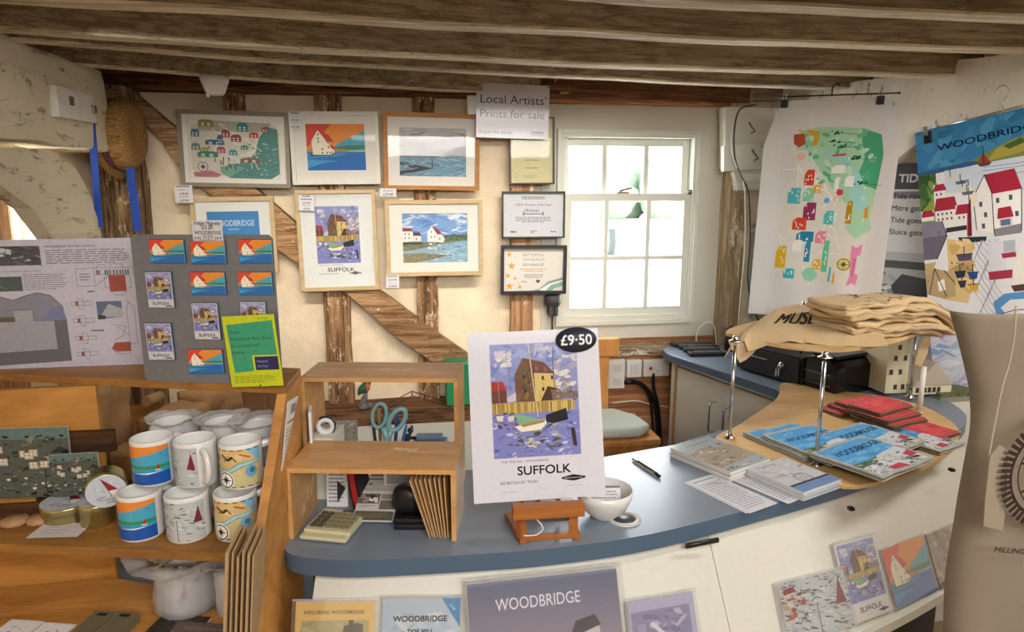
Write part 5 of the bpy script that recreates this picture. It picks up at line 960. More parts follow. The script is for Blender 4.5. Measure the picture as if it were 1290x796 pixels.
# ---------------------------------------------------------------- behind the unit: bench with flour bags
bm = new(); box(bm, (-1.19, 1.75, .70), (-.53, 2.92, .735), bev=.003); t = thing('work_bench', 'low bench behind the display unit carrying brown paper flour bags', 'bench', (0, 0, 0)); obj('bench_top', bm, plyd, t)
for x, y in ((-1.15, 1.8), (-.58, 1.8), (-1.15, 2.86), (-.58, 2.86)): bm = new(); box(bm, (x, y, 0), (x + .05, y + .05, .70)); obj('leg', bm, plyd, t)
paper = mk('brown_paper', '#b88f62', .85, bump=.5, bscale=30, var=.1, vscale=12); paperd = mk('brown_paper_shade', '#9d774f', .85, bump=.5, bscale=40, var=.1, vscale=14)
def flour(name, loc, size, rz, label, m=paper, crump=.012, seed=0, rx=0, text=None, group='brown paper flour bags'):
    sx, sy, sz = size; bm = new(); box(bm, (-sx / 2, -sy / 2, 0), (sx / 2, sy / 2, sz), bev=min(sx, sz) * .14)
    for k, (lo, hi, n) in enumerate(((-sx / 2, sx / 2, 8), (-sy / 2, sy / 2, 12), (0, sz, 7))): dice(bm, k, lo, hi, n)
    for v in bm.verts:
        d = Vector(noise.noise_vector(v.co * 14 + Vector((seed, 0, 0)))); e = Vector(noise.noise_vector(v.co * 42 + Vector((seed, 4, 0)))); v.co += (d * crump + e * crump * .4) * (1 if v.co.z > .005 else .2)
    for f in bm.faces: f.smooth = True
    t = thing(name, label, 'flour bag', Matrix.Translation(loc) @ Matrix.Rotation(rz, 4, 'Z') @ Matrix.Rotation(rx, 4, 'X'), group); obj('bag', bm, m, t)
    bm = new(); box(bm, (-sx * .42, -sy * .5 - .004, sz * .62), (sx * .42, -sy * .5 - .001, sz * .66)); obj('fold', bm, paperd, t)
    if text:
        a = Art(sx * .7, sz * .3, '#b88f62'); a.text(text, .5, .7, .2, '#4a3a2c', al='c', fit=.6); a.build('print', t, printp, Matrix.Translation((-sx * .35, -sy * .3, sz + .006)), t=.0004)
    return t
g = .736
flour('flour_bag', (-1.07, 2.3, g), (.19, .3, .24), .1, 'large crumpled brown flour bag standing at the bench corner', crump=.03, seed=1)
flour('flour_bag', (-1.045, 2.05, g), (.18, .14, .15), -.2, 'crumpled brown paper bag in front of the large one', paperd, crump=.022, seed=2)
flour('flour_bag', (-.83, 2.18, g), (.13, .22, .10), -.35, 'brown flour bag lying flat nearest the mugs', seed=3); flour('flour_bag', (-.84, 2.44, g), (.13, .22, .12), -.35, 'brown flour bag lying behind the nearest flat one', seed=4); flour('flour_bag', (-.80, 2.68, g), (.13, .2, .13), -.3, 'brown flour bag lying farthest along the row', seed=5)
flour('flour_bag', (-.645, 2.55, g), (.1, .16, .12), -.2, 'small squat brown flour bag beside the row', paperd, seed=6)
flour('flour_bag', (-.60, 2.22, g), (.14, .14, .14), .12, 'brown flour bag with a printed word on top', seed=7, text='Home')
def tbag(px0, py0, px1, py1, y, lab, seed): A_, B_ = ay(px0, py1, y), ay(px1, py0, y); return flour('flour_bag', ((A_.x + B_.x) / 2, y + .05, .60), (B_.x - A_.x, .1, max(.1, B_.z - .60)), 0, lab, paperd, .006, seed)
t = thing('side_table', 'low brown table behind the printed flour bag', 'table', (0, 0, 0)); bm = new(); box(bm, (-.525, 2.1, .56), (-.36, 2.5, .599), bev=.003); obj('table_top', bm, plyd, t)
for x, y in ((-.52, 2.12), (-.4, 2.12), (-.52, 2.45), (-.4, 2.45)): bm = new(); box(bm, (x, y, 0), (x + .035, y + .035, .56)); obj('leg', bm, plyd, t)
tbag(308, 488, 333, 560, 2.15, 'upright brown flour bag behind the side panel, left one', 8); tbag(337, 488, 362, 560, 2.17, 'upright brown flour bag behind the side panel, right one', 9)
c0, c1 = ay(184, 506, 2.78), ay(202, 499, 2.86); bm = new(); tube(bm, [c0, c1], .022, 16); o = obj('cardboard_tube', bm, kraft); tag(o, 'short brown cardboard tube lying across the flour bags', 'tube')
# blue grey covered chest and box low behind the unit
bm = new(); box(bm, (-.9, 1.56, 0), (-.28, 1.72, .72), bev=.01); tag(obj('storage_chest', bm, mk('blue_grey_cloth', '#8d99ad', .9, var=.12, vscale=10, bump=.4, bscale=20)), 'blue grey cloth covered chest low behind the display unit', 'chest')
A_, B_ = ay(176, 708, 1.60), ay(300, 691, 1.60); w = B_.x - A_.x
t = thing('cardboard_box', 'shallow buff cardboard box with WHITE printed on its side', 'box', (A_.x, 1.60, .722)); bm = new(); box(bm, (0, 0, 0), (w, .1, .062), bev=.001); obj('box_body', bm, mk('buff_card', '#b7a878', .8), t)
a = Art(w * .6, .05, '#b7a878'); a.text('WHITE', .5, .7, .1, '#5d6030', al='c'); a.build('printed_side', t, printp, Matrix.Translation((w * .2, -.001, .004)) @ Matrix.Rotation(PI / 2, 4, 'X'), t=.0005)
# ---------------------------------------------------------------- reception counter
lamb = None
m, n, b = nodes('blue_laminate'); tc = n.nodes.new('ShaderNodeTexCoord'); t1 = n.nodes.new('ShaderNodeTexNoise'); t1.inputs['Scale'].default_value = 900; t1.inputs['Detail'].default_value = 2
r1 = n.nodes.new('ShaderNodeValToRGB'); r1.color_ramp.elements[0].position = .38; r1.color_ramp.elements[1].position = .62; r1.color_ramp.elements[0].color = (*lin('#667180'), 1); r1.color_ramp.elements[1].color = (*lin('#87929f'), 1)
n.links.new(tc.outputs['Object'], t1.inputs['Vector']); n.links.new(t1.outputs['Fac'], r1.inputs['Fac']); n.links.new(r1.outputs['Color'], b.inputs['Base Color']); b.inputs['Roughness'].default_value = .27; b.inputs['Specular IOR Level'].default_value = .55; lamt = m
lame = mk('blue_laminate_edge', '#4f6479', .25); whitelam = mk('white_laminate', '#d3d0c4', .45, var=.02, vscale=60)
ZC = .88
FR = [(-.285, 1.42), (-.278, 1.35), (-.25, 1.312), (-.19, 1.288), (-.1, 1.272), (.1, 1.262), (.28, 1.262), (.5, 1.29), (.776, 1.37), (1.05, 1.46), (1.288, 1.555), (1.5, 1.66), (1.683, 1.783), (1.80, 1.89), (1.86, 2.02), (1.87, 2.14)]
FRs = [Vector((p.x, p.y)) for p in curve_pts([(a, b, 0) for a, b in FR], 5)]
e1, e2 = az(1120, 470, ZC), az(1085, 456, ZC)
BK = [(e1.x, e1.y), (e2.x, e2.y + .05), (rw(2.72) - .06, 2.72), (rw(3.03) - .06, 3.04), (1.215, 3.04), (1.165, 2.98), (1.153, 2.89), (1.343, 2.26), (1.33, 2.19), (1.155, 2.03), (.95, 1.88), (.748, 1.785), (.45, 1.70), (.15, 1.69), (-.27, 1.70), (-.285, 1.68)]
top = [tuple(p) for p in FRs] + BK
t = thing('counter_worktop', 'curved blue laminate worktop of the reception counter', 'worktop', (0, 0, 0))
bm = new(); prism(bm, top, .038, Matrix.Translation((0, 0, ZC - .038)), bev=.006)
for f in bm.faces:
    f.normal_update(); f.material_index = 0 if abs(f.normal.z) > .8 else 1
obj('top', bm, [lamt, lame], t)
# flared front panels
FL = .445; ZL = .55
def nrm(i): a, b = FRs[max(0, i - 1)], FRs[min(len(FRs) - 1, i + 1)]; d = (b - a).normalized(); return Vector((d.y, -d.x))
def SP(i, z, off=0): n_ = nrm(i); o = -.025 + (.842 - z) * FL + off; c = FRs[i] + n_ * o; return Vector((c.x, c.y, z))
cf = thing('counter_cabinet', 'cream curved counter front flaring out down to a card ledge', 'counter front', (0, 0, 0))
TR = []
def strip(i0, i1, z0, z1, th, name, mat_, off=0, g0=0):
    bm = new(); pr = None
    for i in range(i0, i1 + 1):
        q = [bm.verts.new(SP(i, z0, off)), bm.verts.new(SP(i, z1, off)), bm.verts.new(SP(i, z1, off - th)), bm.verts.new(SP(i, z0, off - th))]
        if pr: [bm.faces.new((pr[k], q[k], q[(k + 1) % 4], pr[(k + 1) % 4])) for k in range(4)]
        else: bm.faces.new(q)
        pr = q
    bm.faces.new(pr[::-1]); o = obj(name, bm, mat_, cf)
    return o
iS = min(range(len(FRs)), key=lambda i: abs(SP(i, .7).x - .70)); iE = len(FRs) - 4; iS2 = min(range(len(FRs)), key=lambda i: abs(FRs[i].x - 1.83))
i3 = next(i for i in range(3, 60) if SP(i, ZL).x > -.262)
for i in range(i3, iE):
    a, b_, c, d = SP(i, .842), SP(i + 1, .842), SP(i + 1, ZL), SP(i, ZL); TR += [(a, b_, c), (a, c, d)]
strip(i3, iS, .842, ZL, .012, 'front_panel', whitelam)
# second panel starts a hair later so that the joint reads as a thin dark gap
bm = new(); pr = None; gap = .0022
for i in range(iS, iE + 1):
    sh = (FRs[iS + 1] - FRs[iS]).normalized() * gap if i == iS else Vector((0, 0)); sh = Vector((sh.x, sh.y, 0))
    q = [bm.verts.new(SP(i, z, o_) + sh) for z, o_ in ((.842, 0), (ZL, 0), (ZL, -.012), (.842, -.012))]
    if pr: [bm.faces.new((pr[k], q[k], q[(k + 1) % 4], pr[(k + 1) % 4])) for k in range(4)]
    else: bm.faces.new(q)
    pr = q
bm.faces.new(pr[::-1]); obj('front_panel', bm, whitelam, cf)
strip(i3, iE, ZL, ZL - .02, .014, 'ledge_panel', whitelam, .0); 
bm = new(); pr = None
for i in range(i3, iE + 1):
    q = [bm.verts.new(SP(i, ZL, o_) * 1 + Vector((0, 0, zz))) for o_, zz in ((-.01, -.018), (.03, -.018), (.03, .008), (.026, .008), (.026, -.006), (-.01, -.006))]
    if pr: [bm.faces.new((pr[k], q[k], q[(k + 1) % 6], pr[(k + 1) % 6])) for k in range(6)]
    else: bm.faces.new(q)
    pr = q
bm.faces.new(pr[::-1]); obj('card_ledge', bm, whitelam, cf)
bm = new(); pr = None
for i in range(i3, iE + 1):
    n_ = nrm(i); c = FRs[i] - n_ * .02; c2 = FRs[i] - n_ * .035; q = [bm.verts.new((c.x, c.y, 0)), bm.verts.new((c.x, c.y, ZL - .02)), bm.verts.new((c2.x, c2.y, ZL - .02)), bm.verts.new((c2.x, c2.y, 0))]
    if pr: [bm.faces.new((pr[k], q[k], q[(k + 1) % 4], pr[(k + 1) % 4])) for k in range(4)]
    pr = q
obj('plinth_panel', bm, mk('dark_plinth', '#25272c', .6), cf)
bm = new(); q = [az(864, 688, .835), az(905, 680, .838)]; tube(bm, [(p.x, p.y - .0, p.z) for p in q], .004, 6, flat=1.6); obj('bracket', bm, black, cf)
bm = new()
for q in ((1073, 641, .84), (1200, 592, .84)): p = az(*q); box(bm, (p.x - .006, p.y - .004, p.z - .004), (p.x + .006, p.y + .01, p.z + .003))
obj('fixing_block', bm, black, cf)
def onp(px, py):
    d = ray(px, py); best = None
    for a, b_, c in TR:
        h = geometry.intersect_ray_tri(a, b_, c, d, CAM, True)
        if h and (best is None or (h - CAM).length < (best[0] - CAM).length): n_ = (b_ - a).cross(c - a).normalized(); best = (h, n_ if n_.dot(d) < 0 else -n_)
    if best is None: raise Exception('onp %s %s' % (px, py))
    return best
def front_rect(px, off=.004, bottom=True, cen=None):
    """px: tl,tr[,br,bl]; with two corners the sheet runs down to the ledge"""
    cx = sum(p[0] for p in px) / len(px); cy = sum(p[1] for p in px) / len(px) + (12 if len(px) == 2 else 0); P0, N_ = onp(*(cen or (cx, cy))); P0 = P0 + N_ * off
    Q_ = [apl(p[0], p[1], P0, N_) for p in px]
    if len(px) == 2:
        x = (Q_[1] - Q_[0]).normalized(); dn = -(N_.cross(x)); dn = dn if dn.z < 0 else -dn; L_ = (Q_[0].z - ZL - .0) / abs(dn.z); Q_ = [Q_[0], Q_[1], Q_[1] + dn * L_, Q_[0] + dn * L_]
    return rectM(*Q_)
sleeve = clearmat('clear_sleeve', gloss=.35, rough=.06, cloud=.06)
def card_pocket(px, art, base, label, name='greeting_card', cat='card', off=.012, nst=3, slv=.007, **k):
    M, w, h = front_rect(px, off, **k); t = thing(name, label, cat, M, None)
    for j in range(1, nst): bm = new(); box(bm, (-.0012 * j, .0004 * j, -.003 * j - .0012), (w - .0012 * j, h + .0008 * j, -.003 * j)); obj('card_behind', bm, mk('card_edge', '#cfc9c6', .6), t)
    a = Art(w, h, base); art(a); a.build('cover', t, printg, t=.001)
    bm = new(); box(bm, (-slv, 0, .0022), (w + slv, h + slv, .0028)); obj('clear_sleeve', bm, sleeve, t); bm = new(); box(bm, (-slv, h + slv - .004, .0026), (w + slv, h + slv, .0042), bev=.0006); obj('sleeve_fold', bm, clearmat('sleeve_edge', gloss=.5, cloud=.25), t); return t
random.seed(14)
def a_expl(a):
    a.rect(0, 0, 1, 1, '#dcb760'); a.text('EXPLORING WOODBRIDGE', .11, .085, .042, '#2a2218', fit=.76, bold=.03); a.rect(.07, .13, .93, .9, '#a8a070'); dabs(a, 40, .07, .14, .93, .5, ['#b5ad7e', '#989066'], .04, .1, .4); a.poly([(.07, .2), (.2, .3), (.34, .42), (.34, .9), (.07, .9)], '#4b4434'); a.poly([(.57, .32), (.62, .17), (.78, .15), (.86, .16), (.86, .9), (.57, .9)], '#3b3028'); a.rect(.68, .13, .74, .2, '#3b3028'); a.rect(.76, .24, .8, .33, '#cfc6a6'); a.poly([(.2, .3), (.3, .27), (.36, .4), (.36, .7), (.2, .7)], '#5c5442'); a.rect(.34, .5, .57, .9, '#8b8160')
card_pocket(((373, 759), (472, 757.5)), a_expl, '#dcb760', 'yellow EXPLORING WOODBRIDGE booklet with old street picture on the counter front', 'booklet', 'booklet')
def a_mus(a):
    a.rect(0, 0, 1, 1, '#b5c4d3'); dabs(a, 40, 0, .1, 1, .6, ['#c5d0da', '#a6b8c8', '#d6d9dc'], .05, .14, .4); a.text('WOODBRIDGE', .14, .16, .07, '#15161a', fit=.69, bold=.05); a.text('TIDE MILL', .32, .245, .058, '#15161a', fit=.34, bold=.05); a.text('M', .135, .315, .13, '#3d6d94', fit=.15); a.text('USEU', .31, .315, .085, '#3d6d94', fit=.36); a.text('M', .69, .315, .13, '#3d6d94', fit=.15); a.poly([(.76, 0), (1, 0), (1, .2)], '#4a90c4'); a.text('£1.50', .86, .05, .03, '#ffffff', rot=-.8); dabs(a, 24, 0, .32, 1, .42, ['#3c4a44', '#7a8a84', '#c4a896'], .01, .04, .5); a.rect(0, .45, 1, 1, '#7f94a3')
card_pocket(((482.5, 754), (580, 753)), a_mus, '#b5c4d3', 'pale blue TIDE MILL MUSEUM booklet beside the yellow booklet', 'booklet', 'booklet')
def a_wb(a):
    a.rect(0, 0, 1, 1, '#6f7590'); 
    for i in range(12): c = i / 11; a.rect(0, .02 + i * .05, 1, .08 + i * .05, tuple(x * (1 - c) + y * c for x, y in zip(lin('#59627e'), lin('#a3909c'))))
    a.text('WOODBRIDGE', .175, .19, .075, '#ece9f0', fit=.56, wx=1); a.poly([(0, .56), (.08, .49), (.2, .46), (.24, .55), (.4, .53), (.6, .54), (.7, .42), (.74, .5), (.95, .42), (1, .5), (1, .68), (0, .68)], '#2d2c34'); a.poly([(.67, .36), (.84, .32), (.86, .48), (.7, .52)], '#c8c2c6'); a.poly([(.66, .38), (.69, .31), (.82, .28), (.86, .35), (.7, .4)], '#3a3742'); a.poly([(.62, .42), (.68, .4), (.7, .52), (.63, .54)], '#bab4ba'); a.poly([(.2, .5), (.32, .5), (.33, .62), (.2, .64)], '#4a4248'); a.line([(.36, .36), (.38, .56)], .006, '#2c2a34'); a.line([(.36, .38), (.42, .54)], .004, '#2c2a34'); dabs(a, 16, .02, .5, .98, .62, ['#6b626a', '#8c848a', '#453e48'], .008, .025); a.rect(0, .66, 1, 1, '#8a8898'); dabs(a, 30, 0, .66, 1, 1, ['#9c9aa8', '#75748a', '#c0bcc4'], .03, .1, .3)
card_pocket(((588, 736.5), (776, 716)), a_wb, '#6f7590', 'large dusk WOODBRIDGE calendar in a clear sleeve on the counter front', 'picture_calendar', 'calendar', slv=.012, off=.018)
def a_pur(a):
    a.rect(0, 0, 1, 1, '#b3adc8'); a.rect(.03, .1, .92, 1, '#8f89a8'); dabs(a, 60, .05, .12, .9, 1, ['#a39db8', '#7a7494', '#b9b4c8', '#8781a0'], .04, .12, .5); a.poly([(.3, .22), (.34, .2), (.62, .4), (.74, .56), (.7, .55), (.55, .42)], '#d9d4dc'); a.circ(.88, .5, .04, '#5a556c')
card_pocket(((790, 759), (872, 745)), a_pur, '#b3adc8', 'purple sky greeting card beside the large WOODBRIDGE calendar')
def a_sk(a): art_sketch(a, 3); dabs(a, 20, 0, .2, .35, .6, ['#a05a40', '#7d4a35', '#b8a074'], .02, .06, 1.2)
card_pocket(((974, 740), (1060, 716), (1080, 789), (1001, 812)), a_sk, '#c9ccc6', 'grey harbour sketch card in the stack nearest the panel joint', off=.014, nst=5)
def a_sf(a): a.rect(0, 0, 1, 1, '#dedad6'); random.seed(3); art_mill_scene(a.sub(.04, .03, .96, .77)); a.sub(0, 0, 1, 1); poster_text(a, .06, .78, .94, .97, False)
card_pocket(((1046, 688), (1098, 673.5), (1126, 768), (1078, 785)), a_sf, '#dedad6', 'tall SUFFOLK poster card between the sketch card and the orange sky card', off=.010, nst=4)
card_pocket(((1108, 695), (1157.5, 676), (1185, 741), (1133, 765)), lambda a: art_sunset(a), '#e58b34', 'orange sky white mill card on the counter front ledge', off=.008)
def a_br(a): a.rect(0, 0, 1, 1, '#8f7a66'); dabs(a, 90, 0, 0, 1, 1, ['#a89480', '#75614e', '#c2ae98', '#5f4a3c', '#97857a'], .03, .09, 1.3, .6); a.line([(.3, .1), (.5, .6)], .015, '#4a3a30'); a.line([(.6, .05), (.62, .55)], .012, '#4a3a30'); dabs(a, 12, .2, .55, .8, .75, ['#43352e', '#7c3f34'], .03, .07); a.text('Beatrice', .6, .75, .05, '#e2dcd2', shear=.3, rot=.3) if False else None
card_pocket(((1163, 676), (1203, 659), (1228, 722), (1188, 740)), a_br, '#8f7a66', 'brown sailing barge card nearest the hanging cotton apron', off=.006, slv=.004)
# cables hanging at the counter's far end
bm = new(); tube(bm, curve_pts([az(1228, 562, .84), az(1240, 585, .82), az(1243, 600, .80), az(1236, 612, .78)], 6), .003, 6); tube(bm, curve_pts([az(1224, 572, .84), az(1236, 592, .82), az(1239, 606, .80), az(1233, 618, .78)], 6), .003, 6); tag(obj('counter_cable', bm, mk('cable0', '')), 'thin dark cables looping at the far end of the counter', 'cable') if False else bm.free()

# ---------------------------------------------------------------- wooden pigeonholes on the counter
def frame_ply(name, fl, fr, depth, z0, z1, label, th=.010, back=False):
    """open wooden box: fl, fr = front left/right corners on plan"""
    x = Vector((fr[0] - fl[0], fr[1] - fl[1], 0)); W_ = x.length; x.normalize(); y = Vector((-x.y, x.x, 0)); M = Matrix(((x.x, y.x, 0, fl[0]), (x.y, y.y, 0, fl[1]), (0, 0, 1, z0), (0, 0, 0, 1))); t = thing(name, label, 'pigeonhole box', M, None); H_ = z1 - z0
    bm = new(); box(bm, (0, 0, H_ - th), (W_, depth, H_), bev=.001); obj('top_board', bm, plyb, t)
    for x0 in (0, W_ - th): bm = new(); box(bm, (x0, .001, 0), (x0 + th, depth, H_ - th), bev=.001); obj('side_panel', bm, plyb, t)
    bm = new()
    for u in (.02, .98):
        for v in (.15, .85): lathe(bm, [(0, .0006), (.0018, .0006), (.0018, 0)], 8, Matrix.Translation((W_ * u, depth * v, H_)))
    obj('screw', bm, mk('screw_dark', '#3a3028', .5), t); return t, M, W_
_, ML, WL = frame_ply('pigeonhole_box', (-.272, 1.378), (.078, 1.316), .165, ZC + .0005, 1.040, 'open plywood pigeonhole box standing on the blue worktop')
_, MU, WU = frame_ply('pigeonhole_box', (-.262, 1.556), (.098, 1.494), .15, ZC + .0005, 1.186, 'taller open plywood pigeonhole frame behind the low box')
def onL(x, y, z, rz=0, rx=0, ry=0): return ML @ xf((x, y, z), rz, rx, ry)
# calculator
cream = mk('cream_plastic', '#cfc9a4', .45); keym = mk('calculator_key', '#8d8667', .5); keyd = mk('calculator_key_dark', '#5a5442', .5)
P = [az(*q, .905) for q in ((409, 638), (458, 640), (435, 668), (380, 660))]
Mc, w, h = rectM(*P); Mc = Mc @ Matrix.Translation((0, 0, -.012)); t = thing('calculator', 'cream desk calculator inside the low pigeonhole box', 'calculator', Mc)
w, h = .105, .10; bm = new(); box(bm, (0, 0, -.008), (w, h, .004), bev=.003); box(bm, (.0, -.02, -.010), (w, .004, -.001), bev=.004); obj('body', bm, cream, t)
for i in range(6):
    for j in range(4):
        bm = new(); box(bm, (.008 + i * .0155, .012 + j * .018, .004), (.02 + i * .0155, .025 + j * .018, .008), bev=.001); obj('key', bm, keym if i > 1 else keyd, t)
bm = new(); box(bm, (.05, .088, .004), (w - .006, .097, .006)); obj('display', bm, keyd, t)
# red book leaning, leaflet, wires, terminals
t = thing('red_book', 'narrow red and black book standing behind the calculator', 'book', onL(.105, .13, .0, -.3, 0, -.17)); bm = new(); box(bm, (0, 0, 0), (.024, .05, .12), bev=.001); obj('cover', bm, black, t); bm = new(); box(bm, (.005, -.0012, .012), (.019, -.0002, .108)); obj('spine_band', bm, mk('red_spine', '#b5262c', .5), t)
def lf(a):
    a.rect(0, 0, 1, 1, '#c9c5c0'); a.rect(.1, .05, .55, .08, '#5a5754'); a.rect(.18, .17, .26, .2, '#2e2c2a'); a.para(.1, .28, .92, .34, 2, '#8d8986'); a.rect(.0, .4, .55, .62, '#6a645f'); dabs(a, 12, .02, .42, .52, .6, ['#d9d4cc', '#3c3835', '#8e8880'], .04, .1); a.rect(.58, .4, 1, .52, '#8a857f'); a.rect(.58, .54, 1, .74, '#6f6a60'); a.para(.05, .65, .5, .7, 2, '#8d8986'); a.rect(.02, .78, .98, .97, '#5d5a4d'); a.para(.1, .82, .9, .92, 2, '#77735f')
P = [az(*q, .93) for q in ((466, 600), (504, 600))] + [az(*q, .888) for q in ((499, 658), (438, 657))]; P = [az(464, 600, .945), az(503, 600, .945), az(499, 658, .892), az(438, 656, .892)]
M, w, h = rectM(*P); a = Art(w, h); lf(a); tag(a.build('leaflet', None, printp, M, t=.0008), 'tall grey printed leaflet sloping inside the low pigeonhole box', 'leaflet')
bm = new(); tube(bm, curve_pts([az(423, 606, .884), az(440, 590, .884), az(448, 596, .884), az(436, 612, .884), az(424, 620, .884)], 5), .0015, 5); tag(obj('thin_lanyard', bm, mk('light_blue_cord', '#4f93bb', .6)), 'light blue cord lying on the counter behind the red book', 'cord')
t = thing('card_terminal', 'black card reader lying flat in the low pigeonhole box', 'card reader', onL(.215, .045, .0, .05)); bm = new(); box(bm, (0, 0, 0), (.075, .08, .014), bev=.004); obj('lower_body', bm, black, t)
t2 = thing('card_terminal', 'black card reader stacked on the other reader', 'card reader', onL(.213, .047, .0145, .02)); bm = new(); box(bm, (0, 0, 0), (.075, .08, .012), bev=.004); obj('body', bm, black, t2); bm = new(); box(bm, (.015, .01, .012), (.06, .05, .0135)); obj('screen', bm, mk('dark_screen', '#0c0d0f', .1), t2)
c = onL(.235, .1, .045); bm = new(); ball(bm, (0, 0, 0), .034, 18, (1.15, .7, 1.15)); wobble(bm, .010, 18); tag(obj('black_pouch', bm, mk('black_vinyl', '#1c1c1e', .4), None, c), 'rounded black pouch behind the card readers', 'pouch')
for i in range(8): bm = new(); box(bm, (0, 0, 0), (.0025, .12, .135), bev=.0004); tag(obj('brown_envelope', bm, mk('envelope_paper', ('#c29a66', '#b88d58', '#d8cdb4')[i % 3] if False else '#c39c6a', .8, var=.06), None, onL(.297 + i * .0055, .012 + .004 * (i % 2), .0008, 0, 0, -.30 + .035 * i)), 'brown card envelope leaning on edge in the low pigeonhole box', 'envelope', 'brown envelopes standing in the box')
a = Art(.05, .09, '#dcdcdc'); a.para(.1, .1, .9, .9, 8, '#8b8b90'); a.poly([(.5, .3), (.9, .5), (.5, .9)], '#2a2a2c'); tag(a.build('folded_leaflet', None, printp, onL(.035, .155, .0, 0, PI / 2 - .1), t=.001), 'white folded leaflet standing at the back of the low box', 'leaflet')
a = Art(.075, .06, '#d0cec8'); a.rect(.1, .1, .9, .8, '#8e8e8e'); tag(a.build('folded_leaflet', None, printp, onL(.17, .158, .045, 0, PI / 2 - .05), t=.06), 'white block of leaflets behind the sloping leaflet', 'leaflet block')
# tall white note, tape, picture card, pen pot, gadget behind the boxes
def onU(x, y, z, rz=0, rx=0, ry=0): return MU @ xf((x, y, z), rz, rx, ry)
a = Art(.055, .075, '#dfe1e6'); a.para(.2, .3, .8, .8, 4, '#8a9ab0'); tag(a.build('note_block', None, printp, onU(.013, .02, .158, -1.3, PI / 2), t=.006), 'pale note block against the tall frame\'s side', 'note block')
box_bm = new(); box(box_bm, (0, 0, 0), (.055, .1, .155), bev=.002); tag(obj('note_box', box_bm, mk('cream_box', '#d9d4c4', .6), None, onU(.012, .012, .0005)), 'cream carton inside the tall pigeonhole frame', 'carton')
t = thing('tape_dispenser', 'white and black tape dispenser on the cream carton', 'tape dispenser', onU(.04, .05, .173, .2)); bm = new(); lathe(bm, [(.012, -.009), (.021, -.009), (.021, .009), (.012, .009), (.012, -.009)], 22, Matrix.Rotation(PI / 2, 4, 'X')); obj('tape_roll', bm, mk('white_tape', '#dcdcdc', .4), t); bm = new(); lathe(bm, [(.021, -.006), (.024, -.006), (.024, .006), (.021, .006)], 22, Matrix.Rotation(PI / 2, 4, 'X'), a0=-1, a1=2.2); obj('cutter', bm, black, t)
def pc(a): a.rect(0, 0, 1, 1, '#8e8a80'); dabs(a, 50, 0, 0, 1, 1, ['#a59b78', '#6f6d64', '#c4bda6', '#7d7348', '#99958c'], .04, .1, .4)
M, w, h = rectM(*[ay(*q, 1.72) for q in ((417, 531), (450, 528), (451, 562), (418, 562))]); M0 = M; bmb = None
a = Art(w, .12, '#a09a88'); pc(a.sub(0, 0, 1, h / .12 * .9)); a.sub(0, 0, 1, 1); z_ = M.to_translation().z + h - .12; tag(a.build('picture_card', None, printg, Matrix.Translation((M.to_translation().x, 1.72, z_)) @ M.to_3x3().to_4x4(), t=.002), 'dull brown picture card standing behind the wooden frame', 'picture card')
pot = az(485, 590, ZC); pt = Vector((ay(485, 540, 1.60).x, 1.60, ZC))
t = thing('pen_pot', 'grey pot of pens behind the low pigeonhole box', 'pen pot', pt); bm = new(); lathe(bm, [(0, 0), (.034, 0), (.036, .002), (.038, .1), (.0355, .1), (.0335, .004), (0, .004)], 28); obj('pot', bm, mk('grey_pot', '#8f9aa2', .3), t)
sc = thing('scissors', 'large teal handled scissors standing in the pen pot', 'scissors', Matrix.Translation(pt + Vector((0, 0, .02)))); teal = mk('teal_plastic', '#6f9a9c', .35)
def loop(cx, cz, rx_, rz_, tilt): return [Vector((cx + rx_ * math.cos(q) * math.cos(tilt) - rz_ * math.sin(q) * math.sin(tilt), -.012, cz + rx_ * math.cos(q) * math.sin(tilt) + rz_ * math.sin(q) * math.cos(tilt))) for q in [2 * PI * i / 28 for i in range(28)]]
for cx, cz, tl, lab in ((-.012, .176, -.18, ''), (.030, .163, -.55, '')):
    bm = new(); tube(bm, loop(cx, cz, .0165, .03, tl), .0048, 10, closed=True, flat=1.3); obj('handle', bm, teal, sc)
bm = new(); tube(bm, [(-.004, -.012, .147), (.004, -.012, .12), (.006, -.01, .06), (.0, -.005, .005)], [.008, .009, .006, .002], 8); obj('blade', bm, teal, sc); bm = new(); tube(bm, [(.016, -.009, .138), (.008, -.009, .12), (-.004, -.006, .06), (.002, -.002, .005)], [.008, .008, .006, .002], 8); obj('blade', bm, teal, sc)
pens = [(-.024, -.01, .150, '#2f2f33', -.08), (-.018, .012, .165, '#8c7a5a', -.02), (-.03, .0, .128, '#dedede', -.1), (-.027, .014, .14, '#3c3c40', -.12), (.02, .012, .150, '#27408f', .1), (.028, -.004, .130, '#2a5f9c', .22), (.033, .006, .127, '#1d2a48', .30), (.005, .018, .15, '#c4c0b4', .05), (.012, .022, .12, '#1f5f88', .15)]
pn = ('dark grey', 'wooden brown', 'short white', 'charcoal', 'royal blue', 'mid blue', 'short navy, most tilted', 'pale cream', 'short teal')
for i, (x, y, L_, c, ti) in enumerate(pens):
    d = Vector((math.sin(ti), .05, math.cos(ti))); b0_ = pt + Vector((x * .6, y, .008)); bm = new(); tube(bm, [b0_, b0_ + d * (L_ + .018), b0_ + d * (L_ + .03)], [.004, .004, .0022], 8)
    tag(obj('pen', bm, mk('pen_' + c[1:], c, .35)), pn[i] + ' pen standing in the pen pot with the teal scissors', 'pen', 'pens in the pot')
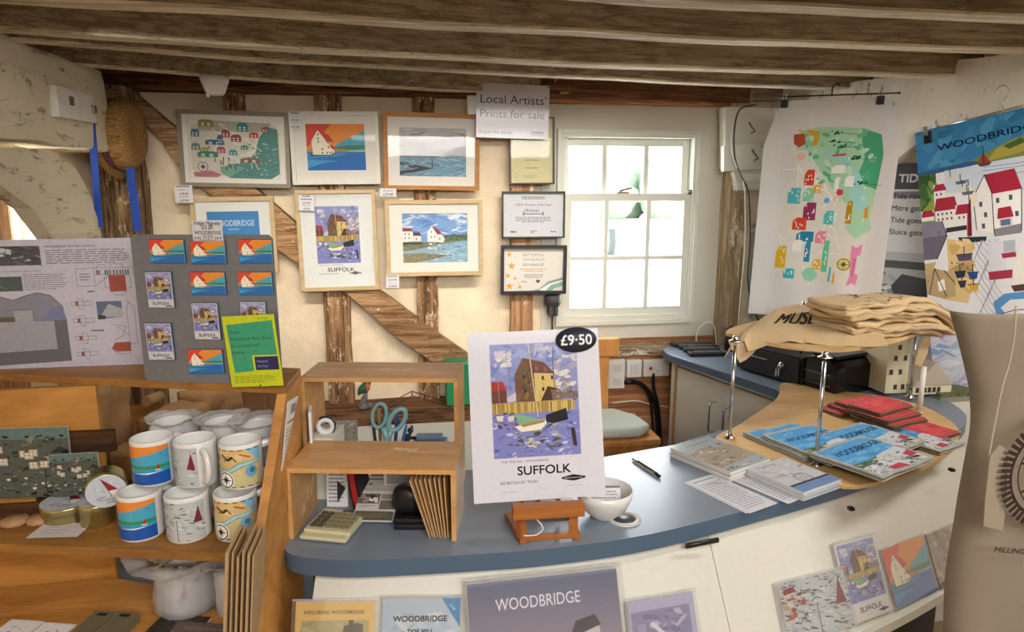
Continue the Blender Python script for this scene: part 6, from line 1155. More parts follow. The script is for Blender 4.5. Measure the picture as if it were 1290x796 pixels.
b0_ = pt + Vector((.002, .02, .01)); t = thing('paint_brush', 'brown bristled brush sticking up behind the scissors', 'brush', b0_); bm = new(); tube(bm, [(0, 0, 0), (0, 0, .17)], .003, 8); obj('handle', bm, kraft, t); bm = new(); tube(bm, [(0, 0, .168), (.0, 0, .178), (0, 0, .192), (0, 0, .203)], [.003, .007, .009, .010], 10); wobble(bm, .0012, 300); obj('bristles', bm, mk('bristle', '#6d4228', .9), t)
p = Vector((ay(536, 553, 1.72).x, 1.66, ZC)); 
# low white desk and stool of gadgets behind the counter
t = thing('white_desk', 'low white desk standing against the timber wall', 'desk', (0, 0, 0)); bm = new(); box(bm, (-.35, 2.27, .575), (.50, 2.895, .60), bev=.002); obj('desk_top', bm, mk('white_desk_top', '#dcdcd6', .35), t)
for x in (-.34, .46): bm = new(); box(bm, (x, 2.29, 0), (x + .025, 2.88, .575)); obj('side_panel', bm, whitelam, t)
bm = new(); box(bm, (-.31, 2.86, .2), (.46, 2.875, .575)); obj('back_panel', bm, whitelam, t)
D_ = lambda px, py: az(px, py, .6)
c = D_(540, 557); t = thing('desk_stapler', 'blue grey hole punch on the white desk with black clips beside it', 'hole punch', Matrix.Translation(c) @ Matrix.Rotation(-.1, 4, 'Z')); bm = new(); box(bm, (-.06, -.03, .0), (.075, .03, .012), bev=.003); box(bm, (-.05, -.02, .012), (.06, .02, .035), bev=.008); obj('body', bm, mk('slate_metal', '#6f7f9c', .35), t); bm = new(); ball(bm, (-.09, 0, .02), .018, 10); ball(bm, (-.075, .02, .045), .013, 10); tube(bm, [(-.09, 0, .02), (-.05, 0, .02)], .007); obj('knob', bm, black, t)
# green box, wire rack and bird
M, w, h = rectM(*[ay(*q, 2.92) for q in ((564, 459), (610, 459), (610, 518), (564, 518))]); c = M.to_translation(); t = thing('green_box', 'bright green plastic box standing behind the price card', 'box', (c.x, 2.92, .6665)); hh = c.z + h - .6665; bm = new(); box(bm, (0, 0, 0), (w, .16, hh - .015), bev=.003); obj('box_body', bm, mk('green_plastic', '#1f8a5a', .35), t); bm = new(); box(bm, (-.004, -.004, hh - .018), (w + .004, .164, hh), bev=.002); obj('lid', bm, mk('green_plastic', ''), t)
zs = .6655
wire = mk('rusty_wire', '#5a4638', .6, .4); A = [ay(485, 520, 2.93), ay(519, 496, 2.93), ay(566, 516, 2.99)]; t = thing('wire_frame', 'thin brown wire frame peaked like a roof on the sill', 'wire frame', (0, 0, 0))
for off in (0, .07):
    bm = new(); q = [Vector((A[0].x, 2.9 + off, zs)), Vector((A[1].x, 2.9 + off, A[1].z)), Vector((A[2].x, 2.9 + off, zs))]; tube(bm, q, .0025, 6); obj('wire_leg', bm, wire, t)
bm = new(); tube(bm, [(A[1].x, 2.9, A[1].z), (A[1].x, 2.97, A[1].z)], .0025, 6); tube(bm, [(A[0].x, 2.9, zs + .002), (A[0].x, 2.97, zs + .002)], .0025, 6); obj('cross_wire', bm, wire, t)
# bird ornament
bx = ay(460, 516, 2.93); t = thing('bird_ornament', 'green backed orange breasted bird ornament on a grey stump', 'ornament', Matrix.Translation((bx.x, 2.94, zs)) @ Matrix.Scale(.62, 4)); s_ = 1.0
bm = new(); tube(bm, curve_pts([(-.01, 0, 0), (-.012, 0, .04), (.0, 0, .085), (.008, 0, .12)], 4), [.034, .032, .03, .026, .024, .022, .022, .02, .02, .018, .016, .015, .014], 12); ball(bm, (.03, 0, .02), .022, 10, (1.2, 1, .9)); ball(bm, (-.03, 0, .018), .02, 10); wobble(bm, .006, 40); obj('stump', bm, mk('grey_stump', '#6f6a68', .9, var=.3, vscale=50), t)
bm = new(); tube(bm, curve_pts([(-.045, 0, .10), (-.03, 0, .125), (-.002, 0, .155), (.025, 0, .19), (.04, 0, .215), (.045, 0, .232)], 4), [.004, .008, .012, .017, .022, .027, .03, .031, .031, .03, .028, .026, .024, .022, .022, .023, .023, .022, .02, .014, .006], 14); obj('body', bm, mk('bird_green', '#2f5f4a', .5, var=.35, vscale=60), t)
bm = new(); ball(bm, (.022, -.012, .165), .024, 12, (.8, .8, 1.5)); obj('breast', bm, mk('bird_orange', '#c46a3c', .6), t)
bm = new(); tube(bm, [(.058, -.002, .222), (.085, -.004, .215), (.098, -.004, .212)], [.006, .003, .001], 8); obj('beak', bm, mk('beak_dark', '#3a342c', .4), t)

# ---------------------------------------------------------------- easel with the priced SUFFOLK print
Pc = [ray(*q) for q in ((588.5, 418.5), (752, 414.5), (764, 622), (597, 636.5))]
# print plane: leans back, turned slightly
c0 = az(690, 668, ZC); base = Vector((.285, 1.345, 0)); th_ = math.radians(12); yawc = math.radians(-3)
Nn = Vector((math.sin(yawc) * math.cos(th_), -math.cos(yawc) * math.cos(th_), math.sin(th_))); P0 = Vector((.24, 1.322, ZC + .083))
M, w, h = rectM(*[apl(*q, P0, Nn) for q in ((588.5, 418.5), (752, 414.5), (764, 622), (597, 636.5))])
t = thing('mounted_print', 'large white mounted SUFFOLK poster print priced £9.50 on the small easel', 'print', M)
a = Art(w, h, '#d8d6de'); Q = win(50, 40, 500, 625)
a.sub(.165, .075, .825, .745); random.seed(3); art_mill_scene(a); a.sub(0, 0, 1, 1); a.line([(.163, .073), (.827, .073), (.827, .747), (.163, .747)], .003, '#bfbdc8', True)
a.text('THE TIDE MILL, WOODBRIDGE', .215, .775, .017, '#44424a', fit=.36); a.text('SUFFOLK', .335, .85, .068, '#17171a', fit=.405, bold=.03); a.text('SEE BRITAIN BY TRAIN', .2, .9, .022, '#33323a', fit=.285); a.circ(.76, .882, .095, '#1d1d22', ry=.016); a.circ(.76, .882, .06, '#1d1d22', ry=.024, n=8); a.text('BRITISH RAILWAYS', .76, .887, .011, '#d8d8dc', al='c', fit=.14); a.line([(.2, .945), (.32, .945)], .0025, '#8a8890'); a.line([(.5, .935), (.56, .935)], .0025, '#8a8890'); a.line([(.7, .928), (.83, .928)], .0025, '#8a8890')
a.build('mount_board', t, printg, t=.0022)
bm = new(); box(bm, (-.003, -.003, .0015), (w + .003, h + .002, .0022)); obj('cellophane', bm, clearmat('cellophane', gloss=.07, rough=.05), t)
ov = Matrix.Translation((w * .825, h * .935, .0045)); a = Art(.1, .1, '#26272e'); bm = new(); lathe(bm, [(0, 0), (1, 0), (1, .0012), (0, .0012)], 40); [setattr(v, 'co', Vector((v.co.x * .0445, v.co.y * .027, v.co.z))) for v in bm.verts]; o = obj('price_oval', bm, mk('navy_oval', '#262732', .5), t, ov)
a = Art(.078, .04, '#262732'); a.text('£9·50', .5, .78, .29, '#e9e9ee', al='c', fit=.86, bold=.03); a.build('price_text', t, printmat('chalk_print', .8), ov @ Matrix.Translation((-.039, -.02, .0014)), t=0, fillbase=False)
ew = timber('easel_wood', '#8a4a22', '#c07a3f', 0, 8, bump=.1, rough=.4)
B = [az(*q, ZC) for q in ((655, 686), (731, 681), (726, 640), (634, 648))]
fw_ = (B[1] - B[0]); Me = Matrix.Translation(B[0]) @ Matrix.Rotation(math.atan2(fw_.y, fw_.x), 4, 'Z'); W_ = fw_.length
t = thing('desk_easel', 'small brown wooden desk easel holding the priced print', 'easel', Me)
def ebar(name, a_, b_, r=.0055, mm=ew):
    bm = new(); a_, b_ = Vector(a_), Vector(b_); d = b_ - a_; L_ = d.length; box(bm, (-r, -r, 0), (r, r, L_), bev=.001); q = d.to_track_quat('Z', 'Y'); bmesh.ops.transform(bm, matrix=Matrix.Translation(a_) @ q.to_matrix().to_4x4(), verts=bm.verts[:]); return obj(name, bm, mm, t)
ebar('front_rail', (0, .006, .011), (W_, .006, .011)); ebar('side_rail', (.006, 0, .0065), (-.012, .125, .0065), .006); ebar('side_rail', (W_ - .006, 0, .0065), (W_ + .006, .125, .0065), .006); ebar('rear_rail', (-.008, .12, .0065), (W_ + .002, .12, .0065))
bm = new(); box(bm, (-.016, -.012, .060), (W_ + .006, .012, .088), bev=.002); obj('print_ledge', bm, ew, t)
ebar('upright', (.006, .008, .012), (.002, .014, .058), .008); ebar('upright', (W_ - .014, .008, .012), (W_ - .012, .014, .058), .009); ebar('upright', (W_ - .03, .085, .012), (W_ - .03, .135, .3), .005); ebar('upright', (.016, .085, .012), (.016, .135, .3), .005); ebar('top_rail', (.012, .135, .295), (W_ - .026, .135, .295), .006); ebar('strut', (W_ * .5, .16, .012), (W_ * .5, .142, .29), .005)
bm = new(); tube(bm, curve_pts([(.008, .0, .02), (.02, .002, .018), (.035, .0, .02), (.048, .0, .03), (.045, 0, .042), (.036, .004, .052)], 5), .0013, 6); obj('white_string', bm, mk('string_white', '#e8e6de', .8), t)

# bowl, grommet, pen, stationery
c = az(765, 657, ZC); bc = Vector((c.x + .0, c.y + .028, ZC + .0005)); t = thing('white_bowl', 'white ceramic bowl holding a few cards beside the easel', 'bowl', bc)
bm = new(); lathe(bm, [(0, 0), (.028, 0), (.03, .003), (.05, .022), (.062, .048), (.064, .066), (.0615, .066), (.058, .048), (.046, .024), (.026, .006), (0, .005)], 44); obj('bowl_body', bm, ceramic, t)
for i, (rz, rx) in enumerate(((.3, .9), (.15, 1.0), (-.1, 1.1))):
    a = Art(.07, .045, '#d8d6d4'); a.para(.1, .2, .9, .8, 4, '#8f8f94'); a.rect(.0, .0, 1, .1, '#6a6a72'); tag(a.build('small_card', None, printp, Matrix.Translation(bc + Vector((-.03, -.012 + .008 * i, .014 + .004 * i))) @ Matrix.Rotation(rz, 4, 'Z') @ Matrix.Rotation(rx, 4, 'X'), t=.0006), 'small printed card resting in the white bowl', 'card', 'cards in the white bowl')
c = az(787, 655, ZC); t = thing('cable_grommet', 'grey round cable grommet in the worktop beside the bowl', 'grommet', (c.x, c.y + .005, ZC)); bm = new(); lathe(bm, [(.024, .0), (.03, .0045), (.036, .004), (.038, 0)], 36); obj('ring', bm, mk('grey_ring', '#b9b6ae', .35), t); bm = new(); lathe(bm, [(0, .002), (.0245, .002), (.0245, .0)], 30); obj('cap', bm, mk('dark_cap', '#3b3f46', .4), t)
A_, B_ = az(796, 577, ZC + .005), az(831, 600, ZC + .005); d = (B_ - A_).normalized(); t = thing('ballpoint_pen', 'slim black and silver pen lying on the bare worktop', 'pen', A_); bm = new(); L_ = (B_ - A_).length; tube(bm, [Vector((0, 0, 0)), d * .008, d * (L_ - .02)], [.0015, .004, .004], 10); obj('barrel', bm, chrome, t); bm = new(); tube(bm, [d * (L_ - .02), d * L_], .0043, 10); obj('cap', bm, black, t)
bm = new(); tube(bm, [d * .03 + Vector((0, 0, .005)), d * (L_ - .01) + Vector((0, 0, .005))], .0012, 6); obj('clip', bm, black, t)
# brochures
def bro1(a): a.rect(0, 0, 1, 1, '#9fa7a8'); a.text('WOODBRIDGE', .5, .13, .06, '#6d7880', al='c', fit=.6); a.poly([(.0, .3), (.5, .25), (1, .35), (1, .8), (0, .85)], '#a39684'); dabs(a, 60, .0, .25, 1, .95, ['#b8ab98', '#8a7c6c', '#c9c2b6', '#75716c', '#a8b0b2'], .03, .08, .6)
def stack(px, z, n_, th, art, base, label, name, grp, mat_=printp, back='#d9d6d2', jit=.004, cat='brochure'):
    P = [az(*q, z) for q in px]; M, w, h = rectM(*P); out = []
    for j in range(n_):
        a = Art(w, h, base); z_ = -(n_ - 1 - j) * (th + .0003)
        if j == n_ - 1: art(a)
        r = Matrix.Translation((random.uniform(-jit, jit) if j < n_ - 1 else 0, random.uniform(-jit, jit) if j < n_ - 1 else 0, z_)); o = a.build(name, None, mat_, M @ r, t=th, back=back)
        out.append(tag(o, label[0] if j == n_ - 1 else label[1], cat, grp))
    return out
random.seed(9)
stack(((850, 562), (897, 549), (966, 578), (915, 597)), ZC + .0255, 6, .004, bro1, '#8d9294', ('grey harbour brochure on top of the pile beside the rod foot', 'lower brochure of the pile beside the rod foot'), 'brochure', 'brochures beside the rod foot', printg, jit=.002)
def sheet(a): a.rect(0, 0, 1, 1, '#cfcfd4'); a.para(.1, .04, .9, .09, 1, '#77777d'); a.para(.1, .14, .9, .92, 16, '#94949b', ht=.4); a.poly([(.3, .2), (.6, .15), (.9, .3)], '#b9a9a0')
stack(((865, 608), (899, 597), (980, 634), (944, 646)), ZC + .0022, 2, .0008, sheet, '#cfcfd4', ('white printed sheet lying nearest the counter edge', 'white sheet half under the other sheet nearest the edge'), 'information_sheet', 'white sheets on the worktop', jit=.006, cat='sheet')
stack(((913, 600), (940, 592), (1019, 622), (992, 635)), ZC + .0022, 2, .0008, sheet, '#cfcfd4', ('white printed sheet tucked beside the museum leaflets', 'white sheet under the one beside the museum leaflets'), 'information_sheet', 'white sheets on the worktop', jit=.004, cat='sheet')
def bro2(a):
    a.rect(0, 0, 1, 1, '#c6c6ca'); dabs(a, 30, 0, 0, 1, .55, ['#b3b3b8', '#d4d4d6', '#9c9ca2', '#c9bdb0'], .04, .12, .4); a.text('Woodbridge', .1, .12, .06, '#6d6d78', fit=.5); a.rect(0, .76, 1, 1, '#6f8db8'); a.rect(0, .76, 1, .8, '#2f3340'); wheel_print(a, .52, .66, .17, '#55555f', 26)
stack(((940, 590), (986, 577), (1062, 602), (1014, 620)), ZC + .023, 9, .0024, bro2, '#9fb0cc', ('museum leaflet with a mill wheel on top of its pile', 'lower leaflet of the mill wheel pile'), 'museum_leaflet', 'mill wheel leaflets', printg, jit=.003, cat='leaflet')
# ---------------------------------------------------------------- back cabinet, sockets, chair
t = thing('base_cabinet', 'cream base cabinet with two steel handles under the far worktop', 'cabinet', (0, 0, 0))
A0_, A1_ = Vector((1.178, 2.88, 0)), Vector((1.372, 2.235, 0)); dv = (A1_ - A0_).normalized(); nn_ = Vector((dv.y, -dv.x, 0)); nn_ = nn_ if nn_.x < 0 else -nn_; Lc = (A1_ - A0_).length
MC = Matrix(((dv.x, -nn_.x, 0, A0_.x), (dv.y, -nn_.y, 0, A0_.y), (0, 0, 1, 0), (0, 0, 0, 1)))   # x along front, y into the cabinet
bm = new(); box(bm, (0, .018, .1), (Lc, .30, .84)); obj('carcass', bm, whitelam, t, MC)
bm = new(); box(bm, (-.004, 0, .05), (.02, .03, .84), bev=.001); obj('end_post', bm, whitelam, t, MC); bm = new(); box(bm, (.022, -.004, .05), (.034, .02, .84), bev=.001); obj('wood_edge', bm, mk('beech_edge', '#b98a55', .5), t, MC)
bm = new(); box(bm, (.036, -.002, .825), (Lc, .01, .832)); obj('wood_edge', bm, mk('beech_edge', ''), t, MC)
xs = [.036, Lc * .5, Lc - .004]
for i in range(2):
    bm = new(); box(bm, (xs[i] + .001, 0, .12), (xs[i + 1] - .001, .016, .822), bev=.002); d_ = obj('door', bm, whitelam, t, MC); hx = xs[1] + (-.04 if i == 0 else .045)
    bm = new(); z0, z1 = .60, .735; tube(bm, curve_pts([(hx, .0, z0), (hx + .0, -.03, z0 + .006), (hx, -.034, z0 + .02), (hx, -.034, z1 - .02), (hx, -.03, z1 - .006), (hx, 0, z1)], 4), .0045, 10); obj('handle', bm, chrome, d_)
# sockets and switches on the boarding
wp = mk('white_plastic', ''); 
def plate(px0, py0, px1, py1, name, label, gang):
    A_, B_ = ay(px0, py1, D - .04), ay(px1, py0, D - .04); w, h = B_.x - A_.x, B_.z - A_.z; t = thing(name, label, 'socket' if 'socket' in name else 'switch', (A_.x, D - .052, A_.z)); bm = new(); box(bm, (0, 0, 0), (w, .032, h), bev=.004); obj('face_plate', bm, wp, t); return t, w, h
t, w, h = plate(745, 452.5, 787, 490, 'wall_socket', 'white double row wall socket unit behind the chair back', 2)
for i in range(2):
    for j in range(2): bm = new(); box(bm, (w * (.3 + .36 * i), -.004, h * (.12 + .48 * j)), (w * (.3 + .36 * i) + w * .22, .001, h * (.12 + .48 * j) + h * .26), bev=.001); obj('rocker', bm, mk('off_white_plastic', '#d8d6ce', .4), t)
t, w, h = plate(788.5, 453, 808, 475, 'wall_switch', 'square white wall switch beside the sockets', 1); bm = new(); box(bm, (w * .25, -.004, h * .2), (w * .75, .001, h * .8), bev=.002); obj('rocker', bm, mk('off_white_plastic', ''), t)
t, w, h = plate(809.5, 452.5, 843, 474, 'control_switch', 'white control plate with a red button beside the cabinet', 1)
bm = new(); ball(bm, (w * .27, -.001, h * .52), .0085, 12, (1, .6, 1)); obj('red_button', bm, mk('red_plastic', '#c8362e', .3), t); bm = new(); ball(bm, (w * .55, -.001, h * .35), .005, 10, (1, .6, 1)); obj('green_lamp', bm, mk('green_plastic_lamp', '#9fc08a', .3), t)
t = thing('black_cables', 'thick black cables dropping from the sockets beside the cabinet', 'cable', (0, 0, 0))
for pts, r in ((((786, 481), (800, 480), (815, 489), (825, 510), (828, 540), (829, 600)), .008), (((823, 470), (824, 490), (829, 510), (832, 545), (833, 600)), .008), (((786, 483), (805, 484), (818, 500), (822, 530), (824, 600)), .006)):
    bm = new(); tube(bm, curve_pts([ay(*p, D - .05) for p in pts], 6), r, 8); obj('cable', bm, black, t)
bm = new(); c = ay(789, 481, D - .055); tube(bm, [c + Vector((-.008, 0, 0)), c + Vector((.04, 0, -.002))], .012, 8); obj('plug', bm, black, t)
bm = new(); tube(bm, curve_pts([ay(*p, D - .04) for p in ((770, 508), (800, 505), (820, 509), (842, 513))], 5), .0035, 6); tag(obj('white_cable', bm, mk('cable1', '')), 'thin cream cable crossing the boarding behind the chair', 'cable')
bm = new(); tube(bm, curve_pts([ay(*p, 3.03) for p in ((877, 436), (878, 420), (884, 410), (893, 406), (900, 412), (903, 436))], 6), .004, 8); tag(obj('cable_loop', bm, mk('cable1', '')), 'cream cable looping up behind the remote controls', 'cable')
# pine chair with pad
pine = timber('orange_pine', '#c07c3c', '#e3a563', 2, 5, bump=.05, rough=.4, stretch=.2); CY0 = 2.93
x0 = ay(756, 480, CY0).x; t = thing('pine_chair', 'orange pine chair with pale tie-on cushion standing behind the counter', 'chair', (x0 + .0, 2.7, 0)); SZ = .58; L0 = -.34; R0_ = ay(825, 552, 2.68).x - x0
bm = new(); box(bm, (L0, -.1, SZ - .03), (R0_, .26, SZ), bev=.008); obj('seat', bm, pine, t)
for nm, a_, b_ in (('apron', (L0 + .02, -.085, SZ - .10), (R0_ - .02, -.065, SZ - .03)), ('apron', (R0_ - .035, -.06, SZ - .1), (R0_ - .015, .24, SZ - .03))): bm = new(); box(bm, a_, b_, bev=.002); obj(nm, bm, pine, t)
for x, y in ((L0 + .005, -.09), (R0_ - .045, -.09)): bm = new(); box(bm, (x, y, 0), (x + .04, y + .04, SZ - .03), bev=.004); obj('leg', bm, pine, t)
zt_ = ay(760, 426, CY0).z
for x in (L0 + .01, -.012): bm = new(); box(bm, (x, .225, 0), (x + .052, .255, zt_ - .06), bev=.004); obj('leg', bm, pine, t)
bm = new(); box(bm, (L0, .215, zt_ - .085), (.085, .262, zt_), bev=.006); obj('top_rail', bm, pine, t); bm = new(); box(bm, (L0 + .06, .232, zt_ - .24), (-.02, .25, zt_ - .19), bev=.003); obj('back_rail', bm, pine, t)
bm = new(); prism(bm, [(L0 + .03, -.07), (R0_ - .09, -.085), (R0_ - .03, -.03), (R0_ - .05, .1), (R0_ - .12, .2), (L0 + .03, .21)], .05, Matrix.Translation((0, 0, SZ + .001)), bev=.02); bmesh.ops.subdivide_edges(bm, edges=bm.edges[:], cuts=1, use_grid_fill=True)
for v in bm.verts:
    if v.co.z > SZ + .02: v.co.z += .006 * noise.noise(v.co * 16)
for f in bm.faces: f.smooth = True
tag(obj('seat_cushion', bm, mk('pale_green_cloth', '#cfd8cc', .95, bump=.4, bscale=60), None, Matrix.Translation((x0, 2.7, 0))), 'pale green tie-on cushion lying on the pine chair', 'cushion')

# ---------------------------------------------------------------- things on the far worktop
def remote(px, rz, L_, lab):
    c = az(*px, ZC + .001); t = thing('remote_control', lab, 'remote control', Matrix.Translation(c) @ Matrix.Rotation(rz, 4, 'Z'), 'remote controls on the far worktop'); bm = new(); box(bm, (0, 0, 0), (L_, .045, .018), bev=.006); obj('body', bm, black, t)
    bm = new()
    for i in range(8):
        for j in range(3): box(bm, (.03 + i * (L_ - .05) / 8, .009 + j * .011, .018), (.037 + i * (L_ - .05) / 8, .015 + j * .011, .0195))
    obj('key_pad', bm, mk('grey_keys', '#77797c', .5), t)
remote((847, 437), -.12, .20, 'black remote control nearest the window wall'); remote((856, 440.5), -.1, .19, 'black remote control second from the window wall'); remote((862, 444), -.12, .17, 'short black remote control between two others'); remote((869, 449.5), -.05, .17, 'black remote control nearest the worktop front edge')
for px, lab in (((918, 441), 'small black capped bottle left of the hanging towel'), ((935, 440), 'second small black capped bottle beside the corner post')):
    c = az(*px, ZC + .0); t = thing('black_bottle', lab, 'bottle', (c.x, c.y, ZC), 'black capped bottles'); bm = new(); lathe(bm, [(0, 0), (.02, 0), (.021, .004), (.021, .07), (.012, .085), (0, .085)], 18); obj('bottle_body', bm, black, t); bm = new(); lathe(bm, [(.018, .082), (.02, .084), (.02, .098), (.017, .1), (.02, .102), (.02, .116), (0, .118)], 18); obj('cap', bm, gm, t)
# cash drawer and receipt printer
bkm = mk('black_metal', '#1b1c1f', .4, .2)
P = [az(*q, ZC) for q in ((926, 464), (1008, 489))]; d_ = (P[1] - P[0]); L_ = d_.length; ang = math.atan2(d_.y, d_.x)
Mx_ = Matrix.Translation(P[0] + Vector((0, 0, .0008))) @ Matrix.Rotation(ang, 4, 'Z'); hD = .115
t = thing('cash_drawer', 'wide black cash drawer with keys hanging from its lock', 'cash drawer', Mx_)
bm = new(); box(bm, (0, .006, .006), (L_, .30, hD), bev=.004); obj('drawer_body', bm, bkm, t); bm = new(); box(bm, (.012, -.001, .012), (L_ - .012, .008, hD - .012), bev=.002); f_ = obj('drawer_front', bm, mk('black_satin', '#2a2b30', .35, .2), t)
bm = new(); bars_y = [(.03, .014, L_ * .45, .018)]; box(bm, (.03, -.0025, hD * .62), (L_ * .5, -.0008, hD * .66)); obj('slot_line', bm, mk('pale_line', '#b5b7ba', .4), t)
bm = new(); lathe(bm, [(0, .006), (.009, .006), (.011, .003), (.012, 0)], 18, Matrix.Translation((L_ * .72, -.001, hD * .6)) @ Matrix.Rotation(PI / 2, 4, 'X')); obj('lock', bm, chrome, f_)
bm = new(); tube(bm, [(L_ * .72 + .009 * math.cos(q), -.012, hD * .6 - .006 + .012 * math.sin(q)) for q in [2 * PI * i / 16 for i in range(16)]], .0012, 6, closed=True); box(bm, (L_ * .72 - .004, -.014, hD * .6 - .045), (L_ * .72 + .002, -.0125, hD * .6 - .015)); box(bm, (L_ * .72 - .014, -.016, hD * .6 - .042), (L_ * .72 - .008, -.0145, hD * .6 - .014)); box(bm, (0, 0, 0), (.006, .0015, .03), xf((L_ * .72 - .022, -.012, hD * .6 - .048), 0, 0, .5)); obj('key_ring', bm, chrome, t)
P = [az(*q, ZC) for q in ((1030, 497), (1054, 500), (1105, 490))]; d_ = P[2] - P[1]; ang = math.atan2(d_.y, d_.x); W_ = d_.length
t = thing('receipt_printer', 'glossy black receipt printer beside the cash drawer', 'printer', Matrix.Translation(P[1] + Vector((-.01, .0, .0008))) @ Matrix.Rotation(ang, 4, 'Z'))
prof = [(0, 0), (.17, 0), (.17, .10), (.13, .125), (.07, .135), (.03, .125), (0, .10)]
bm = new(); prism(bm, [(y, z) for y, z in prof], W_ + .01, Matrix(((0, 0, 1, 0), (1, 0, 0, 0), (0, 1, 0, 0), (0, 0, 0, 1))), bev=.004); obj('printer_body', bm, mk('gloss_black', '#131416', .12), t)
bm = new(); box(bm, (-.003, .02, .07), (.0, .15, .075)); box(bm, (-.003, .02, .03), (.0, .15, .033)); obj('panel_seam', bm, mk('grey_line', '#5a5c60', .4), t); bm = new(); box(bm, (.02, .02, .128), (W_ - .01, .12, .140), bev=.005); obj('paper_cover', bm, mk('gloss_black', ''), t)
bm = new(); box(bm, (W_ * .82, -.002, .02), (W_ * .9, .0, .024)); obj('badge', bm, chrome, t)
bm = new(); tube(bm, curve_pts([az(1098, 476, ZC + .006), az(1118, 470, ZC + .012), az(1130, 474, ZC + .01), az(1136, 480, ZC + .006)], 6), .005, 8); tag(obj('printer_cable', bm, black), 'thick black cable curling behind the receipt printer', 'cable')

# ---------------------------------------------------------------- two tier display stand
bpts = [az(*p, ZC + .012) for p in ((903, 557), (1000, 593), (1064, 611), (1110, 605), (1158, 590), (1203, 562), (1207, 540), (1190, 525), (1165, 512), (1120, 500), (1060, 492), (1010, 484), (985, 482), (982, 494), (975, 505), (950, 522), (925, 538), (903, 548))]
pale = timber('pale_ply', '#c49a62', '#e3c08a', 0, 4, bump=.05, rough=.5, stretch=.3)
st = thing('display_stand', 'two tier plywood display stand with steel rods on the counter end', 'display stand', (0, 0, 0))
cp = curve_pts(bpts + [bpts[0]], 3)[:-1]; bm = new(); prism(bm, [(p.x, p.y) for p in cp], .011, Matrix.Translation((0, 0, ZC + .0005)), bev=.002); obj('lower_board', bm, pale, st)
rods = [az(919, 552, ZC + .012), az(1028, 585, ZC + .012), az(1006, 478, ZC + .012), az(1146, 500, ZC + .012)]; ZU = 1.175
upx = [az(*p, ZU) for p in ((914, 423), (950, 432), (1000, 441), (1045, 444), (1095, 440), (1150, 425), (1200, 408), (1205, 398), (1170, 388), (1060, 380), (985, 400), (925, 415))]
cu_ = curve_pts(upx + [upx[0]], 3)[:-1]; bm = new(); prism(bm, [(p.x, p.y) for p in cu_], .010, Matrix.Translation((0, 0, ZU)), bev=.002); obj('upper_board', bm, pale, st)
for i, r in enumerate(rods):
    bm = new(); tube(bm, [(r.x, r.y, ZC + .0115), (r.x, r.y, ZU - .0005)], .0052, 12); obj('rod', bm, chrome, st)
    bm = new(); lathe(bm, [(0, .0), (.017, 0), (.017, .002), (.009, .006), (.008, .012), (0, .012)], 20, Matrix.Translation((r.x, r.y, ZC + .012))); obj('rod_foot', bm, chrome, st)
    bm = new(); lathe(bm, [(.018, 0), (.018, .0018), (.008, .004), (.008, .012), (.006, .015), (0, .016)], 20, Matrix.Translation((r.x, r.y, ZU + .0105))); obj('rod_cap', bm, chrome, st)
r = az(1158, 520, ZC + .002); wt = vz(1166, 462, r.x, r.y)
bm = new(); lathe(bm, [(0, 0), (.008, 0), (.008, wt - ZC), (0, wt - ZC)], 14, Matrix.Translation((r.x, r.y, ZC))); tag(obj('white_post', bm, mk('white_plastic', '')), 'short white plastic post standing beside the stand', 'post')

# folded tea towels
def folded(name, M, w, h, art, label, th=.012, layers=3, seed=0, group=None, edge='#c9c9c4', sag=.004, cat='tea towel', droop=None, mat_=None):
    """a cloth folded flat: rounded fold edges, several leaves, gently wavy printed top"""
    def wv(x, y): return sag * noise.noise(Vector((x * 9, y * 9, seed * 3.3))) + sag * .5 * noise.noise(Vector((x * 25, y * 25, seed))) - (droop(x, y) if droop else 0)
    t = thing(name, label, cat, M, group); em = mk('cloth_' + edge.strip('#'), edge, .95, bump=.4, bscale=300, var=.12, vscale=50)
    for k in range(layers):
        z0 = th * k / layers; z1 = th * (k + 1) / layers - .0006; ins = .004 * (k % 2); bm = new(); box(bm, (ins, ins, z0), (w - ins * .6, h - ins * .4, z1), bev=(z1 - z0) * .45); dice(bm, 0, 0, w, 14); dice(bm, 1, 0, h, 10)
        for v in bm.verts: v.co.z += wv(v.co.x, v.co.y) * (k + 1) / layers
        for f in bm.faces: f.smooth = True
        obj('leaf', bm, em, t)
    a = Art(w, h, '#ffffff', step=1.5e-5); art(a); a.build('printed_top', t, mat_ or printc, t=0, nx=16, ny=12, fn=lambda x, y, z: Vector((x, y, th + z + .0002 + wv(x, y) - .003 * max(0, 1 - min(x, w - x, y, h - y) / .004)))); return t
def blue_t(a, full=True):
    random.seed(41); a.rect(0, 0, 1, .62, '#5c9fd2'); dabs(a, 22, 0, 0, 1, .55, ['#6aacdb', '#4f92c8', '#78b5e0'], .05, .15, .5)
    a.text('WOODBRIDGE' if full else 'WOODB', .1, .34, .10 if full else .12, '#16294a', fit=.82 if full else .7, bold=.02)
    a.poly([(0, .58), (.3, .6), (.55, .55), (1, .5), (1, 1), (0, 1)], '#c9cdd2'); a.poly([(0, .58), (.3, .6), (.5, .56), (.35, .7), (0, .72)], '#5f7050'); dabs(a, 60, 0, .6, 1, 1, ['#e2e0de', '#9aa3ad', '#6b6f76', '#c3bcb4', '#7a8a6a', '#3d4046'], .02, .07, .6); a.poly([(.28, .86), (.55, .83), (.6, .95), (.3, .97)], '#b84a5c'); a.poly([(.8, .7), (.95, .68), (.97, .8), (.82, .82)], '#b84a5c')
    for _ in range(14): u, v = random.uniform(0, .9), random.uniform(.65, .95); a.line([(u, v), (u + random.uniform(.02, .1), v + random.uniform(-.06, .06)), (u + random.uniform(.04, .14), v + random.uniform(-.06, .06))], .006, '#33363c')
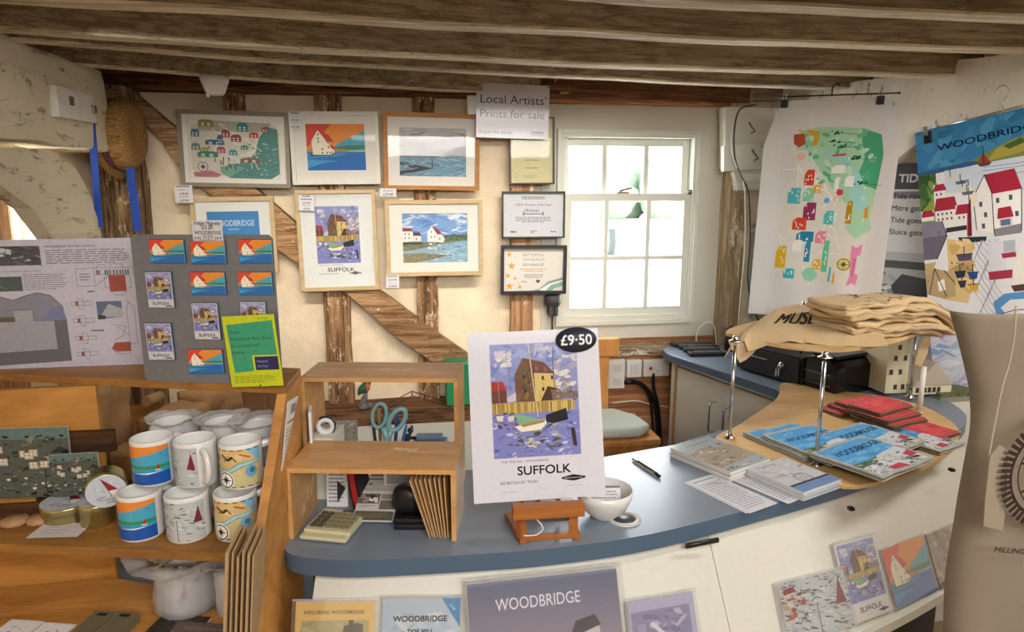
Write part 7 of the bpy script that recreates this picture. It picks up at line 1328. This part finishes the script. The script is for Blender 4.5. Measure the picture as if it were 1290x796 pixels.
def place_fold(px, z, art, label, seed, th=.013, layers=3, sag=.004, group=None, edge='#a9aaa2', tilt=None, droop=None):
    P = [az(*q, z) for q in px]; M, w, h = rectM(*P); M = M.copy(); M.translation -= M.to_3x3() @ Vector((0, 0, th))
    return folded('folded_tea_towel', M, w, h, art, label, th, layers, seed, group, edge, sag, droop=droop)
zb = ZC + .013; G = 'folded blue WOODBRIDGE tea towels'
place_fold(((948, 541), (1008, 531), (1070, 560), (1000, 580)), zb + .012, lambda a: blue_t(a), 'blue WOODBRIDGE tea towel at the left end of the row', 1, th=.0115, group=G)
place_fold(((975, 543), (1040, 533), (1100, 564), (1030, 588)), zb + .024, lambda a: blue_t(a), 'blue WOODBRIDGE tea towel second in the row', 2, th=.0115, group=G)
place_fold(((1040, 545), (1095, 530), (1155, 556), (1092, 580)), zb + .0245, lambda a: blue_t(a), 'blue WOODBRIDGE tea towel behind the large front one', 3, th=.0115, group=G)
place_fold(((1098, 534), (1128, 530), (1206, 556), (1172, 575)), zb + .012, lambda a: blue_t(a), 'blue WOODBRIDGE tea towel at the right end of the row', 5, th=.0115, group=G)
place_fold(((1030, 568), (1095, 545), (1168, 578), (1102, 604)), zb + .0375, lambda a: blue_t(a, True), 'blue WOODBRIDGE tea towel in front on top of the others', 4, th=.0125, sag=.005, group=G)
def red_t(a): random.seed(51); a.rect(0, 0, 1, 1, '#d4595c'); dabs(a, 14, 0, 0, 1, .9, ['#da6668', '#c84e52'], .06, .15); a.rect(.96, 0, 1, 1, '#ede6de'); a.rect(0, .0, 1, .05, '#8a7a3a'); dabs(a, 14, 0, 0, 1, .08, ['#c7a13a', '#3f3f2a', '#7a7a3a'], .02, .05, .5)
GR = 'folded red tea towels'; dke = '#5b5a42'
for k, (px, z_, lab) in enumerate((
    (((1030, 512), (1078, 506), (1110, 514), (1060, 522)), .012, 'red tea towel at the bottom of the left heap'), (((1040, 507), (1088, 501), (1120, 510), (1072, 518)), .025, 'red tea towel second in the left heap'), (((1050, 504), (1094, 498), (1124, 505), (1080, 514)), .038, 'red tea towel on top of the left heap, behind the tall one'),
    (((1075, 525), (1118, 516), (1172, 532), (1128, 544)), .012, 'red tea towel at the bottom of the middle heap'), (((1072, 519), (1116, 510), (1168, 526), (1124, 538)), .025, 'red tea towel second in the middle heap'), (((1070, 513), (1112, 504), (1160, 518), (1116, 531)), .038, 'red tea towel third in the middle heap'), (((1068, 507), (1108, 498), (1150, 508), (1108, 522)), .051, 'red tea towel on top of the middle heap'),
    (((1128, 535), (1160, 528), (1207, 542), (1176, 556)), .012, 'red tea towel alone at the right end of the row'))):
    place_fold(px, zb + z_, red_t, lab, 20 + k, th=.0122, layers=2, sag=.003, group=GR, edge=dke)

# cotton tote bags on the upper board
cot = mk('natural_cotton', '#c8ad85', .95, bump=.5, bscale=500, var=.05, vscale=20)
zt = ZU + .0115
def cloth_patch(name, par, corners, z, art, nx=26, ny=16, seed=0, amp=.008, droopfn=None, th=.0015, base='#c8ad85'):
    """soft cotton sheet over four plan corners tl,tr,br,bl"""
    tl, tr, br, bl = [Vector((p.x, p.y, 0)) for p in corners]; a = Art(1, 1, base, step=8e-6); 
    if art: art(a)
    def fn(u, v, k):
        p = bl.lerp(br, u).lerp(tl.lerp(tr, u), v); n_ = noise.noise(Vector((p.x * 9, p.y * 9, seed))) * amp + noise.noise(Vector((p.x * 28, p.y * 22, seed + 5))) * amp * .4
        q = Vector((p.x, p.y, z + n_ + k)); 
        if droopfn: q = droopfn(u, v, q)
        return q
    a.items = [(pts, x_, c, k) for pts, x_, c, k in a.items]; o = a.build(name, par, printc, t=0, nx=nx, ny=ny, fn=fn); m_ = o.modifiers.new('s', 'SOLIDIFY'); m_.thickness = th; m_.offset = -1; return o
def tote_museum(a):
    a.text('MUSEUM', .24, .62, .34, '#3a2c24', fit=.5, bold=.02, shear=.1)
cor = [az(*p, ZU + .015) for p in ((955, 407), (1075, 393), (1118, 436), (918, 426))]
t = thing('cotton_tote_bag', 'natural cotton MUSEUM tote bag spread over the front of the upper tier', 'tote bag', (0, 0, 0), 'cotton tote bags')
def dr(u, v, q):
    f = max(0, .22 - v) / .22; q = q.copy(); s = .5 + .5 * math.sin(u * 9 + 1.2)
    out = f * (.004 + .018 * s * (1 if .12 < u < .5 else .35)); q.y -= out; q.x -= out * .3; q.z -= f * f * (.012 + .035 * s * (1 if .1 < u < .5 else .1)) ; l = max(0, .10 - u) / .10; q.x -= l * .012; q.z += .034 * v * (1 - .0 * u) * min(1, u * 5); q.z -= l * l * .05; q.z = max(q.z, ZU + .012) if (f == 0 and l == 0) else q.z; return q
cloth_patch('bag_sheet', t, cor, ZU + .027, tote_museum, 40, 26, 2, .006, dr)
cor = [Vector((p.x, p.y + .006, 0)) for p in cor]; cloth_patch('bag_lining', t, [cor[0], cor[1], cor[2] + Vector((-.02, .02, 0)), cor[3] + Vector((.03, .03, 0))], ZU + .0155, None, 20, 14, 5, .002)
bm = new(); q = [az(918, 430, ZU + .004), az(922, 437, ZU - .03), az(934, 450, ZU - .075), az(946, 444, ZU - .07)]
c0_ = az(917, 428, ZU + .012); pl = [ay(*p, c0_.y - .012) for p in ((917, 428), (940, 432), (953, 440), (948, 446), (940, 453), (932, 457), (922, 440))]; prism(bm, [(p.x, p.z) for p in pl], .0015, Matrix.Translation((0, c0_.y - .011, 0)) @ Matrix.Rotation(PI / 2, 4, 'X')); obj('hanging_corner', bm, cot, t)
# pile of folded totes
def tote_top(a): wheel = [wheel_print(a, .55, .62, .26, '#4a3020', 40)]; a.line([(.15, .25), (.35, .1), (.5, .3), (.7, .12)], .006, '#4a3020'); a.line([(.2, .3), (.45, .25), (.8, .3)], .006, '#4a3020')
fr_ = [az(*p, ZU + .03) for p in ((1060, 385), (1172, 372), (1208, 412), (1082, 418))]
P0l, P0r = az(1078, 431, ZU + .012), az(1214, 418, ZU + .012); xd = (P0r - P0l); Wt = xd.length; ang = math.atan2(xd.y, xd.x)
lifts = [0.0, .019, .037, .055, .073, .090]; names = ['at the bottom', 'second from the bottom', 'third from the bottom', 'fourth from the bottom', 'just under the top one', 'on top']
for k, dz in enumerate(lifts):
    ox, oy = (0, -.012, .004, -.02, -.035, -.03)[k], (.004, .0, .006, .0, .004, .012)[k]; Wk = Wt * (.86, .95, .9, 1.0, 1.03, 1.02)[k]; Hk = (.17, .165, .17, .16, .16, .15)[k]
    Mk = Matrix.Translation(P0l + Vector((ox, oy, dz))) @ Matrix.Rotation(ang + (.03, -.02, .04, 0, -.03, .02)[k], 4, 'Z')
    dd = lambda x, y, W=Wk, s=k: .07 * max(0, (x - W * .72) / (W * .28)) ** 2 * (s + 3) / 8 + .010 * max(0, .03 - y) / .03 * noise.noise(Vector((x * 20, s, 0)))
    def folded2(M, w, h, seed, th, art, dd, lab):
        def wv(x, y): return .009 * noise.noise(Vector((x * 9, y * 9, seed * .8))) + .003 * noise.noise(Vector((x * 30, y * 30, seed))) - dd(x, y)
        t = thing('cotton_tote_bag', lab, 'tote bag', M, 'cotton tote bags')
        for j in range(1):
            bm = new(); z0 = 0; z1 = th - .0005; box(bm, (0, .003 * j, z0), (w, h, z1), bev=(z1 - z0) * .48); dice(bm, 0, 0, w, 26); dice(bm, 1, 0, h, 12)
            for v in bm.verts: v.co.z += wv(v.co.x, v.co.y); v.co.y += (.014 * noise.noise(Vector((v.co.x * 7, seed * 3.3, j))) + .004 * noise.noise(Vector((v.co.x * 30, seed, j)))) * max(0, 1 - v.co.y / .05); v.co.x += .014 * noise.noise(Vector((v.co.y * 12, seed * 2.7, 9)))
            for f in bm.faces: f.smooth = True
            obj('fold', bm, cot, t)
        a = Art(w, h, '#c8ad85', step=1e-5); art(a); a.build('printed_face', t, printc, t=0, nx=30, ny=14, fn=lambda x, y, z: Vector((x, y, th + z - .0003 + wv(x, y) - .003 * max(0, 1 - min(x, w - x, y, h - y) / .004)))); return t
    def artk(a, k=k):
        if k == 5: tote_top(a)
        else: random.seed(60 + k); dabs(a, 10, .2, .0, .9, .2, ['#4a3020', '#5a3c28'], .01, .03, .4)
    folded2(Mk, Wk, Hk, k + 3, .0175, artk, dd, 'natural cotton tote bag %s of the folded pile' % names[k])
bm = new(); q0 = az(1172, 420, ZU); pl = [ay(*p, q0.y) for p in ((1163, 425), (1172, 423), (1168, 445), (1160, 462), (1152, 458), (1157, 440))]; prism(bm, [(p.x, p.z) for p in pl], .0015, Matrix.Translation((0, q0.y, 0)) @ Matrix.Rotation(PI / 2, 4, 'X')); tag(obj('bag_strap', bm, cot), 'cotton bag handle hanging down below the folded pile', 'bag handle')

# ---------------------------------------------------------------- hanging towels
def hang_towel(px, P0, N_, art, label, name, nx=30, ny=30, wave=.012, seed=0, base='#e9e7e6', fold=None):
    M, w, h = rectM(*[apl(*q, P0, N_) for q in px]); t = thing(name, label, 'tea towel', M); a = Art(w, h, base, step=8e-6); art(a)
    def fn(x, y, z):
        u, v = x / w, y / h; k = (1 - v) * .8 + .25; s = wave * k * (math.sin(u * 7.5 + seed) * .6 + math.sin(u * 17 + seed * 2 + v * 1.5) * .35) + .004 * noise.noise(Vector((u * 5, v * 6, seed)))
        X, Y = x, y
        if fold: X, Y, s = fold(u, v, X, Y, s, w, h)
        return Vector((X, Y, z + s))
    o = a.build('cloth', t, printc, t=0, nx=nx, ny=ny, fn=fn); return t, M, w, h, fn
Np = Vector((-.62, -.78, 0)).normalized(); P1 = Vector((1.50, 2.52, 1.6))
def at1(a): art_map_towel(a.sub(.16, .12, .9, .84)); a.sub(0, 0, 1, 1)
def fold1(u, v, X, Y, s, w, h):
    tp_ = max(0, (v - .8) / .2); side = max(0, (abs(u - .5) - .34) / .16); X += (-1 if u > .5 else 1) * tp_ * side * .03; Y -= tp_ * side * side * .045; return X, Y, s - .03 * side * tp_ + .012 * side
t, M1, w1_, h1_, fn1 = hang_towel(((962, 124), (1127, 127), (1118, 408), (949, 398)), P1, Np, at1, 'white tea towel printed with an illustrated WOODBRIDGE map, hung from two clips', 'map_tea_towel', 34, 34, .007, 1.0, '#d9d7d6', fold1)
th1 = thing('clip_hanger', 'thin black clip hanger holding the map towel', 'hanger', M1)
dk = mk('dark_metal', '#2e2c2a', .35, .6)
bm = new(); tube(bm, [(w1_ * .06, h1_ + .016, .0), (w1_ * .95, h1_ + .013, .0)], .0028, 8); ball(bm, (w1_ * .95, h1_ + .013, 0), .005, 8); obj('rod', bm, dk, th1)
for u in (.13, .83):
    bm = new(); box(bm, (w1_ * u - .013, h1_ - .026, -.008), (w1_ * u + .013, h1_ + .004, .012), bev=.002); c_ = obj('clip', bm, dk, th1); bm = new(); tube(bm, [(w1_ * u - .006, h1_ + .002, .010), (w1_ * u, h1_ + .042, .006), (w1_ * u + .006, h1_ + .002, .010)], .0028, 6); tube(bm, [(w1_ * u - .006, h1_ + .002, -.008), (w1_ * u, h1_ + .04, -.004), (w1_ * u + .006, h1_ + .002, -.008)], .0028, 6); obj('clip_lever', bm, chrome, c_)
bm = new(); tube(bm, curve_pts([(w1_ * .48, h1_ + .016, 0), (w1_ * .48, h1_ + .04, 0), (w1_ * .5, h1_ + .055, 0), (w1_ * .53, h1_ + .05, 0)], 4), .0025, 6); obj('hook', bm, dk, th1)
N2 = RN.copy(); P2 = Vector((RX0, 3.1, 0)) + RN * .125
t, M2, w2_, h2_, fn2 = hang_towel(((1172, 166), (1356, 118), (1362, 498), (1158, 482)), P2, N2, art_harbour, 'blue topped WOODBRIDGE harbour tea towel hanging beside the cotton apron', 'harbour_tea_towel', 30, 34, .010, 2.2, '#cfcfd3')
th2 = thing('trouser_hanger', 'chrome clip hanger holding the harbour towel', 'hanger', M2)
bm = new(); tube(bm, [(w2_ * .1, h2_ + .0, -.004), (w2_ * .97, h2_ + .012, -.004)], .003, 8); obj('rod', bm, chrome, th2)
bm = new(); box(bm, (w2_ * .075, h2_ - .05, -.01), (w2_ * .075 + .022, h2_ - .006, .016), bev=.002); obj('clip', bm, dk, th2); bm = new(); box(bm, (w2_ * .078, h2_ - .022, .016), (w2_ * .078 + .016, h2_ + .012, .020), bev=.001); obj('clip_lever', bm, chrome, th2)
hx = w2_ * .52; hk = apl(1266, 168, M2.translation, N2); loc = M2.inverted() @ hk; hx = loc.x
bm = new(); tube(bm, curve_pts([(hx, h2_ + .0, 0), (hx, h2_ + .035, 0), (hx + .014, h2_ + .055, 0), (hx + .018, h2_ + .075, 0), (hx + .004, h2_ + .092, 0), (hx - .014, h2_ + .086, 0), (hx - .02, h2_ + .074, 0)], 6), .0022, 8); obj('hook', bm, chrome, th2)

# ---------------------------------------------------------------- model mill on its plinth
plx = [az(*p, .885) for p in ((1122, 474), (1180, 504), (1252, 498))]; rB = Vector((rw(plx[2].y) - .02, plx[2].y, 0)); yb = plx[0].y + .08
poly = [(plx[0].x, plx[0].y), (plx[1].x + .004, plx[1].y), (plx[2].x, plx[2].y), (plx[2].x + .05, plx[2].y + .0)]
yE = 2.36
poly = [(plx[0].x + .02, plx[0].y), (plx[1].x + .02, plx[1].y + .005), (plx[2].x, plx[2].y), (rw(plx[2].y) - .15, plx[2].y), (rw(yE) - .165, yE), (plx[0].x + .03, yE)]
bm = new(); prism(bm, poly, .870, bev=.003); tag(obj('display_plinth', bm, whitelam), 'cream plinth carrying the model mill beyond the counter end', 'plinth')
cx_, cy_ = sum(p[0] for p in poly) / 6, sum(p[1] for p in poly) / 6; ins = [((p[0] - cx_) * .985 + cx_, (p[1] - cy_) * .985 + cy_) for p in poly]
t = thing('model_mill', 'scale model of a cream mill on a grassy base beyond the counter', 'scale model', (0, 0, 0))
bm = new(); prism(bm, ins, .016, Matrix.Translation((0, 0, .8705)), bev=.002); obj('base_board', bm, mk('grey_base', '#8f8a80', .8, var=.1, vscale=40), t)
bm = new(); prism(bm, [((p[0] - cx_) * .93 + cx_, (p[1] - cy_) * .93 + cy_) for p in poly], .012, Matrix.Translation((0, 0, .8866)), bev=.004); bmesh.ops.triangulate(bm, faces=bm.faces[:]); bmesh.ops.subdivide_edges(bm, edges=bm.edges[:], cuts=6, use_grid_fill=True); wobble(bm, .004, 40); o = obj('model_turf', bm, mk('model_grass', '#6b7048', .98, bump=1, bscale=400, var=.5, vscale=60), t)
mc = mk('model_wall', '#ded8b8', .8); mr = mk('model_roof', '#b5ab98', .8); mw = mk('model_window', '#3d3c3e', .4); zg = .894
def mhouse(px0, px1, pyb, y, H_, dep, wins, nm):
    A_, B_ = ay(px0, pyb, y), ay(px1, pyb, y); w = B_.x - A_.x; bm = new(); box(bm, (A_.x, y, zg), (B_.x, y + dep, zg + H_)); g_ = [(A_.x, zg + H_), (B_.x, zg + H_), ((A_.x + B_.x) / 2, zg + H_ + .04)]
    b_ = obj(nm, bm, mc, t); bm = new(); prism(bm, [(A_.x - .006, zg + H_ - .001), (B_.x + .006, zg + H_ - .001), ((A_.x + B_.x) / 2, zg + H_ + w * .55)], dep + .01, Matrix.Translation((0, y + dep + .005, 0)) @ Matrix.Rotation(PI / 2, 4, 'X')); obj('model_roof', bm, mr, b_)
    for u, v in wins:
        bm = new(); q = (A_.x + w * u, zg + H_ * v); box(bm, (q[0] - .006, y - .002, q[1] - .008), (q[0] + .006, y, q[1] + .008)); box(bm, (q[0] - .0075, y - .0028, q[1] - .0095), (q[0] + .0075, y - .001, q[1] - .0075)); obj('model_window', bm, mw, b_)
mhouse(1117, 1144, 470, 2.12, .20, .14, ((.45, .12), (.8, .12), (.2, .4), (.62, .4), (.35, .65), (.8, .65), (.5, .85)), 'mill_body')
mhouse(1152, 1200, 477, 2.09, .035, .05, ((.1, .5), (.3, .5), (.42, .5), (.54, .5), (.66, .5)), 'low_shed')

# ---------------------------------------------------------------- cotton apron hanging in front on the right
ap = mk('oatmeal_cotton', '#8f816f', .95, bump=.5, bscale=600, var=.04, vscale=12)
Y0 = 1.02; t = thing('cotton_apron', 'oatmeal cotton apron with a dark mill wheel print hanging at the right edge', 'apron', (0, 0, 0))
edge = [(1213, 396), (1226, 440), (1238, 490), (1243, 520), (1240, 560), (1233, 600), (1222, 660), (1212, 720), (1205, 800), (1200, 860)]
ep = curve_pts([ay(*p, Y0) for p in edge], 6); bm = new(); rows = []
zb_ = ep[-1].z
for i, p in enumerate(ep):
    v = i / (len(ep) - 1); row = []
    for j in range(34):
        u = j / 33; x = p.x + u * .55; foldd = .022 * math.sin(u * 10 + v * 2.2) * min(1, u * 6) + .01 * math.sin(u * 27 + v * 3); y = Y0 - .028 * (1 - math.exp(-u * 14)) + foldd * (.4 + .6 * v) + .004 * noise.noise(Vector((u * 8, v * 8, 1)))
        if u < .06: y += .03 * (1 - u / .06) ** 2
        zz = p.z - .0 + (.012 * u if i == 0 else 0) ; row.append(bm.verts.new((x, y, zz)))
    rows.append(row)
for a_, b_ in zip(rows, rows[1:]):
    for j in range(33): f = bm.faces.new((a_[j], b_[j], b_[j + 1], a_[j + 1])); f.smooth = True
o = obj('apron_body', bm, ap, t, fix=False); o.modifiers.new('s', 'SOLIDIFY').thickness = .002
# seam strap down the front
sp = curve_pts([ay(*p, Y0 - .052) for p in ((1280, 385), (1278, 420), (1272, 455), (1262, 490), (1252, 540), (1245, 580))], 5); bm = new(); tube(bm, sp, .0016, 6); obj('piped_seam', bm, mk('cream_seam', '#ab9d88', .9), t)
bm = new(); q = [ay(*p, Y0 - .056) for p in ((1268, 566), (1258, 560), (1246, 575), (1240, 630), (1238, 662), (1262, 668), (1266, 640))]; vs = [bm.verts.new(p) for p in q]; bm.faces.new(vs); o = obj('pocket_flap', bm, mk('pale_flap', '#9a8c78', .95, bump=.4, bscale=500), t); o.modifiers.new('s', 'SOLIDIFY').thickness = .002
M, w, h = rectM(*[ay(*q, Y0 - .068) for q in ((1255, 520), (1400, 520), (1400, 720), (1255, 720))]); a = Art(w, h); wheel_print(a, .46, .36, .43, '#3c2f28', 56); a.text('WOODBRIDGE TIDE', .1, .82, .05, '#4a3d34', bold=.04) if False else a.text('MILLING AT WOODBRIDGE', .08, .855, .042, '#4a3d34', fit=.9, bold=.05, rot=-.08)
a.build('wheel_print', t, printc, M, t=0, fillbase=False)
bm = new(); c = ay(1330, 384, Y0); tube(bm, [c, c + Vector((0, .0, .4)), (c.x, c.y, 2.05)], .006, 8); obj('hanging_cord', bm, mk('string_white', ''), t)
